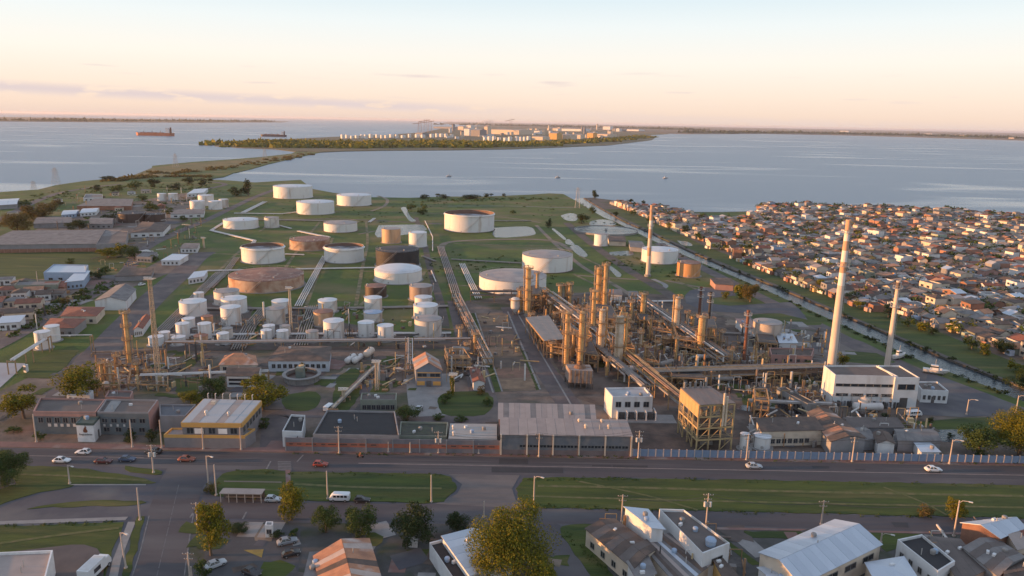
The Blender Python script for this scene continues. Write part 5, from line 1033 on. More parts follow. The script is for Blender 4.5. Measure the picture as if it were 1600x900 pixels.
# substation, power house
t, Q = bld('substation', 'white substation block with row of square windows and transformers in front', 'building', [(957, 622), (1020, 622), (1007, 607), (945, 608)], 6.8, WWH, mat('substation_roof', (.38, .37, .38), .8, (.3, .29, .29), .2, .7), 'flat', win=wrow(0, 4, 3.9, 5.6, .58))
t2 = thing('transformer_bank', 'row of dark grey transformers with white dividing walls by the substation', 'transformer', G(990, 654))
for k in range(5):
    MB().box((-5.2 + k * 2.9, 0, 1.4), (.3, 4.2, 2.8)).build('dividing_wall', WWH, t2)
    if k < 4:
        b_ = MB().box((-3.75 + k * 2.9, 0, 1.2), (1.7, 2.4, 2.2)).build('transformer', DK, t2)
        for j in range(3): MB().lathe([(.12, 2.3), (.18, 2.5), (.12, 2.7), (.18, 2.9), (.1, 3.2)], 8, (-4.3 + k * 2.9 + j * .55, 0, 0)).build('bushing', PIPEW, b_)
MB().box((2.5, -.4, .15), (20, 6.5, .3)).build('plinth', CONC, t2)
PWROOF = mat('power_roof', (.15, .115, .10), .9, (.11, .085, .075), .3, .8)
t, Q = bld('power_house', 'white power house with two dark window strips under the tallest chimney', 'building', [(1305, 588), (1403, 590), (1370, 573), (1287, 573)], 10.2, WWH, PWROOF, 'flat', win=wrow(0, 4, 6.9, 7.8, .96, .02, .99) + wrow(0, 4, 3.6, 4.5, .8, .02, .99))
t, Q = bld('power_house_wing', 'white wing with dark doorway at the right of the power house', 'building', [(1399, 592), (1437, 592.5), (1405, 573), (1372, 573)], 10.0, WWH, PWROOF, 'flat', win=[(0, .15, .85, 6.4, 8.2)], doors=[(0, .3, .62, 3.6, DK)])
bld('small_annex', 'low white annex with corner turret right of the power house', 'building', [(1440, 611), (1482, 613), (1464, 598), (1430, 598)], 4.0, WWH, PWROOF, 'flat', win=wrow(0, 5, 1.2, 2.6, .5), doors=[(0, .4, .52, 2.3, None)])
t3 = thing('switchgear', 'dark row of switchgear and pipework along the power house front', 'switchgear', G(1352, 636)); rng = random.Random(4)
for k in range(22):
    x = -11 + k * 1.05; b_ = MB().box((x, rng.uniform(-1, 1), .9), (.7, .9, rng.uniform(1.2, 2.4))).build('cabinet', rng.choice([DK, WGR, DARKSTEEL]), t3)
    if k % 3 == 0: MB().bar((x, 0, 0), (x, 0, 4.2), .12).bar((x - 1, 0, 4.0), (x + 1, 0, 4.0), .1).build('gantry', STEEL, t3)
g = G(1356, 646); t3 = thing('dome_vessel', 'brown domed vessel behind the white yard tank', 'vessel', g + Vector((0, 3, 0))); smooth_by_angle(MB().lathe([(2, 0), (2, 2.4), (1.7, 3.4), (1, 4.1), (.02, 4.3)], 18).build('shell', CHW, t3)); MB().lathe([(.3, 4.2), (.3, 4.9), (.01, 4.9)], 8).build('vent', STEEL, t3)
bld('cream_windowed_shed', 'long brown-roofed shed with cream wall and white windows behind blue fence', 'building', [(1190, 674), (1286, 672), (1272, 655), (1182, 657)], 4.6, WCR, RFB, 'shed', .6, win=wrow(0, 7, .9, 2.2, .7, .15, .8))
bld('rusty_gabled_shed', 'rusty brown gabled shed running back from the blue fence', 'building', [(1299, 690), (1352, 684), (1296, 641), (1262, 645)], 4.5, WGR, [RFB, RFO, RFB], 'gable_v', 1.2, sheets=6)
bld('sunken_shed', 'grey shed right of the rusty gabled shed', 'building', [(1338, 688), (1366, 686), (1350, 668), (1325, 670)], 3.2, WGR, RFG, 'gable_u', .8)
bld('ruined_shed', 'mossy ruined shed with white gable end beside blue fence', 'building', [(1372, 692), (1398, 693), (1388, 676), (1364, 677)], 3.6, WWH, RFB, 'gable_v', .9)
bld('grey_hall', 'low grey hall with mossy roof beside the dark pond', 'building', [(1404, 688), (1470, 689), (1455, 671), (1398, 671)], 3.4, WGR, RFG, 'gable_u', .8, sheets=5)
bld('white_roof_shed', 'small shed with bright white sheet roof behind blue fence', 'building', [(1440, 706), (1468, 706), (1452, 693), (1428, 692)], 2.6, WWH, RFZ, 'shed', .3)
bld('brown_roof_shed', 'low brown shed in front of the cooling pond', 'building', [(1330, 668), (1412, 668), (1400, 655), (1318, 655)], 2.8, WGR, WORN, 'shed', .4)
bld('pump_house', 'pale pump house with row of arches beside the dark pond', 'building', [(1262, 633), (1276, 632), (1226, 606), (1214, 608)], 3.6, CONC, RFB, 'flat', win=wrow(3, 6, .8, 2.4, .55))
bld('long_ruin', 'long brick ruin with small windows in the gravel yard', 'building', [(1205, 556), (1268, 558), (1272, 546), (1202, 545)], 3.0, WPK, RFB, 'flat', win=wrow(0, 5, 1.0, 2.0, .35))
bld('white_shed', 'white shed with pinkish roof beside the leaning stack', 'building', [(1164, 512), (1180, 514), (1172, 500), (1150, 500)], 3.4, WWH, WPK, 'shed', .4)
tank((1175, 1218, 534, 508), 'beige tank with stair beside the leaning stack', GT, paint('tank_beige', (.46, .38, .32), .2), RG, 'cone', n=36)
bld('blue_roof_store', 'small store with pale blue roof beside the beige tank', 'building', [(1218, 536), (1246, 536), (1238, 523), (1214, 523)], 2.4, WWH, RFZ, 'shed', .3)
bld('red_roof_bungalow', 'reddish bungalow under trees inside the road loop', 'building', [(1118, 444), (1146, 446), (1142, 436), (1110, 436)], 3.2, WPK, RFB, 'shed', .5)
bld('grey_store', 'grey-roofed white store on the grass right of the tall columns', 'building', [(952, 460), (972, 461), (969, 452), (948, 452)], 3.0, WWH, RFG, 'gable_u', .8); bld('white_store', 'small white store right of the grey-roofed one', 'building', [(985, 463), (998, 464), (995, 455), (982, 455)], 2.6, WWH, RFG, 'gable_u', .6)
bld('pump_shed', 'brown shed beside the settling basin and small white tank', 'building', [(952, 377), (978, 378), (976, 370), (950, 370)], 3.2, WCR, RFB, 'shed', .4)
bld('canal_side_house', 'small grey house behind the slim banded chimney by the canal', 'building', [(985, 386), (1008, 388), (1002, 377), (982, 376)], 3.0, WGR, RFG, 'gable_u', .8)
# left side buildings
for c, h, lb, w_, rf, rt, rs, sh in [
    ([(95, 494), (150, 494), (163, 480), (106, 479)], 3.4, 'long red-tiled shed, rear one of two by the wide road', WCR, RFR, 'hip', 1.4, 1), ([(66, 513), (116, 512), (134, 498), (80, 497)], 3.6, 'red-tiled shed with dark porch, front one of two by the wide road', WGR, RFR, 'hip', 1.4, 1),
    ([(148, 470), (196, 470), (212, 452), (182, 446)], 4.5, 'grey gabled store with sunlit ridge beside the wide road', WWH, RFG, 'gable_v', 1.8, 5), ([(209, 515), (222, 513), (235, 495), (224, 494)], 3.2, 'narrow white house with red roof beside the orange column', WWH, RFR, 'gable_v', 1.0, 1),
    ([(-30, 383), (150, 381), (190, 360), (20, 362)], 5.0, 'vast low grey shed at the left edge with brick yard wall', WGR, RFG, 'shed', .6, 12), ([(150, 383), (196, 380), (200, 362), (164, 360)], 5.5, 'dark-fronted end bay of the vast grey shed', WGR, WORN, 'flat', 0, 1),
    ([(204, 364), (255, 362), (266, 350), (222, 346)], 3.6, 'white house with hipped brown roof beside the straight road', WWH, RFB, 'hip', 1.6, 1), ([(52, 350), (112, 348), (112, 339), (62, 338)], 3.5, 'pale long house behind the round bushy tree', WGR, RFG, 'gable_u', 1.2, 4), ([(140, 350), (175, 350), (178, 341), (142, 340)], 3.5, 'grey gabled house left of the dark brown tanks', WGR, RFG, 'gable_u', 1.4, 1),
    ([(120, 322), (205, 322), (208, 312), (150, 311)], 4, 'brick-fronted shed near the far left shore', WBR, RFG, 'shed', .6, 6), ([(96, 336), (118, 334), (124, 328), (100, 329)], 3, 'small blue-windowed white house in front of the far shed', WBL, RFZ, 'gable_u', .8, 1), ([(125, 333), (150, 331), (155, 325), (130, 326)], 3, 'white-roofed house right of the blue-windowed one', WWH, RFZ, 'gable_u', .8, 1),
    ([(292, 303), (318, 301), (325, 295), (304, 296)], 3.5, 'shed with bright white roof behind the small tank cluster', WWH, RFZ, 'shed', .4, 1), ([(266, 335), (318, 334), (320, 327), (280, 327)], 3.2, 'long white shed in front of the small tank cluster', WWH, RFG, 'gable_u', .8, 1), ([(130, 310), (160, 309), (160, 304), (134, 304)], 3, 'flat white hut near the shore', WWH, RFG, 'flat', 0, 1),
    ([(68, 427), (134, 427), (138, 415), (84, 414)], 4.5, 'pale blue warehouse on the field edge', WBL, RFZ, 'flat', 0, 1), ([(102, 441), (130, 438), (140, 425), (122, 424)], 4, 'light blue lean-to at the end of the blue warehouse', WBL, RFZ, 'shed', .5, 1), ([(22, 447), (90, 446), (96, 439), (30, 439)], 4, 'pale green-grey long shed at the left', WGN, RFG, 'flat', 0, 1),
    ([(213, 402), (236, 403), (246, 395), (224, 394)], 3, 'dark open garage with orange lorry lift beside the road', WGR, RFG, 'flat', 0, 1), ([(252, 407), (280, 407), (294, 399), (270, 398)], 3, 'long white stall beside the straight road', WWH, RFZ, 'shed', .4, 1), ([(282, 388), (308, 388), (312, 380), (290, 380)], 3, 'white depot house below the low white tank', WWH, RFG, 'gable_u', .8, 1),
    ([(180, 432), (236, 430), (240, 420), (196, 420)], 2.8, 'brown-roofed workshop beside the lattice mast road', WGR, RFB, 'shed', .4, 4), ([(294, 436), (318, 432), (324, 424), (304, 426)], 3, 'small white hut left of the wide rusty tank', WWH, RFZ, 'shed', .4, 1), ([(-20, 322), (26, 319), (30, 310), (-10, 312)], 4, 'grey hall at the left shore', WGR, RFZ, 'gable_u', 1, 3),
    ([(36, 573), (40, 574), (44, 571), (39, 571)], 2, 'tiny white pump hut by the pale concrete pad', WWH, RFG, 'flat', 0, 1), ([(104, 618), (140, 620), (146, 612), (110, 611)], 2.5, 'white bus shelter behind the teal office', WWH, RFZ, 'flat', 0, 1), ([(164, 622), (204, 623), (208, 613), (170, 612)], 2.6, 'dark low store with orange wall behind the teal office', WPK, WORN, 'flat', 0, 1)]:
    bld('shed' if 'shed' in lb else 'house' if 'house' in lb else 'hall', lb, 'building', c, h, w_, rf, rt, rs, sheets=sh, win=wrow(0, 4, .8, 2.0, .4) if h < 4.6 and sh < 3 else ())
# foreground houses and yards (near edge of the picture)
GAL = [RFZ, mat('zinc2', (.41, .45, .51), .45, (.36, .40, .46), .15, .6, metal=.2)]
t, Q = bld('large_gabled_hall', 'large hall with pale blue-grey sheet roof in the near right corner', 'building', [(1250, 912), (1376, 850), (1305, 813), (1188, 864)], 5.2, WCR, GAL, 'gable_u', 1.7, sheets=12, win=wrow(0, 4, 2.6, 3.9, .6))
bld('blue_sheet_house', 'blue-grey sheet-roofed house left of the big yellow-lit tree', 'building', [(735, 902), (800, 880), (742, 826), (692, 842)], 4.6, WWH, GAL, 'shed_l', .5, sheets=6)
bld('white_side_wing', 'white flat-topped lean-to along the blue sheet-roofed house', 'building', [(712, 912), (738, 904), (690, 846), (671, 851)], 3.4, WWH, DARKROOF, 'flat')
t, Q = bld('rusty_roof_house', 'house with orange rust-streaked roof slope in the near left', 'building', [(505, 925), (600, 925), (575, 842), (492, 870)], 4.0, WCR, [RFO, RFO, mat('rust_pale', (.46, .36, .31), .85), RFO, RFB], 'gable_v', 1.7, sheets=9, win=[])
bld('grey_fibre_house', 'grey fibre-sheet roof left of the rust-streaked roof', 'building', [(472, 925), (510, 925), (520, 862), (486, 868)], 3.2, WGR, RFG, 'shed_l', .5, sheets=5)
bld('brown_roof_house', 'house with brown barrel-like roof and long sunlit cream wall', 'building', [(990, 888), (1024, 858), (960, 812), (916, 826)], 4.2, WCR, [RFB, WORN], 'gable_v', .7, sheets=7, win=wrow(3, 4, .9, 2.2, .35))
bld('tall_party_wall_house', 'narrow house with pale blue roof and tall sunlit white side wall', 'building', [(1018, 828), (1036, 827), (1012, 797), (977, 796)], 6.5, WWH, RFZ, 'shed_l', .5, sheets=3)
t, Q = bld('long_walled_house', 'long house with dark brown roof and sunlit wall along its left side', 'building', [(1098, 868), (1140, 852), (1068, 799), (1030, 798)], 6.0, WWH, WORN, 'flat', win=[(0, .35, .75, 3.0, 4.4)])
on_roof(t, Q, [(.5, .12, 1.4)], 6.0, WBL, 'tank')
bld('brick_wall_house', 'low ochre brick-walled yard house at the bottom edge', 'building', [(1130, 905), (1152, 900), (1122, 868), (1112, 872)], 3.5, WYE, RFB, 'shed_l', .5)
bld('patchwork_roof_house', 'low house with patchwork grey and brown sheet roof', 'building', [(1062, 918), (1112, 880), (1045, 838), (1000, 850)], 3.2, WCR, [RFG, RFB, WORN, RFP, RFG, RFZ], 'shed', .4, sheets=11)
bld('lean_to_house', 'small white lean-to at the bottom edge in front of brown barrel roof', 'building', [(1000, 912), (1024, 896), (1012, 872), (980, 880)], 4.0, WWH, RFG, 'shed', .3)
bld('brick_gable_house', 'house with brown brick gable and white sheet roof by the parallel street', 'building', [(1562, 840), (1600, 824), (1572, 810), (1504, 817)], 5.4, WBR, GAL, 'gable_u', 1.2, sheets=4)
bld('terracotta_roof_house', 'pale house with orange ridge roof at the right edge', 'building', [(1590, 858), (1650, 842), (1610, 818), (1560, 826)], 4.4, WCR, [RFP, RFR], 'gable_u', 1.0, sheets=3, win=wrow(0, 3, 1.2, 2.6, .4))
bld('white_terrace_house', 'white terrace house with dark cluttered flat roof', 'building', [(1465, 896), (1492, 880), (1440, 838), (1402, 846)], 4.2, WWH, DARKROOF, 'flat', win=wrow(3, 4, 1.4, 2.6, .35) + wrow(0, 2, 1.4, 2.6, .4))
bld('grey_roof_house', 'grey house with mossy roof right of the white terrace', 'building', [(1560, 900), (1600, 870), (1556, 842), (1506, 856)], 4.4, WGR, [RFG, WORN], 'gable_v', 1.0, sheets=5, win=wrow(0, 2, 1.4, 2.6, .4))
bld('dark_yard_house', 'dark roofed yard house between white terrace and grey house', 'building', [(1500, 910), (1540, 890), (1500, 848), (1452, 842)], 3.4, WCR, WORN, 'shed', .5, sheets=5)
bld('bluish_roof_house', 'bluish hipped roof house in front of the large hall', 'building', [(1378, 925), (1440, 915), (1412, 870), (1354, 880)], 3.8, WCR, RFZ, 'hip', 1.2)
bld('small_blue_roof_house', 'small blue-roofed house left of the large hall', 'building', [(1210, 920), (1245, 918), (1215, 884), (1186, 888)], 3.0, WWH, RFZ, 'gable_u', .8)
bld('right_edge_house', 'brown-roofed house at the bottom right corner', 'building', [(1570, 930), (1640, 920), (1620, 872), (1568, 885)], 4.0, WBR, RFB, 'gable_u', 1.2, sheets=3)
t, Q = bld('petrol_station_canopy', 'pale sheet-roofed building at bottom left corner', 'building', [(-60, 925), (70, 912), (83, 863), (-40, 868)], 4.6, SIGNW, [RFP, RFG], 'flat', parapet=True, roof2=SIGNW)
bld('guard_hut', 'small white guard hut at the parking lot entrance', 'building', [(414, 824), (426, 824), (427, 818), (416, 818)], 2.5, WWH, RFB, 'flat', win=[(0, .2, .8, 1.0, 2.0)])
g0, g1 = G(345, 783), G(411, 784.5); gm = (g0 + g1) / 2; t = thing('bus_shelter', 'long low grey-roofed bus shelter on the lawn left of parked cars', 'shelter', gm); hw = (g1 - g0).length / 2
MB().box((0, .6, 2.3), (hw * 2, 2.6, .16)).build('roof', CONC, t); MB().box((0, 1.7, 1.1), (hw * 1.96, .12, 2.1)).build('back_wall', DK, t); MB().box((0, 1.3, .45), (hw * 1.7, .45, .1)).build('bench', CONC, t)
for k in range(6): MB().box((-hw * .95 + hw * 1.9 * k / 5, -.5, 1.1), (.14, .14, 2.2)).build('post', STEEL, t)
bld('garden_hut', 'small white hut under the dark green trees', 'building', [(638, 838), (652, 839), (653, 830), (640, 829)], 2.6, WWH, RFG, 'shed', .3)
# yellow triangle marking shelter in the parking lot
sheet('painted_triangle', [(380, 860), (412, 859), (409, 872)], mat('yellow_paint', (.30, .20, .04), .8, (.2, .14, .04), .5, .7), 9)
# ------------------------------------------------------------------ trees
def leaf_mat(name, col, col2):
    m = bpy.data.materials.new(name); m.use_nodes = True; MATS[name] = m; t = m.node_tree; nd = t.nodes; b = nd['Principled BSDF']
    b.inputs['Roughness'].default_value = .75; b.inputs['Specular IOR Level'].default_value = .2
    g = nd.new('ShaderNodeNewGeometry'); mx = nd.new('ShaderNodeMix'); mx.data_type = 'RGBA'; mx.inputs[6].default_value = (*col, 1); mx.inputs[7].default_value = (*col2, 1)
    t.links.new(g.outputs['Random Per Island'], mx.inputs[0]); t.links.new(mx.outputs[2], b.inputs['Base Color'])
    tr = nd.new('ShaderNodeBsdfTranslucent'); t.links.new(mx.outputs[2], tr.inputs[0]); ms = nd.new('ShaderNodeMixShader'); ms.inputs[0].default_value = .22
    o = nd['Material Output']; t.links.new(b.outputs[0], ms.inputs[1]); t.links.new(tr.outputs[0], ms.inputs[2]); t.links.new(ms.outputs[0], o.inputs[0]); return m
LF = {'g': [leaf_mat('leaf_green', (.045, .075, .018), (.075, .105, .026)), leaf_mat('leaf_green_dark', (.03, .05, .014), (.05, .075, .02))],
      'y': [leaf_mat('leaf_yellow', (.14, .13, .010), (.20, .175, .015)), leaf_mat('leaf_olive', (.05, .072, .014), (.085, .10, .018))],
      'o': [leaf_mat('leaf_ochre', (.13, .10, .025), (.10, .085, .025)), leaf_mat('leaf_russet', (.10, .07, .03), (.13, .085, .03))],
      'd': [leaf_mat('leaf_dark', (.026, .042, .014), (.04, .06, .018)), leaf_mat('leaf_dark2', (.02, .034, .012), (.034, .05, .016))]}
BARK = mat('bark', (.14, .105, .08), .95, (.09, .07, .055), 1.5, .8)
def crown_mesh(seed, nclump, nleaf, ls, kind_):
    """unit crown (about 1 wide and 1 tall around 0): leaf faces spread over uneven clumps"""
    rng = random.Random(seed); m = MB(); cl = []
    for k in range(nclump):
        while True:
            p = Vector((rng.uniform(-1, 1), rng.uniform(-1, 1), rng.uniform(-1, 1)))
            if .25 < p.length < 1: break
        p.normalize(); q = rng.choice([rng.uniform(.2, .8), rng.uniform(.6, 1.06)])
        p = Vector((p.x * .42 * q, p.y * .42 * q, p.z * .40 * q)); cl.append((p, rng.uniform(.13, .24) * (1.3 - q * .55)))
    for k in range(nleaf):
        c, r = rng.choice(cl)
        d = Vector((rng.gauss(0, 1), rng.gauss(0, 1), rng.gauss(0, 1) + .25)).normalized()
        p = c + d * r * rng.uniform(.55, 1.08); s_ = ls * rng.uniform(.6, 1.35)
        n_ = (d + Vector((rng.gauss(0, .6), rng.gauss(0, .6), rng.gauss(0, .6)))).normalized(); u_ = n_.cross(Vector((rng.gauss(0, 1), rng.gauss(0, 1), rng.gauss(0, 1)))).normalized(); v_ = n_.cross(u_) * rng.uniform(.5, .9)
        m.add([p - u_ * s_, p + v_ * s_ * .8, p + u_ * s_, p - v_ * s_ * .8], [(0, 1, 2, 3)], 0 if rng.random() < .7 else 1)
    return m.mesh('crown', LF[kind_])
CR = {}
def crown(kind_, size, i):
    key = (kind_, size, i)
    if key not in CR: CR[key] = crown_mesh(hash((ord(kind_), 'fmn'.index(size), i)) % 9999, *{'f': (14, 700, .05), 'm': (26, 5200, .022), 'n': (46, 27000, .0112)}[size], kind_)
    return CR[key]
TRK = {}
def trunk_mesh(i):
    if i in TRK: return TRK[i]
    rng = random.Random(i); m = MB(); m.tube([(0, 0, 0), (rng.uniform(-.02, .02), 0, .25), (rng.uniform(-.03, .03), 0, .5)], [.045, .034, .024], 8)
    for k in range(5):
        a = 1.256 * k + rng.uniform(-.3, .3); z = rng.uniform(.28, .5); l = rng.uniform(.2, .34); m.tube([(0, 0, z), (math.cos(a) * l * .5, math.sin(a) * l * .5, z + l * .5), (math.cos(a) * l, math.sin(a) * l, z + l * .95)], [.02, .013, .005], 5)
    TRK[i] = m.mesh('trunk', BARK); return TRK[i]
NT = [0]
def tree(x, yb, w, h, kd, label, group='trees', name='tree', size=None, lift=None):
    g = G(x, yb); s = ppm(x, yb); W_, H_ = w / s, hgt(x, yb, yb - h); NT[0] += 1
    size = size or ('n' if w > 75 else 'm' if w > 26 else 'f')
    t = thing(name, label, 'tree' if name == 'tree' else 'shrub', (g.x, g.y, 0), 0, group)
    low = lift if lift is not None else (0.0 if h < w * .75 else .02)
    c = bpy.data.objects.new('crown', crown(kd, size, NT[0] % 3)); C.objects.link(c); c.parent = t
    ch = H_ * (1 - low); c.location = (0, 0, H_ * low + ch * .5); c.scale = (W_ * (1.1 if size == 'n' else 1.14), W_ * (1.1 if size == 'n' else 1.14), ch * 1.1); c.rotation_euler.z = NT[0] * 1.3
    k = bpy.data.objects.new('trunk', trunk_mesh(NT[0] % 4)); C.objects.link(k); k.parent = t; tw = min(W_, H_) ; k.scale = (tw, tw, H_); k.rotation_euler.z = NT[0]
    return t
TREES = [
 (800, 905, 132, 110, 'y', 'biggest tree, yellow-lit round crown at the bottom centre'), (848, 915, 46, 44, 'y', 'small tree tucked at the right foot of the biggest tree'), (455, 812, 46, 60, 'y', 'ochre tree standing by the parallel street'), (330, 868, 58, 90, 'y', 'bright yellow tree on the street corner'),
 (510, 832, 44, 40, 'g', 'left one of two round green trees by the parallel street'), (566, 834, 52, 44, 'g', 'right one of two round green trees by the parallel street'), (650, 852, 66, 68, 'd', 'dark green tree above the small white hut'), (715, 832, 40, 32, 'd', 'low dark green tree left of the biggest tree'), (6, 760, 76, 58, 'g', 'green tree cut by the left edge beside the avenue'),
 (1592, 712, 84, 72, 'y', 'large bushy tree at right edge beyond the blue fence'), (1528, 712, 66, 48, 'g', 'grey-green bush left of the large right-edge tree'), (1610, 620, 60, 40, 'd', 'dark tree at the right edge beside the canal'), (1488, 812, 36, 36, 'y', 'small olive tree behind the lamp pole on the long lawn'), (1444, 806, 24, 18, 'o', 'brownish shrub on the long lawn'),
 (127, 622, 68, 54, 'y', 'round tree with sunlit yellow top behind the teal office'), (38, 654, 62, 50, 'y', 'tree at the left end of the teal office'), (412, 640, 72, 50, 'y', 'spreading tree behind the orange-trimmed office'), (334, 624, 40, 36, 'g', 'tree left of the white banded house'), (298, 634, 42, 24, 'y', 'low yellow shrub behind the annex'), (637, 657, 38, 22, 'g', 'round shrub behind the tarred roof'),
 (707, 618, 10, 34, 'y', 'narrow cypress-like tree in the garden'), (752, 616, 16, 14, 'o', 'small shrub at the garden corner'), (695, 630, 18, 14, 'g', 'shrub at left end of the garden'), (762, 634, 16, 14, 'g', 'shrub at right end of the garden'), (470, 590, 20, 26, 'o', 'russet shrub by the clarifier'),
 (1172, 472, 30, 32, 'o', 'ochre round tree, right one inside the road loop'), (1156, 466, 22, 26, 'y', 'ochre tree, left one inside the road loop'), (1134, 466, 16, 12, 'y', 'small bush inside the road loop'), (1316, 574, 24, 26, 'y', 'yellow bush between the two chimneys'), (1265, 575, 26, 12, 'g', 'dark bush left of the tallest chimney'),
 (28, 364, 44, 34, 'o', 'big round ochre tree by the left shore road'), (66, 344, 56, 30, 'o', 'wide ochre tree behind the big round one'), (125, 360, 36, 16, 'd', 'dark green bush in front of the vast shed'), (168, 404, 34, 18, 'y', 'yellow bush on the field edge'), (188, 398, 26, 20, 'y', 'taller yellow bush on the field edge'), (206, 402, 28, 18, 'g', 'green bush beside the outer road'), (110, 412, 16, 8, 'g', 'tiny bush in the grass field'),
 (388, 306, 22, 26, 'd', 'tall dark tree by the inlet'), (368, 306, 26, 14, 'd', 'dark bush left of the tall inlet tree'), (240, 292, 22, 14, 'd', 'tree at the far left shore, left of the shore row'), (212, 296, 24, 14, 'g', 'green tree on the shore beside road'), (185, 300, 20, 12, 'g', 'small tree by the shore huts'), (295, 288, 26, 12, 'd', 'dark bush near the marsh'), (320, 290, 24, 12, 'd', 'dark bush beside the inlet tip'), (236, 330, 26, 14, 'g', 'tree behind the dark brown tanks'), (262, 334, 20, 10, 'g', 'bush right of the dark brown tanks'), (175, 344, 26, 10, 'd', 'dark bush left of the brown tanks'),
 (40, 322, 20, 10, 'g', 'bush by the left shore hall'), (90, 322, 22, 12, 'o', 'ochre tree before the far brick shed'), (150, 298, 20, 9, 'd', 'dark bush by the flat white hut'), (275, 296, 24, 10, 'd', 'dark bush behind the tiny tank pair'), (170, 282, 24, 8, 'd', 'bush at the foot of the marsh'), (222, 314, 18, 10, 'g', 'bush right of the brick-fronted shed'), (286, 346, 16, 9, 'g', 'bush beside the hipped white house'), (80, 372, 18, 10, 'd', 'bush behind the vast shed'), (150, 436, 20, 12, 'd', 'dark bush beside the blue warehouse'), (165, 428, 22, 12, 'g', 'green bush behind the blue lean-to'), (62, 476, 16, 12, 'g', 'tree amid the left edge houses'), (6, 478, 18, 14, 'd', 'dark tree at the left edge among houses'), (130, 462, 20, 12, 'g', 'bush beside the grey gabled store'), (102, 474, 18, 10, 'o', 'ochre bush beside the outer road'), (54, 496, 16, 12, 'g', 'small tree left of red-tiled sheds'), (240, 408, 16, 10, 'g', 'bush right of the dark open garage'), (196, 466, 14, 9, 'd', 'bush at the grey gabled store end'),
 (690, 310, 24, 7, 'd', 'low shore bush left of the tall open tank'), (664, 310, 22, 6, 'd', 'low shore bush near the water'), (735, 310, 30, 7, 'd', 'low shore bush behind the tall open tank'), (762, 308, 16, 6, 'd', 'low shore bush right of the tall open tank'), (787, 307, 8, 5, 'd', 'tiny lone shore tree'), (660, 335, 18, 16, 'g', 'tree left of the tall open tank'), (642, 328, 16, 10, 'g', 'bush beside the narrow pond'), (802, 334, 10, 6, 'g', 'bush on the meadow right of the tall open tank'),
 (909, 349, 24, 16, 'd', 'dark bushes between two ponds'), (928, 310, 14, 13, 'd', 'tree at the canal mouth'), (858, 356, 12, 14, 'd', 'tree by the ditch'), (962, 338, 10, 8, 'd', 'bush on canal bank near the mouth'), (925, 334, 12, 12, 'g', 'bush near the canal pylon'), (1005, 322, 10, 9, 'd', 'shore tree at the start of the town'), (986, 318, 10, 8, 'd', 'small shore tree before the town'),
 (700, 620, 12, 10, 'g', 'round bush in the garden middle'), (205, 690, 26, 16, 'd', 'dark hedge bush before the teal wing'), (236, 690, 22, 20, 'd', 'tall hedge bush before the teal wing'), (62, 688, 18, 14, 'g', 'shrub at the teal office entrance'), (20, 676, 26, 10, 'g', 'low shrub left of the teal office'), (412, 668, 22, 14, 'g', 'bush at the right side of the orange-trimmed office'), (330, 768, 26, 14, 'o', 'low brownish shrub at the lawn corner'), (720, 657, 22, 8, 'g', 'small shrub below the garden'), (685, 656, 22, 10, 'g', 'small shrub left below the garden'),
 (560, 856, 14, 16, 'd', 'dark shrub between the two street houses'), (460, 838, 18, 12, 'g', 'hedge shrub by the parking lot'), (432, 838, 24, 9, 'd', 'dark hedge by the guard hut'), (316, 905, 26, 30, 'g', 'green shrub below the bright yellow tree'), (370, 830, 34, 10, 'd', 'dark hedge along the parking lot'), (1385, 652, 16, 6, 'd', 'bush in the power house yard'), (1455, 660, 14, 8, 'd', 'bush on the strip by the dark pond'), (1484, 684, 12, 8, 'd', 'bush beside the dark pond')]
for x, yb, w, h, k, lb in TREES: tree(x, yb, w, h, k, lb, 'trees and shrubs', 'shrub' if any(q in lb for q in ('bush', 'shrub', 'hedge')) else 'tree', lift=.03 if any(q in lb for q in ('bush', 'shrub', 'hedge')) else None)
for i, (x, yb, w, h, k) in enumerate([(1245, 440, 20, 16, 'g'), (1262, 446, 18, 12, 'y'), (1284, 452, 22, 18, 'y'), (1330, 474, 20, 18, 'g'), (1344, 482, 20, 16, 'y'), (1388, 496, 26, 22, 'd'), (1398, 500, 18, 14, 'y'), (1420, 510, 22, 16, 'g'), (1440, 516, 24, 16, 'y'), (1455, 522, 20, 12, 'd'), (1518, 546, 24, 20, 'g'), (1540, 554, 22, 20, 'y'), (1568, 552, 30, 24, 'd'), (1586, 580, 26, 18, 'y'), (1600, 592, 30, 20, 'g'), (1215, 428, 18, 12, 'y'), (1188, 418, 16, 12, 'y'), (1160, 404, 16, 12, 'o'), (1120, 388, 16, 12, 'y'), (1092, 376, 16, 14, 'g'), (1070, 366, 16, 14, 'd'), (1046, 358, 14, 12, 'y'), (1016, 348, 14, 12, 'g'), (990, 336, 12, 9, 'g')]):
    tree(x, yb, w, h, k, f'{["yellow-lit", "small green", "dark round", "bushy"][i % 4]} tree on the far canal bank, {ordinal(1 + sorted([1245, 1262, 1284, 1330, 1344, 1388, 1398, 1420, 1440, 1455, 1518, 1540, 1568, 1586, 1600, 1215, 1188, 1160, 1120, 1092, 1070, 1046, 1016, 990]).index(x))} from the canal mouth', 'trees on the far canal bank')
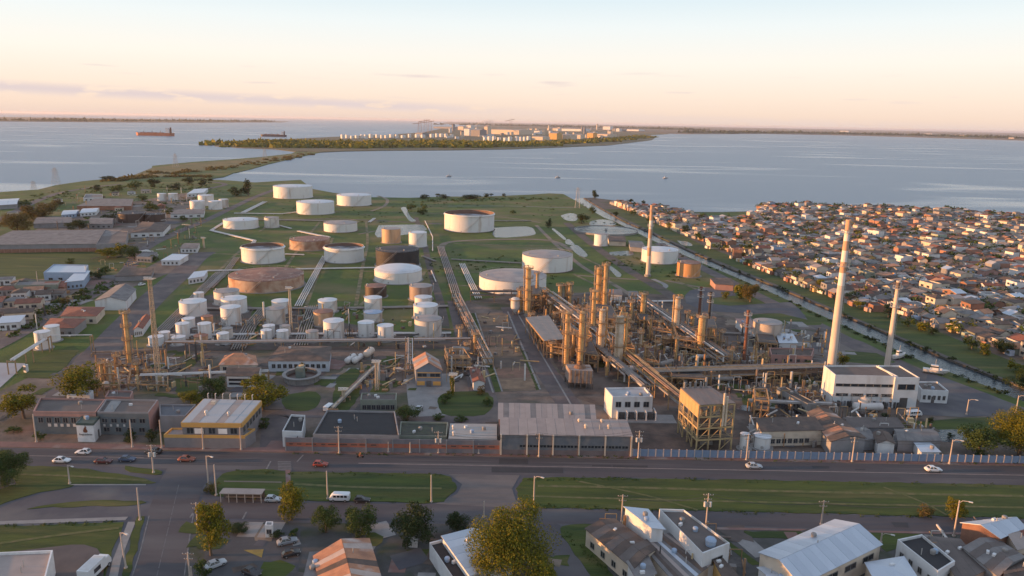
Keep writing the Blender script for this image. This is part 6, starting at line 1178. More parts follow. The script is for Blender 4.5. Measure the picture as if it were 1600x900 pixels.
# uncountable scrub: canal banks, marsh edge, far woods
def scrub(name, spots, kd, label=None, nl=26, ls=.30):
    rng = random.Random(len(spots)); m = MB()
    for p, r, h in spots:
        for k in range(nl):
            d = Vector((rng.gauss(0, 1), rng.gauss(0, 1), abs(rng.gauss(0, 1)))).normalized(); q = p + Vector((d.x * r, d.y * r, d.z * h)) * rng.uniform(.5, 1.05)
            s_ = r * ls * rng.uniform(.6, 1.3); n_ = (d + Vector((rng.gauss(0, .5), rng.gauss(0, .5), rng.gauss(0, .5)))).normalized(); u_ = n_.cross(Vector((rng.gauss(0, 1), rng.gauss(0, 1), .3))).normalized(); v_ = n_.cross(u_)
            m.add([q - u_ * s_, q + v_ * s_ * .7, q + u_ * s_, q - v_ * s_ * .7], [(0, 1, 2, 3)], 0 if rng.random() < .65 else 1)
    o = m.build(name, LF[kd]); kind(o, 'stuff'); return o
rng = random.Random(11)
def along(pts, n, jit=3.0):
    P = PX(pts); o = []
    for k in range(n):
        f = rng.random() * (len(P) - 1); i = int(f); p = P[i].lerp(P[i + 1], f - i); o.append(p + Vector((rng.uniform(-jit, jit), rng.uniform(-jit, jit), 0)))
    return o
tag(scrub('bank_scrub', [(p, rng.uniform(.5, 1.7), rng.uniform(.4, 1.2)) for p in along(CANAL_L[:13], 90, 1.6) + along(CANAL_R[:13], 70, 1.6)], 'd'), 'low dark scrub growing along both canal banks', 'scrub')
tag(scrub('marsh_scrub', [(p, rng.uniform(3, 9), rng.uniform(1.2, 4)) for p in along([(240, 272), (300, 268), (380, 258), (440, 248), (480, 241)], 90, 25) + along([(160, 284), (230, 276), (330, 276)], 70, 15)], 'o', nl=22), 'ochre scrub over the marshy isthmus', 'scrub')
tag(scrub('far_wood', [(p, rng.uniform(18, 50), rng.uniform(3.5, 8)) for p in along([(350, 227), (420, 224), (480, 226), (560, 226), (700, 224), (820, 226), (920, 222), (1010, 214)], 420, 90) + along([(380, 229), (520, 231), (650, 230), (760, 230), (860, 227)], 200, 40)], 'y', nl=20), 'dark wood covering the far peninsula shore', 'wood')
tag(scrub('far_tree_line', [(p, rng.uniform(60, 140), rng.uniform(9, 18)) for p in along([(700, 195), (860, 198), (1000, 201), (1100, 204)], 140, 300)] + [(p, rng.uniform(50, 120), rng.uniform(8, 16)) for p in along([(1080, 208), (1200, 208), (1320, 210), (1460, 213), (1600, 217)], 240, 220)] + [(p, rng.uniform(50, 120), rng.uniform(6, 12)) for p in along([(0, 188.5), (200, 189.5), (420, 190)], 90, 250)], 'd', nl=16), 'hazy tree line along the far lagoon shores', 'wood')
tag(scrub('meadow_tufts', [(p, rng.uniform(.6, 1.8), rng.uniform(.3, .9)) for p in along([(420, 320), (560, 340), (700, 318), (860, 318), (900, 345)], 160, 40) + along([(960, 400), (1000, 420), (1100, 440)], 60, 12) + along([(650, 430), (740, 400), (880, 450)], 60, 20)] + [(p, rng.uniform(1, 3.4), rng.uniform(.5, 2.2)) for p in along([(60, 312), (150, 296), (260, 290), (330, 300)], 150, 30) + along([(120, 340), (240, 320), (310, 312)], 80, 25) + along([(10, 520), (90, 480), (180, 440)], 60, 6) + along([(640, 316), (760, 312), (860, 310)], 80, 12)], 'g', nl=16), 'rough tufts of grass and weeds between the tanks', 'weeds')

tag(scrub('verge_weeds', [(p, rng.uniform(.25, .8), rng.uniform(.15, .5)) for p in along([(820, 749), (1000, 749), (1600, 760)], 120, .8) + along([(830, 791), (1000, 797), (1600, 810)], 120, .8) + along([(350, 738), (690, 743)], 50, .8) + along([(330, 774), (690, 785)], 50, .8) + along([(0, 823), (190, 817)], 40, .8) + along([(448, 709), (780, 711), (1000, 716), (1600, 726)], 150, .5) + along([(742, 490), (784, 612)], 30, 1) + along([(792, 488), (842, 610)], 30, 1) + along([(880, 830), (950, 900)], 40, 1)], 'g', nl=12), 'ragged weeds along kerbs, verges and wall feet', 'weeds')
# ------------------------------------------------------------------ town beyond the canal
c0, c1 = G(1080, 393), G(1540, 583); U = (c1 - c0).normalized(); Vv = Vector((-U.y, U.x, 0))
if Vv.x < 0: Vv = -Vv
edge = PX([(950, 318), (990, 331), (1040, 354), (1106, 386), (1218, 430), (1334, 476), (1404, 496), (1484, 526), (1564, 558), (1704, 612), (1800, 650)])
TP = PX([(960, 316), (1010, 323), (1060, 329), (1082, 338), (1140, 343), (1184, 338), (1190, 322), (1262, 321), (1330, 326), (1400, 325), (1480, 330), (1600, 338), (1700, 344)]) + [edge[i] for i in range(len(edge) - 1, -1, -1)]
def inside(p, poly):
    r_ = False; n_ = len(poly); j = n_ - 1
    for i in range(n_):
        a, b = poly[i], poly[j]
        if (a.y > p.y) != (b.y > p.y) and p.x < (b.x - a.x) * (p.y - a.y) / (b.y - a.y) + a.x: r_ = not r_
        j = i
    return r_
rng = random.Random(21); LOTS = []
row = 0; vv = 8.0
while vv < 700:
    uu = -700.0
    while uu < 700:
        wd, dp = rng.choice([rng.uniform(3.8, 7), rng.uniform(5, 9.5)]), rng.uniform(4.8, 8.8)
        c = c0 + U * (uu + wd / 2) + Vv * (vv + dp / 2 + rng.uniform(-1.2, 1.6))
        x, y = proj(c)
        if inside(c, TP) and -40 < x < 1660 and rng.random() < .97: LOTS.append((c, wd, dp, row, x, y))
        uu += wd + (rng.uniform(.1, 1.1) if rng.random() < .93 else 6)
    vv += 8.8 + (4.5 if row % 2 else 0); row += 1
LOTS.sort(key=lambda l: l[0].length)
WALLS = [('white', WWH), ('cream', WCR), ('brick', WBR), ('grey', WGR), ('pink', WPK), ('blue', WBL), ('ochre', WYE), ('green', WGN)]; WP = [22, 38, 16, 13, 4, 2, 3, 2]
ROOFS = [('red tile', RFR), ('brown', RFB), ('grey', RFG), ('pale zinc', RFZ), ('rusty orange', RFO), ('pinkish', RFP)]; RP = [15, 36, 28, 5, 7, 9]
ORD = ['first', 'second', 'third', 'fourth', 'fifth', 'sixth', 'seventh', 'eighth', 'ninth', 'tenth', 'eleventh', 'twelfth', 'thirteenth', 'fourteenth', 'fifteenth', 'sixteenth', 'seventeenth', 'eighteenth'] + ['farther'] * 60
def zone(x): return 'left of the chimneys' if x < 1295 else 'between the chimneys' if x < 1390 else 'just right of the chimneys' if x < 1490 else 'near the right edge'
seen = {}
stuffm = MB(); scol = []
SC_W = [(.66, .63, .60), (.58, .48, .38), (.33, .17, .12), (.27, .25, .25), (.42, .26, .22), (.32, .38, .48), (.52, .34, .15), (.33, .38, .3)]; SC_R = [(.22, .085, .055), (.11, .078, .065), (.185, .165, .16), (.34, .34, .36), (.34, .17, .10), (.26, .215, .195)]
for i, (c, wd, dp, rw, x, y) in enumerate(LOTS):
    two = rng.random() < .13; h = rng.uniform(4.8, 6.0) if two else rng.uniform(2.3, 3.3); wi = rng.choices(range(8), WP)[0]; ri = rng.choices(range(6), RP)[0]
    rt = rng.choices(['gable_u', 'gable_v', 'hip', 'shed', 'flat'], [32, 22, 14, 18, 14])[0]; rise = rng.uniform(.8, 1.7) if rt != 'shed' else rng.uniform(.4, .9)
    dz_ = rng.gauss(0, .13); u_, v_ = (U * math.cos(dz_) + Vv * math.sin(dz_)), (Vv * math.cos(dz_) - U * math.sin(dz_))
    # front = side that faces the canal
    q = [c - v_ * dp / 2 + u_ * (-wd / 2), c - v_ * dp / 2 + u_ * (wd / 2), c + v_ * dp / 2 + u_ * (wd / 2), c + v_ * dp / 2 + u_ * (-wd / 2)]
    if i < 300:
        sz = 'two-storey' if two else 'wide' if wd > 8 else 'narrow' if wd < 5.4 else 'small'
        if rt == 'flat': ri = rng.choice([1, 2])
        lb = f'{sz} {WALLS[wi][0]} house, {ROOFS[ri][0]} {"flat " if rt == "flat" else "hipped " if rt == "hip" else ""}roof, {ORD[rw]} row from canal, {zone(x)}'
        while lb in seen: wi = rng.choices(range(8), WP)[0]; ri = rng.choices([1, 2] if rt == 'flat' else range(6), None if rt == 'flat' else RP)[0]; lb = f'{sz} {WALLS[wi][0]} house, {ROOFS[ri][0]} {"flat " if rt == "flat" else "hipped " if rt == "hip" else "gabled " if rng.random() < .6 else ""}roof, {ORD[rw]} row from canal, {zone(x)}'
        seen[lb] = 1; fz = (1.0, 2.1)
        win = [(0, .12, .3, *fz), (0, .66, .86, *fz), (3, .3, .5, *fz)] + ([(0, .15, .35, 3.8, 4.9), (0, .6, .8, 3.8, 4.9)] if two else [])
        t, Q = bld('house', lb, 'house', q, h, WALLS[wi][1], ROOFS[ri][1], rt, rise, world=True, group='houses of the town beyond the canal', win=win if i < 170 else win[:2], doors=[(0, .42, .54, 2.1, None)])
        if rng.random() < .3: on_roof(t, Q, [(.5, .7, .8)], h + (0 if rt == 'flat' else .9), WBL if rng.random() < .5 else CONC, 'tank')
    else:
        n0 = len(stuffm.f); z = lambda p, k: (p.x, p.y, k); m_ = [(q[0] + q[3]) / 2, (q[1] + q[2]) / 2] if rt != 'gable_v' else [(q[0] + q[1]) / 2, (q[3] + q[2]) / 2]
        stuffm.add([z(p, 0) for p in q] + [z(p, h) for p in q], [(0, 1, 5, 4), (1, 2, 6, 5), (2, 3, 7, 6), (3, 0, 4, 7)]); nw = 4
        if rt == 'flat': stuffm.add([z(p, h) for p in q], [(0, 1, 2, 3)]); nr = 1
        elif rt == 'gable_v': stuffm.add([z(p, h + .02) for p in q] + [z(p, h + rise) for p in m_], [(0, 4, 5, 3), (1, 2, 5, 4), (0, 1, 4), (2, 3, 5)]); nr = 4
        else: stuffm.add([z(p, h + .02) for p in q] + [z(p, h + rise) for p in m_], [(0, 1, 5, 4), (2, 3, 4, 5), (3, 0, 4), (1, 2, 5)]); nr = 4
        scol += [SC_W[wi]] * nw + [SC_R[ri if rt != 'flat' else 2]] * nr
        if rng.random() < .4:      # yard walls and sheds
            a, b = q[0] - v_ * 2, q[1] - v_ * 2; stuffm.bar((a.x, a.y, 1), (b.x, b.y, 1), .2, 2); scol += [SC_W[rng.choice([0, 1, 2, 3])]] * 6
vm = bpy.data.materials.new('town_mixed'); vm.use_nodes = True; vt = vm.node_tree; at = vt.nodes.new('ShaderNodeAttribute'); at.attribute_name = 'Col'
nzz = vt.nodes.new('ShaderNodeTexNoise'); nzz.inputs['Scale'].default_value = .6; tcx = vt.nodes.new('ShaderNodeTexCoord'); vt.links.new(tcx.outputs['Object'], nzz.inputs['Vector'])
mpr = vt.nodes.new('ShaderNodeMapRange'); mpr.inputs[3].default_value = .65; mpr.inputs[4].default_value = 1.25; vt.links.new(nzz.outputs[0], mpr.inputs[0])
vs = vt.nodes.new('ShaderNodeVectorMath'); vs.operation = 'SCALE'; vt.links.new(at.outputs['Color'], vs.inputs[0]); vt.links.new(mpr.outputs[0], vs.inputs['Scale']); vt.links.new(vs.outputs[0], vt.nodes['Principled BSDF'].inputs['Base Color']); vt.nodes['Principled BSDF'].inputs['Roughness'].default_value = .9
def vcol_build(mb, name, cols):
    o = mb.build(name, vm); me = o.data; ca = me.color_attributes.new('Col', 'FLOAT_COLOR', 'CORNER'); buf = []
    for f, cc in zip(me.polygons, cols): buf += [*cc, 1.0] * f.loop_total
    ca.data.foreach_set('color', buf); return o
tag(kind(vcol_build(stuffm, 'far_town_houses', scol), 'stuff'), 'dense mass of small houses filling the town towards the lagoon', 'houses')
TT_ = [l for l in LOTS if l[5] > 325]; rng2 = random.Random(5)
sp = []
for k in range(620):
    l = rng2.choice(LOTS); sp.append((l[0] + Vector((rng2.uniform(-7, 7), rng2.uniform(-7, 7), 2.0)), rng2.uniform(1.5, 4.2), rng2.uniform(1.8, 4.4)))
tag(scrub('yellow_garden_trees', sp[::3], 'y', nl=46, ls=.22), 'sunlit yellow-green trees among the town houses', 'trees')
tag(scrub('garden_trees', [q for i, q in enumerate(sp) if i % 3] + [(p, rng2.uniform(2, 5), rng2.uniform(2, 5)) for p in along([(1190, 321), (1262, 320), (1330, 324), (1420, 325), (1500, 328)], 60, 6)], 'g', nl=40, ls=.24), 'garden trees scattered among the town houses', 'trees')
# yard walls and sheds among the 300 nearest houses
m = MB(); cols = []
for (c, wd, dp, rw, x, y) in LOTS[:300]:
    for k in range(rng2.randint(1, 3)):
        a = c - Vv * (dp / 2 + rng2.uniform(.5, 2.5)) + U * rng2.uniform(-wd / 2, wd / 2)
        if rng2.random() < .5: m.bar((a.x, a.y, .9), (a.x + U.x * rng2.uniform(2, 6), a.y + U.y * rng2.uniform(2, 6), .9), .15, 1.8); cols += [SC_W[rng2.choice([0, 1, 2, 3])]] * 6
        else: m.box((a.x, a.y, 1), (rng2.uniform(1.2, 3), rng2.uniform(1.2, 3), rng2.uniform(1.6, 2.4)), math.atan2(U.y, U.x)); cols += [rng2.choice(SC_R + SC_W)] * 6
tag(kind(vcol_build(m, 'yard_clutter', cols), 'stuff'), 'jumble of yard walls and sheds between the houses', 'clutter')
# older houses at the left edge
rng = random.Random(9)
for i, (x, y) in enumerate([(8, 462), (30, 468), (52, 462), (18, 480), (44, 484), (68, 470), (8, 498), (30, 500), (4, 446), (60, 452), (84, 458), (-14, 484), (14, 516), (88, 468), (36, 452), (44, 330), (66, 326), (90, 316), (180, 306), (205, 304), (228, 302), (252, 326), (186, 330), (18, 338), (250, 342)]):
    g = G(x, y); wd, dp = rng.uniform(6, 11), rng.uniform(6, 9); h = rng.uniform(2.7, 3.6); wi, ri = rng.choices(range(8), WP)[0], rng.choices(range(6), RP)[0]; a = .35; u_, v_ = Vector((math.cos(a), math.sin(a), 0)), Vector((-math.sin(a), math.cos(a), 0))
    bld('house', f'{WALLS[wi][0]} house with {ROOFS[ri][0]} roof, {ordinal(i + 1)} of the scattered houses at the left', 'house', [g - u_ * wd / 2, g + u_ * wd / 2, g + u_ * wd / 2 + v_ * dp, g - u_ * wd / 2 + v_ * dp], h, WALLS[wi][1], ROOFS[ri][1], rng.choice(['gable_u', 'gable_v', 'shed', 'hip']), rng.uniform(.6, 1.3), world=True, group='houses at the left edge', win=[(0, .15, .32, 1, 2.1), (0, .65, .85, 1, 2.1)], doors=[(0, .42, .55, 2.1, None)])
# scrap, valves and fittings lying about the plant
rng = random.Random(33); m = MB(); cols = []
ZN = [([(840, 480), (985, 470), (1130, 540), (1290, 590), (1290, 640), (1010, 600), (870, 560)], 1500), ([(700, 545), (745, 545), (760, 600), (690, 600)], 60), ([(748, 495), (788, 492), (836, 606), (788, 608)], 34), ([(150, 560), (330, 555), (330, 612), (150, 612)], 170), ([(1180, 640), (1300, 640), (1440, 660), (1460, 700), (1160, 700)], 170), ([(240, 545), (240, 520), (500, 478), (690, 500), (690, 545)], 240), ([(560, 580), (640, 555), (650, 610), (570, 612)], 60), ([(900, 825), (1100, 830), (1180, 900), (1000, 920)], 60), ([(1400, 840), (1600, 840), (1600, 900), (1440, 900)], 70), ([(180, 425), (300, 395), (320, 340), (200, 380), (20, 470), (60, 520)], 140), ([(100, 300), (300, 295), (300, 340), (60, 380)], 130), ([(1150, 510), (1290, 520), (1290, 570), (1150, 565)], 130)]
PCOL = [(.46, .28, .12), (.36, .19, .09), (.40, .27, .13), (.30, .18, .10), (.17, .13, .11), (.07, .065, .065), (.45, .42, .39), (.22, .20, .19), (.50, .38, .22), (.12, .09, .08), (.6, .58, .55)]
for poly, n_ in ZN:
    W_ = PX(poly); xs = [p.x for p in W_]; ys = [p.y for p in W_]; k = 0; tries = 0
    while k < n_ and tries < n_ * 20:
        tries += 1; p = Vector((rng.uniform(min(xs), max(xs)), rng.uniform(min(ys), max(ys)), 0))
        if not inside(p, W_): continue
        k += 1; cc = rng.choice(PCOL); typ = rng.random(); a = rng.choice([-.17, 1.4, .75, rng.uniform(0, 3)])
        if typ < .35: d_ = (rng.uniform(.4, 2), rng.uniform(.4, 1.6), rng.uniform(.3, 1.9)); m.box((p.x, p.y, d_[2] / 2), d_, a); cols += [cc] * 6
        elif typ < .65:
            l = rng.uniform(2, 9); r_ = rng.uniform(.1, .3); z_ = r_ + rng.choice([.05, .6, 1.5]); n1 = len(m.f); m.tube([(p.x, p.y, z_), (p.x + math.cos(a) * l, p.y + math.sin(a) * l, z_)], r_, 6); cols += [cc] * (len(m.f) - n1)
        elif typ < .85:
            h_ = rng.choice([rng.uniform(1, 4), rng.uniform(3, 8)]); r_ = rng.uniform(.1, .45); n1 = len(m.f); m.tube([(p.x, p.y, 0), (p.x, p.y, h_)], r_, 8); cols += [cc] * (len(m.f) - n1)
        else:
            h_ = rng.uniform(2, 5); n1 = len(m.f); m.bar((p.x, p.y, 0), (p.x, p.y, h_), .15).bar((p.x + 2.5, p.y, 0), (p.x + 2.5, p.y, h_), .15).bar((p.x, p.y, h_), (p.x + 2.5, p.y, h_), .15); cols += [cc] * (len(m.f) - n1)
tag(kind(vcol_build(m, 'scrap_and_fittings', cols), 'stuff'), 'scattered valves, pipe stubs, crates and scrap across the plant yards', 'fittings')
# ------------------------------------------------------------------ walls and fences
def fence(p0, p1, n, h, label, pm, postm, name='perimeter_fence', pw=.22):
    a, b = G(*p0), G(*p1); d = b - a; ln = d.length; t = thing(name, label, 'fence', a, math.atan2(d.y, d.x)); s_ = ln / n
    pnl = MB().box((s_ / 2, 0, h / 2), (s_ - pw, .1, h - .05)).mesh('panel', pm); pst = MB().box((0, -.03, (h + .15) / 2), (pw, .28, h + .15)).mesh('post', postm)
    for k in range(n + 1):
        if k < n: o = bpy.data.objects.new('panel', pnl); C.objects.link(o); o.parent = t; o.location = (s_ * k, 0, .1)
        o = bpy.data.objects.new('post', pst); C.objects.link(o); o.parent = t; o.location = (s_ * k, 0, .1)
    return t
fence((988, 713.3), (1640, 725), 54, 2.1, 'long blue panel fence with pale posts along the avenue', mat('fence_blue', (.20, .26, .36), .8, (.16, .21, .30), .5, .7), mat('fence_post', (.50, .42, .38), .85))
a, b = G(447, 704.5), G(781, 709.5); d = b - a; t = thing('boundary_wall', 'grey boundary wall with faded red painted band along the avenue', 'wall', a, math.atan2(d.y, d.x)); ln = d.length
MB().box((ln / 2, 0, 1.95), (ln, .25, 3.9)).build('wall', mat('wall_bluegrey2', (.19, .17, .18), .9, (.15, .135, .145), .5, .7), t)
nb = 12
for k in range(nb): MB().box((ln * (k + .5) / nb, -.135, 2.0), (ln / nb - .05, .06, 1.15)).build('red_band', mat('red_paint', (.36, .12, .075), .85, (.27, .095, .065), .8, .8), t)
rb = random.Random(3); xx = 1.0
while xx < ln - 2:
    w_ = rb.uniform(.6, 2.2)
    if not .42 * ln < xx < .68 * ln: MB().box((xx + w_ / 2, -.175, 2.15), (w_, .03, .34)).build('dark_mark', mat('faded_ink', (.10, .06, .05), .85), t)
    xx += w_ + rb.uniform(.5, 1.6)
for k in range(9): MB().box((ln * k / 8, -.12, 2.0), (.3, .36, 4.0)).build('pilaster', WGR, t)
fence((-30, 396), (162, 393), 16, 2.4, 'long brick yard wall below the vast grey shed', WBR, WPK, 'yard_wall')
# ------------------------------------------------------------------ poles
POLE = mat('pole_concrete', (.48, .40, .34), .85, (.38, .32, .28), 1, .6); POLEW = mat('pole_wood', (.30, .20, .14), .9, (.22, .15, .11), 1, .7); LAMPM = mat('lamp_head', (.6, .58, .55), .4)
def pole(x, yb, yt, label, typ='plain', m=POLE, lean=0.0):
    g = G(x, yb); h = hgt(x, yb, yt); t = thing('utility_pole' if typ in ('cross', 'xfmr') else 'street_lamp' if typ == 'lamp' else 'post', label, 'pole', g, 0, 'poles along the streets'); t.rotation_euler.y = lean
    MB().tube([(0, 0, 0), (0, 0, h)], [.2, .13], 10).build('pole', m, t)
    if typ in ('cross', 'xfmr'):
        for z, l in ((h - .4, 1.1), (h - 1.5, .8)):
            ca = MB().bar((-l, 0, z), (l, 0, z), .13, .16).build('cross_arm', POLEW, t)
            for k in (-1, -.4, .4, 1): MB().lathe([(.05, z + .06), (.09, z + .16), (.05, z + .26)], 6, (k * l * .95, 0, 0)).build('insulator', LAMPM, ca)
        if typ == 'xfmr':
            for s_ in (-.6, .6): MB().lathe([(.32, h - 3.2), (.32, h - 2.1), (.05, h - 2.0)], 10, (s_, 0, 0)).build('transformer', LAMPM, t)
    if typ == 'lamp':
        MB().tube([(0, 0, h - .6), (.5, -.3, h + .1), (1.5, -.9, h + .25)], .07, 6).build('arm', m, t); MB().box((1.8, -1.05, h + .22), (.8, .34, .16), -.5).build('lamp_head', LAMPM, t)
    MB().lathe([(.35, 0), (.33, .35), (.2, .4)], 10).build('base_collar', m, t)
    return t
for a_ in [(57, 691, 647, 'pale pole at left end of the teal office', 'plain'), (207, 699, 656, 'pale pole before the teal wing', 'plain'), (253, 700, 656, 'pale pole between teal wing and podium', 'plain'), (240, 739, 695, 'utility pole on the lawn tip by the crossing', 'xfmr'), (318, 702, 668, 'pale pole at the middle of the podium wall', 'plain'), (377, 703, 668, 'pale pole at the right of the podium wall', 'plain'),
           (530, 708, 666, 'utility pole before the tarred roof', 'cross'), (607, 707, 690, 'short post at the red-striped wall', 'plain'), (641, 708, 691, 'second short post at the red-striped wall', 'plain'), (685, 708, 674, 'utility pole by the mossy shed', 'xfmr'), (748, 709, 691, 'short post before the pale store', 'plain'), (842, 713.5, 677, 'utility pole before the long warehouse', 'cross'), (997, 716, 673, 'utility pole with transformers right of long warehouse', 'xfmr'),
           (1166, 719, 678, 'utility pole by the white water drums', 'cross'), (1331, 722, 683, 'utility pole before the rusty gabled shed', 'cross'), (1483, 725, 687, 'sunlit lamp pole before the grey hall', 'lamp'), (1545, 706, 690, 'lamp behind the blue fence near the large bushy tree', 'lamp'),
           (326, 763, 712, 'tall lamp at the lawn corner by the crossing', 'lamp'), (338, 774, 726, 'concrete pole behind the bus shelter', 'plain'), (512, 780, 736, 'concrete pole left of the white van', 'plain'), (674, 785, 742, 'concrete pole at right end of the left lawn', 'plain'), (834, 790, 744, 'concrete lamp pole at the left end of long lawn', 'lamp'), (756, 808, 783, 'thin post at the gravel crossing', 'plain'),
           (219, 813, 762, 'concrete pole at the island by the side street', 'plain'), (309, 820, 785, 'utility pole beside the bright yellow tree', 'cross'), (297, 905, 863, 'utility pole at the bottom left by the side street', 'cross'), (971, 816, 773, 'utility pole left of the tall white wall', 'cross'), (1103, 822, 771, 'utility pole behind the long walled house', 'xfmr'), (1283, 820, 782, 'utility pole behind the large hall', 'cross'), (1490, 838, 782, 'lamp pole at the olive tree', 'lamp'),
           (1376, 848, 833, 'small lamp right of the large hall', 'lamp'), (1587, 646, 618, 'bent street lamp by the canal road', 'lamp'), (1510, 648, 624, 'white bent lamp in the power house yard', 'lamp'), (109, 756, 727, 'thin lamp on the left lawn', 'lamp'), (60, 452, 424, 'tall thin post at the pale shed', 'plain'), (300, 905, 885, 'short post at the bottom by the side street', 'plain')]:
    pole(*a_)
pole(197, 888, 832, 'leaning lamp pole beside the footpath at bottom left', 'lamp', POLE, -.05)
# sagging overhead wires between the utility poles
WIRE = mat('wire', (.05, .05, .05), .7)
def wires(a, b, label, n=3):
    A_, B_ = (Vector((*G(x, yb).xy, hgt(x, yb, yt) - .2)) for x, yb, yt in (a, b)); t = thing('overhead_wire', label, 'wire', A_, 0, 'overhead wires between poles')
    for k in range(n):
        off = Vector((0, (k - 1) * .7, -.5 * (k % 2))); d = B_ - A_
        MB().tube([off + d * (i / 8) + Vector((0, 0, -1.1 * (1 - (i / 4 - 1) ** 2))) for i in range(9)], .028, 4).build('wire', WIRE, t)
AV = [(530, 708, 666), (685, 708, 674), (842, 713.5, 677), (997, 716, 673), (1166, 719, 678), (1331, 722, 683), (1483, 725, 687)]
for i in range(len(AV) - 1): wires(AV[i], AV[i + 1], f'sagging wires over the avenue pavement, {ordinal(i + 1)} span from the tarred roof')
NS = [(971, 816, 773), (1103, 822, 771), (1283, 820, 782), (1490, 838, 782)]
for i in range(3): wires(NS[i], NS[i + 1], f'sagging wires above the parallel street, {ordinal(i + 1)} span from the tall white wall')
# ------------------------------------------------------------------ vehicles
TYRE = mat('tyre', (.02, .02, .02), .9); RIM = mat('rim', (.45, .45, .46), .35, metal=.6); CGL = mat('car_glass', (.02, .022, .026), .08, spec=.8); HL = mat('headlight_glass', (.75, .72, .66), .2); TL = mat('tail_light', (.35, .02, .015), .3)
def loft(secs, m):
    """secs: list of rings, each a list of points"""
    n_ = len(secs[0]); vs = [p for s_ in secs for p in s_]; fs = []
    for k in range(len(secs) - 1):
        for i in range(n_): j = (i + 1) % n_; fs.append((k * n_ + i, k * n_ + j, (k + 1) * n_ + j, (k + 1) * n_ + i))
    fs += [tuple(reversed(range(n_))), tuple(range((len(secs) - 1) * n_, len(secs) * n_))]; return m.add(vs, fs)
def ring(x, w, z0, z1, ch=.12): return [(x, -w + ch, z0), (x, w - ch, z0), (x, w, z0 + ch), (x, w, z1 - ch), (x, w - ch, z1), (x, -w + ch, z1), (x, -w, z1 - ch), (x, -w, z0 + ch)]
def wheels(t, xs, y, r, w=.22):
    tm, rm_ = None, None
    for x in xs:
        for s_ in (-1, 1):
            wl = MB().tube([(x, s_ * y - w / 2, r), (x, s_ * y + w / 2, r)], r, 14).build('wheel', TYRE, t); MB().tube([(x, s_ * (y + w / 2) - .01, r), (x, s_ * (y + w / 2) + .02, r)], r * .6, 10).build('rim', RIM, wl)
def car(px, py, col, label, rz=0.0, typ='sedan', z=.07):
    m = mat('car_paint_%02d%02d%02d' % tuple(int(c * 99) for c in col), col, .3, tuple(c * .9 for c in col), .5, .4)
    g = G(px, py, z); t = thing('car', label, 'car', g, rz, 'cars'); L_, W_ = (4.2, .86) if typ == 'sedan' else (3.7, .82)
    h = L_ / 2
    b_ = loft([ring(-h, W_ * .86, .35, .78), ring(-h + .25, W_, .25, .92), ring(-h * .45, W_, .22, .95), ring(h * .35, W_, .22, .93), ring(h - .35, W_ * .97, .25, .80), ring(h, W_ * .82, .34, .64)], MB()).build('body', m, t); smooth_by_angle(b_, 40)
    x0, x1 = (-h + .55, h * .38) if typ == 'sedan' else (-h + .12, h * .35)
    c_ = loft([[(x0, -W_ * .9, .9), (x0, W_ * .9, .9), (x0 + .5, W_ * .68, 1.38), (x0 + .5, -W_ * .68, 1.38)], [(x1, -W_ * .9, .9), (x1, W_ * .9, .9), (x1 - .75, W_ * .68, 1.38), (x1 - .75, -W_ * .68, 1.38)]], MB()).build('cabin_glass', CGL, t)
    MB().slab([(x0 + .45, -W_ * .70), (x1 - .70, -W_ * .70), (x1 - .70, W_ * .70), (x0 + .45, W_ * .70)], 1.36, 1.45).build('roof', m, t)
    q = MB()
    for s_ in (-1, 1): q.bar((x0 + .02, s_ * W_ * .89, .92), (x0 + .5, s_ * W_ * .69, 1.4), .09).bar((x1 - .02, s_ * W_ * .89, .92), (x1 - .75, s_ * W_ * .69, 1.4), .09).bar(((x0 + x1) / 2, s_ * W_ * .9, .92), ((x0 + x1) / 2, s_ * W_ * .7, 1.4), .09)
    q.build('roof_pillars', m, t)
    wheels(t, (-h * .6, h * .62), W_ - .08, .31)
    for s_ in (-1, 1): MB().box((h - .1, s_ * W_ * .6, .6), (.16, .34, .14)).build('headlight', HL, t); MB().box((-h + .06, s_ * W_ * .66, .7), (.1, .3, .16)).build('tail_light', TL, t)
    return t
WH_, RD_, BK_, SV_, BL_ = (.68, .68, .68), (.34, .06, .035), (.03, .028, .03), (.42, .44, .46), (.06, .08, .13)
car(97, 722, WH_, 'white car nearest to the left edge on the avenue', 0); car(130, 709, WH_, 'white car before the sign cube on the avenue', math.pi, 'hatch'); car(162, 723, (.10, .03, .03), 'dark maroon car on the avenue, left of the blue one', 0); car(199, 720, BL_, 'dark blue car approaching the crossing', 0); car(240, 708, BK_, 'black car at the crossing by the podium', math.pi); car(292, 720, (.28, .09, .06), 'reddish-brown car at the crossing centre', 0)
car(501, 728, RD_, 'red car on the avenue near the pedestrian crossing', 0, 'hatch'); car(1178, 731, SV_, 'silver car on the avenue before the open steel structure', 0); car(1458, 736, WH_, 'white car on the avenue at the right', 0)
car(427, 783, SV_, 'silver hatchback parked on the street beside the ochre tree', 0, 'hatch'); car(566, 784, BK_, 'black car parked behind the white van', 0, 'hatch')
car(337, 885, SV_, 'silver car at the left of the parking lot', .75, z=.09); car(393, 898, BK_, 'black car at the bottom of the parking lot', -.5, z=.09); car(449, 849, (.25, .26, .28), 'grey car at the right of the parking lot', .45, z=.09); car(455, 868, BK_, 'black car parked below the grey car', .5, 'hatch', z=.09)
car(1250, 612, SV_, 'pale car by the low pipe rack', .1, z=.06); car(655, 640, SV_, 'grey car beside the round shrub in the refinery', 1.4, 'hatch', z=.1); car(222, 446, WH_, 'white car on the wide refinery road', 1.1, 'hatch', z=.1)
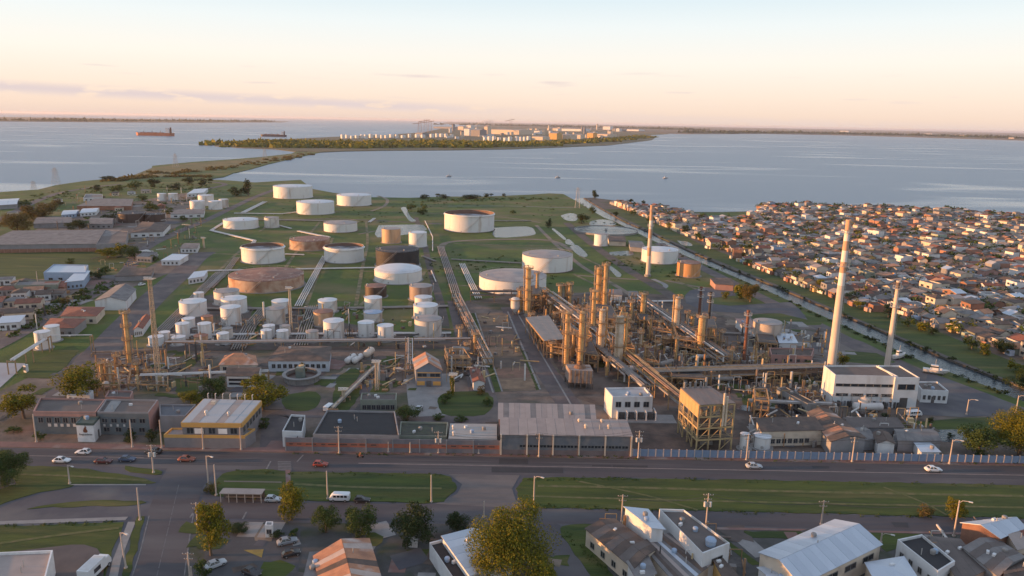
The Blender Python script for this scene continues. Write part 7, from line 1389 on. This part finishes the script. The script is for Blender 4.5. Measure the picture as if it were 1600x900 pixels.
def van(px, py, label, col=WH_, rz=0.0, z=.07, L_=4.7, hh=2.0, name='van'):
    m = mat('van_paint', col, .35, tuple(c * .92 for c in col), .4, .5); g = G(px, py, z); t = thing(name, label, name, g, rz); h = L_ / 2
    b_ = loft([ring(-h, .82, .35, hh - .12, .16), ring(-h + .2, .88, .28, hh, .18), ring(h - .9, .88, .28, hh, .18), ring(h - .3, .86, .28, hh - .55, .16), ring(h, .80, .35, .95, .16)], MB()).build('body', m, t); smooth_by_angle(b_, 40)
    for s_ in (-1, 1):
        for k in range(4): x = -h + .45 + k * .85; MB().box((x + .35, s_ * .885, hh - .55), (.68, .03, .5)).build('side_window', CGL, t)
    MB().add([(h - .86, -.7, hh - .12), (h - .86, .7, hh - .12), (h - .28, .74, hh - .68), (h - .28, -.74, hh - .68)], [(0, 3, 2, 1)]).build('windscreen', CGL, t).location.z = .03
    wheels(t, (-h * .6, h * .6), .8, .33)
    for s_ in (-1, 1): MB().box((h - .05, s_ * .55, .72), (.12, .26, .22)).build('headlight', HL, t)
    return t
van(531, 782, 'white van parked on the parallel street by the lawn', rz=math.pi); van(514, 640, 'small white van on the refinery road beside the lawn', rz=1.3, z=.08, L_=4.2, hh=1.8); van(1428, 650, 'white van beside the power house wing', rz=.2, z=.06)
def truck(px, py, label, rz):
    g = G(px, py, .2); t = thing('truck', label, 'truck', g, rz); m = mat('van_paint', (0, 0, 0))
    MB().box((-1.2, 0, 1.9), (5.4, 2.3, 2.3)).build('cargo_box', m, t); cb = loft([ring(1.6, 1.05, .5, 2.5, .15), ring(2.8, 1.05, .5, 2.45, .15), ring(3.4, 1.0, .5, 1.5, .15)], MB()).build('cab', m, t)
    MB().box((.3, 0, .6), (6.8, 1.0, .25)).build('chassis', DK, t); MB().add([(2.86, -.85, 2.35), (2.86, .85, 2.35), (3.36, .85, 1.55), (3.36, -.85, 1.55)], [(0, 3, 2, 1)]).build('windscreen', CGL, t).location.x = .04
    wheels(t, (-2.6, 2.4), .95, .45, .3); MB().box((-1.2, -1.17, 1.9), (2.0, .04, .9)).build('side_panel', GLASS, t); MB().box((-1.2, 0, 3.08), (4.8, 1.9, .06)).build('roof_panel', PIPEW, t); return t
truck(151, 896, 'white box truck parked on the forecourt at bottom left', 1.5); truck(228, 398, 'small orange-lit truck by the dark open garage', 1.2)
# boat on the canal road
def boat(px, py, label, L_=11, rz=-.45, z=.1, group=None):
    g = G(px, py, z); t = thing('boat', label, 'boat', g, rz, group); h = L_ / 2; w = L_ * .14
    secs = [[(-h, -w * .8, .6), (-h, 0, .1), (-h, w * .8, .6), (-h, w, 1.6), (-h, -w, 1.6)], [(0, -w * .9, .5), (0, 0, 0), (0, w * .9, .5), (0, w * 1.1, 1.5), (0, -w * 1.1, 1.5)], [(h * .6, -w * .5, .7), (h * .6, 0, .15), (h * .6, w * .5, .7), (h * .6, w * .8, 1.8), (h * .6, -w * .8, 1.8)], [(h, -.05, 1.5), (h, 0, 1.4), (h, .05, 1.5), (h, .06, 2.1), (h, -.06, 2.1)]]
    loft(secs, MB()).build('hull', PIPEW, t); MB().box((-h * .15, 0, 2.4), (L_ * .3, w * 1.3, 1.8), taper=.9).build('cabin', WWH, t); MB().box((-h * .15, 0, 2.7), (L_ * .305, w * 1.32, .5)).build('cabin_window', GLASS, t); MB().tube([(-h * .1, 0, 3.2), (-h * .1, 0, 5.5)], .06, 6).build('mast', STEEL, t); MB().box((h * .3, 0, 1.95), (1.2, .9, .7)).build('hatch', WWH, t)
    for s_ in (-1, 1): MB().box((s_ * h * .5, 0, .25), (.4, w * 2, .5)).build('cradle', DK, t)
    return t
boat(1462, 584, 'white boat set on cradles beside the canal road', 8.5); boat(1405, 560, 'small pinkish boat among scrap behind the shorter chimney', 7, .5)
for x, y, lb in ((702, 276, 'tiny boat out on the lagoon, left of the three'), (872, 278, 'tiny boat out on the lagoon, middle of the three'), (1040, 279, 'tiny boat out on the lagoon, right of the three')): boat(x, y, lb, 9, .3, -.9, 'tiny boats on the lagoon')
# water drums by the fence
for x, y, yt, w, lb in ((1162, 704, 678, 14, 'upright white water drum behind the fence, left'), (1189, 704, 683, 26, 'wide white domed water drum behind the fence')): tank((x - w / 2, x + w / 2, y, yt + 3), lb, GC, TW, RW, 'dome', n=28, stair=False)
tank((1180, 1200, 634, 612), 'dark green mossy tank by the dark pond', GC, mat('tank_moss', (.05, .06, .03), .9, (.08, .07, .04), .4, .8), RK, 'flat', n=24)
sheet('oily_pond', [(1150, 640), (1176, 622), (1240, 622), (1265, 640), (1250, 648), (1190, 646)], mat('oily_water', (.03, .03, .035), .12), 8)
# motorcyclist riding on the avenue
def rider(px, py):
    g = G(px, py, .07); t = thing('motorcycle', 'small motorcycle with rider in orange top on the avenue', 'motorcycle', g, math.pi); m = MB()
    for x in (-.65, .65): MB().tube([(x, -.06, .3), (x, .06, .3)], .3, 12).build('wheel', TYRE, t)
    loft([ring(-.7, .12, .55, .75, .05), ring(0, .16, .4, .85, .06), ring(.5, .12, .6, 1.0, .05)], MB()).build('body', MATS['red_paint'], t); MB().bar((.45, -.35, 1.05), (.45, .35, 1.05), .05).bar((.45, 0, 1.05), (.66, 0, .3), .07).build('handlebar', DK, t)
    r = thing('person', 'rider in orange top and dark trousers sitting on the motorcycle', 'person', g, math.pi)
    me = bpy.data.meshes.new('body'); V_ = [(-.2, 0, .92), (-.16, 0, 1.2), (-.1, 0, 1.42), (-.06, 0, 1.52), (-.03, 0, 1.68), (-.1, .2, 1.4), (.1, .27, 1.2), (.4, .3, 1.08), (-.1, -.2, 1.4), (.1, -.27, 1.2), (.4, -.3, 1.08), (.18, .16, .85), (.05, .18, .45), (.18, .18, .38), (.18, -.16, .85), (.05, -.18, .45), (.18, -.18, .38)]
    E_ = [(0, 1), (1, 2), (2, 3), (3, 4), (2, 5), (5, 6), (6, 7), (2, 8), (8, 9), (9, 10), (0, 11), (11, 12), (12, 13), (0, 14), (14, 15), (15, 16)]
    me.from_pydata(V_, E_, []); o = bpy.data.objects.new('body', me); C.objects.link(o); o.parent = r; me.materials.append(mat('orange_top', (.45, .2, .08), .9))
    md = o.modifiers.new('skin', 'SKIN'); rs = [.17, .16, .17, .07, .12, .08, .06, .045, .08, .06, .045, .1, .07, .06, .1, .07, .06]
    for i, q in enumerate(me.skin_vertices[0].data): q.radius = (rs[i], rs[i]); q.use_root = i == 0
    o.modifiers.new('sub', 'SUBSURF').levels = 1
    MB().lathe([(.02, 1.6), (.14, 1.66), (.15, 1.76), (.1, 1.86), (.02, 1.89)], 10, (-.03, 0, 0)).build('helmet', DK, r)
rider(563, 715)
# ------------------------------------------------------------------ ships and the far port
def ship(x0, x1, y, label, hullc, flip=False):
    g0, g1 = G(x0, y, -.9), G(x1, y, -.9); L_ = (g1 - g0).length; c = (g0 + g1) / 2; t = thing('tanker_ship', label, 'ship', (c.x, c.y, -.9), 0, 'ships anchored on the lagoon'); h = L_ / 2; w = L_ * .075; D = L_ * .075
    secs = [[(-h, -w * .1, 0), (-h, w * .1, 0), (-h * 1.02, w * .2, D * 1.15), (-h * 1.02, -w * .2, D * 1.15)], [(-h * .85, -w, 0), (-h * .85, w, 0), (-h * .85, w, D), (-h * .85, -w, D)], [(h * .85, -w, 0), (h * .85, w, 0), (h * .85, w, D), (h * .85, -w, D)], [(h, -w * .6, 0), (h, w * .6, 0), (h, w * .8, D * 1.05), (h, -w * .8, D * 1.05)]]
    loft(secs, MB()).build('hull', mat('hull_' + str(hullc[0]), hullc, .7, tuple(k * .8 for k in hullc), .02, .6), t)
    MB().slab([(-h * .9, -w * .9), (h * .8, -w * .9), (h * .8, w * .9), (-h * .9, w * .9)], D, D + .6).build('deck', mat('deck_red', (.25, .10, .07), .8), t)
    s_ = MB().box((h * .72, 0, D * 1.75), (L_ * .09, w * 1.7, D * 1.5)).box((h * .70, 0, D * 2.65), (L_ * .05, w * 2.0, D * .35)).build('superstructure', WWH, t); MB().lathe([(w * .3, D), (w * .25, D * 3.0), (.1, D * 3.0)], 10, (h * .86, 0, 0)).build('funnel', STK, t)
    for k in range(3): MB().bar((-h * .6 + k * h * .45, 0, D), (-h * .6 + k * h * .45, 0, D * 1.7), 2.5).build('mast', STEEL, t)
    for k in range(4): MB().box((-h * .65 + k * h * .33, 0, D + 1.2), (L_ * .11, w * 1.2, 2.0)).build('hatch_cover', MATS['deck_red'], t)
ship(212, 272, 212, 'orange-red hulled tanker out on the left of the lagoon', (.42, .14, .07)); ship(409, 446, 213.5, 'dark hulled tanker beyond the tip of the peninsula', (.10, .07, .075))
rng = random.Random(17)
def fartank(x, yb, w, h, i):
    g = G(x, yb); s = ppm(x, yb); r = w / s / 2; H_ = h / s; t = thing('port_tank', f'pale tank in the far port, {ordinal(i + 1)} from the left', 'storage tank', (g.x, g.y, .6), 0, 'tanks of the far port')
    smooth_by_angle(MB().lathe([(r, 0), (r, H_)], 20).build('shell', TW, t)); MB().lathe([(r * 1.01, H_), (.1, H_ + r * .12)], 20).build('roof', RW, t)
XS = [536, 543, 550, 558, 566, 572, 580, 590, 597, 604, 612, 620, 630, 640, 652, 661, 675, 683, 690, 697, 706, 758, 765, 772, 780, 790, 797, 808, 814, 820, 826]
for i, x in enumerate(XS):
    big = x in (675, 728); near = x > 750
    fartank(x, (220.5 if near else 216.5 - (x - 536) * .012) + rng.uniform(-.6, .6), rng.uniform(5, 7.5), rng.uniform(5.5, 8) if near else rng.uniform(4, 6), i)
def RQ(g, a, b, th=-.6):
    c, s_ = math.cos(th), math.sin(th); return [g + Vector((x * c - y * s_, x * s_ + y * c, 0)) for x, y in ((-a, -b), (a, -b), (a, b), (-a, b))]
FB = [(733, 212, 12, 12, WWH, 'white silo block in the far port'), (748, 213, 20, 11, WGR, 'grey factory block with dark front in the far port'), (762, 212, 7, 16, WCR, 'tall preheating tower in the far port'), (723, 203, 12, 6, WCR, 'far factory behind the silo'), (735, 203, 10, 8, WWH, 'far white plant left of the smoke'), (800, 210, 60, 8, WCR, 'long pale warehouse in the far port'), (842, 209, 12, 5, WWH, 'white store right of the long pale warehouse'), (845, 219, 22, 6, WCR, 'cream hall at the port waterfront, left'), (868, 218, 16, 11, WYE, 'taller ochre hall at the port waterfront'), (888, 218, 22, 8, WCR, 'cream hall at the port waterfront, middle'), (905, 217, 14, 7, WCR, 'small cream hall at port waterfront'), (925, 216, 12, 9, WYE, 'ochre tower hall at the port waterfront'), (948, 216, 26, 7, WCR, 'pinkish hall at the right end of the port'), (700, 201, 40, 3, WGR, 'far grey quay sheds'), (900, 205, 40, 4, WWH, 'white sheds beyond the port halls'), (950, 203, 14, 6, WWH, 'bright white block beyond the port halls'), (990, 205, 30, 3, WWH, 'low white sheds at the far right of port'), (870, 204, 26, 4, WCR, 'cream sheds beyond the port'), (660, 213, 16, 6, WGR, 'dark ship-like plant among the port tanks'), (820, 218.5, 10, 4, WGR, 'low grey store beside the port tanks'), (1500, 213, 16, 2.4, WCR, 'long pale shed on the far right shore'), (1450, 210.5, 12, 2, WWH, 'white hall on the far right shore'), (1580, 217, 8, 2.2, WCR, 'cream hall at the far right edge'), (1320, 206, 14, 1.6, WWH, 'white hall on the distant shore')]
for x, yb, w, h, m_, lb in FB:
    g = G(x, yb); s = ppm(x, yb); a_ = w / s / 2; dpt = a_ * .6 + 12; hh = h / s
    bld('port_hall', lb, 'building', RQ(g, a_ * .9, dpt), hh * .85, m_, RFP, 'gable_u', hh * .15, world=True, over=0, z0=.6, group='buildings of the far port')
rngp = random.Random(40)
for i in range(54):
    x = 700 + i * 5.2 + rngp.uniform(-2, 2); yb = rngp.uniform(202, 217.5); g = G(x, yb); s = ppm(x, yb); w_ = rngp.uniform(1.5, 6) / s; hh = rngp.uniform(1.6, 4.5) / s
    if rngp.random() < .25: hh *= 2.2; w_ = 1.6 / s
    m_, nm_ = rngp.choice([(WWH, 'white'), (WCR, 'cream'), (WCR, 'sand'), (TWR2, 'tan'), (WGR, 'grey'), (WWH, 'pale')])
    bld('port_shed', f'{nm_} {"tower" if w_ * s < 1.7 else "shed"} in the far port {"left of the smoke" if x < 738 else "behind the long pale warehouse" if x < 830 else "behind the waterfront halls" if yb < 211 else "among the waterfront halls"}, {ordinal(i + 1)} from left', 'building', RQ(g, w_ / 2, w_ / 2 + 10), hh, m_, RFP if i % 2 else RFG, rngp.choice(['gable_u', 'gable_v', 'shed']), hh * .2, world=True, over=0, z0=.6, group='small buildings of the far port')
for x, yb, yt, lb in ((665, 208, 186, 'quay crane at the left of the far port'), (672, 207, 188, 'second quay crane beside the left one'), (798, 207, 185, 'tall crane behind the long pale warehouse'), (656, 209, 190, 'smaller quay crane at far left of the port')):
    t = lattice(x, yb, yt, 26, 16, lb, 'quay_crane', 'crane', m=mat('crane_paint', (.34, .20, .15), .8), n=4, group='cranes of the far port'); h = hgt(x, yb, yt); MB().bar((-45, 0, h * .8), (30, 0, h * .95), 3.5).build('boom', MATS['crane_paint'], t)
# small white plume from the factory
g = G(741, 204); sm = bpy.data.materials.new('smoke'); sm.use_nodes = True; sm.node_tree.nodes.clear(); so = sm.node_tree.nodes.new('ShaderNodeOutputMaterial'); sv = sm.node_tree.nodes.new('ShaderNodeVolumePrincipled'); sv.inputs['Color'].default_value = (.95, .9, .88, 1); sv.inputs['Density'].default_value = .018; sm.node_tree.links.new(sv.outputs[0], so.inputs['Volume'])
o = MB().tube([(0, 0, 40), (30, 0, 62), (75, 0, 78), (130, 0, 86), (190, 0, 90)], [5, 10, 16, 20, 6], 10).build('smoke_plume', sm); o.location = (g.x, g.y, 0); tag(o, 'thin white smoke plume drifting right from the far factory', 'smoke'); kind(o, 'stuff')
# ------------------------------------------------------------------ haze
hm = bpy.data.materials.new('haze'); hm.use_nodes = True; hm.node_tree.nodes.clear(); ho = hm.node_tree.nodes.new('ShaderNodeOutputMaterial'); hv = hm.node_tree.nodes.new('ShaderNodeVolumePrincipled')
hv.inputs['Color'].default_value = (.88, .88, .95, 1); hv.inputs['Density'].default_value = HAZE; hv.inputs['Anisotropy'].default_value = .2; hm.node_tree.links.new(hv.outputs[0], ho.inputs['Volume'])
o = MB().box((0, 36500, 49), (91000, 80000, 103.8)).build('haze', hm); kind(o, 'stuff')
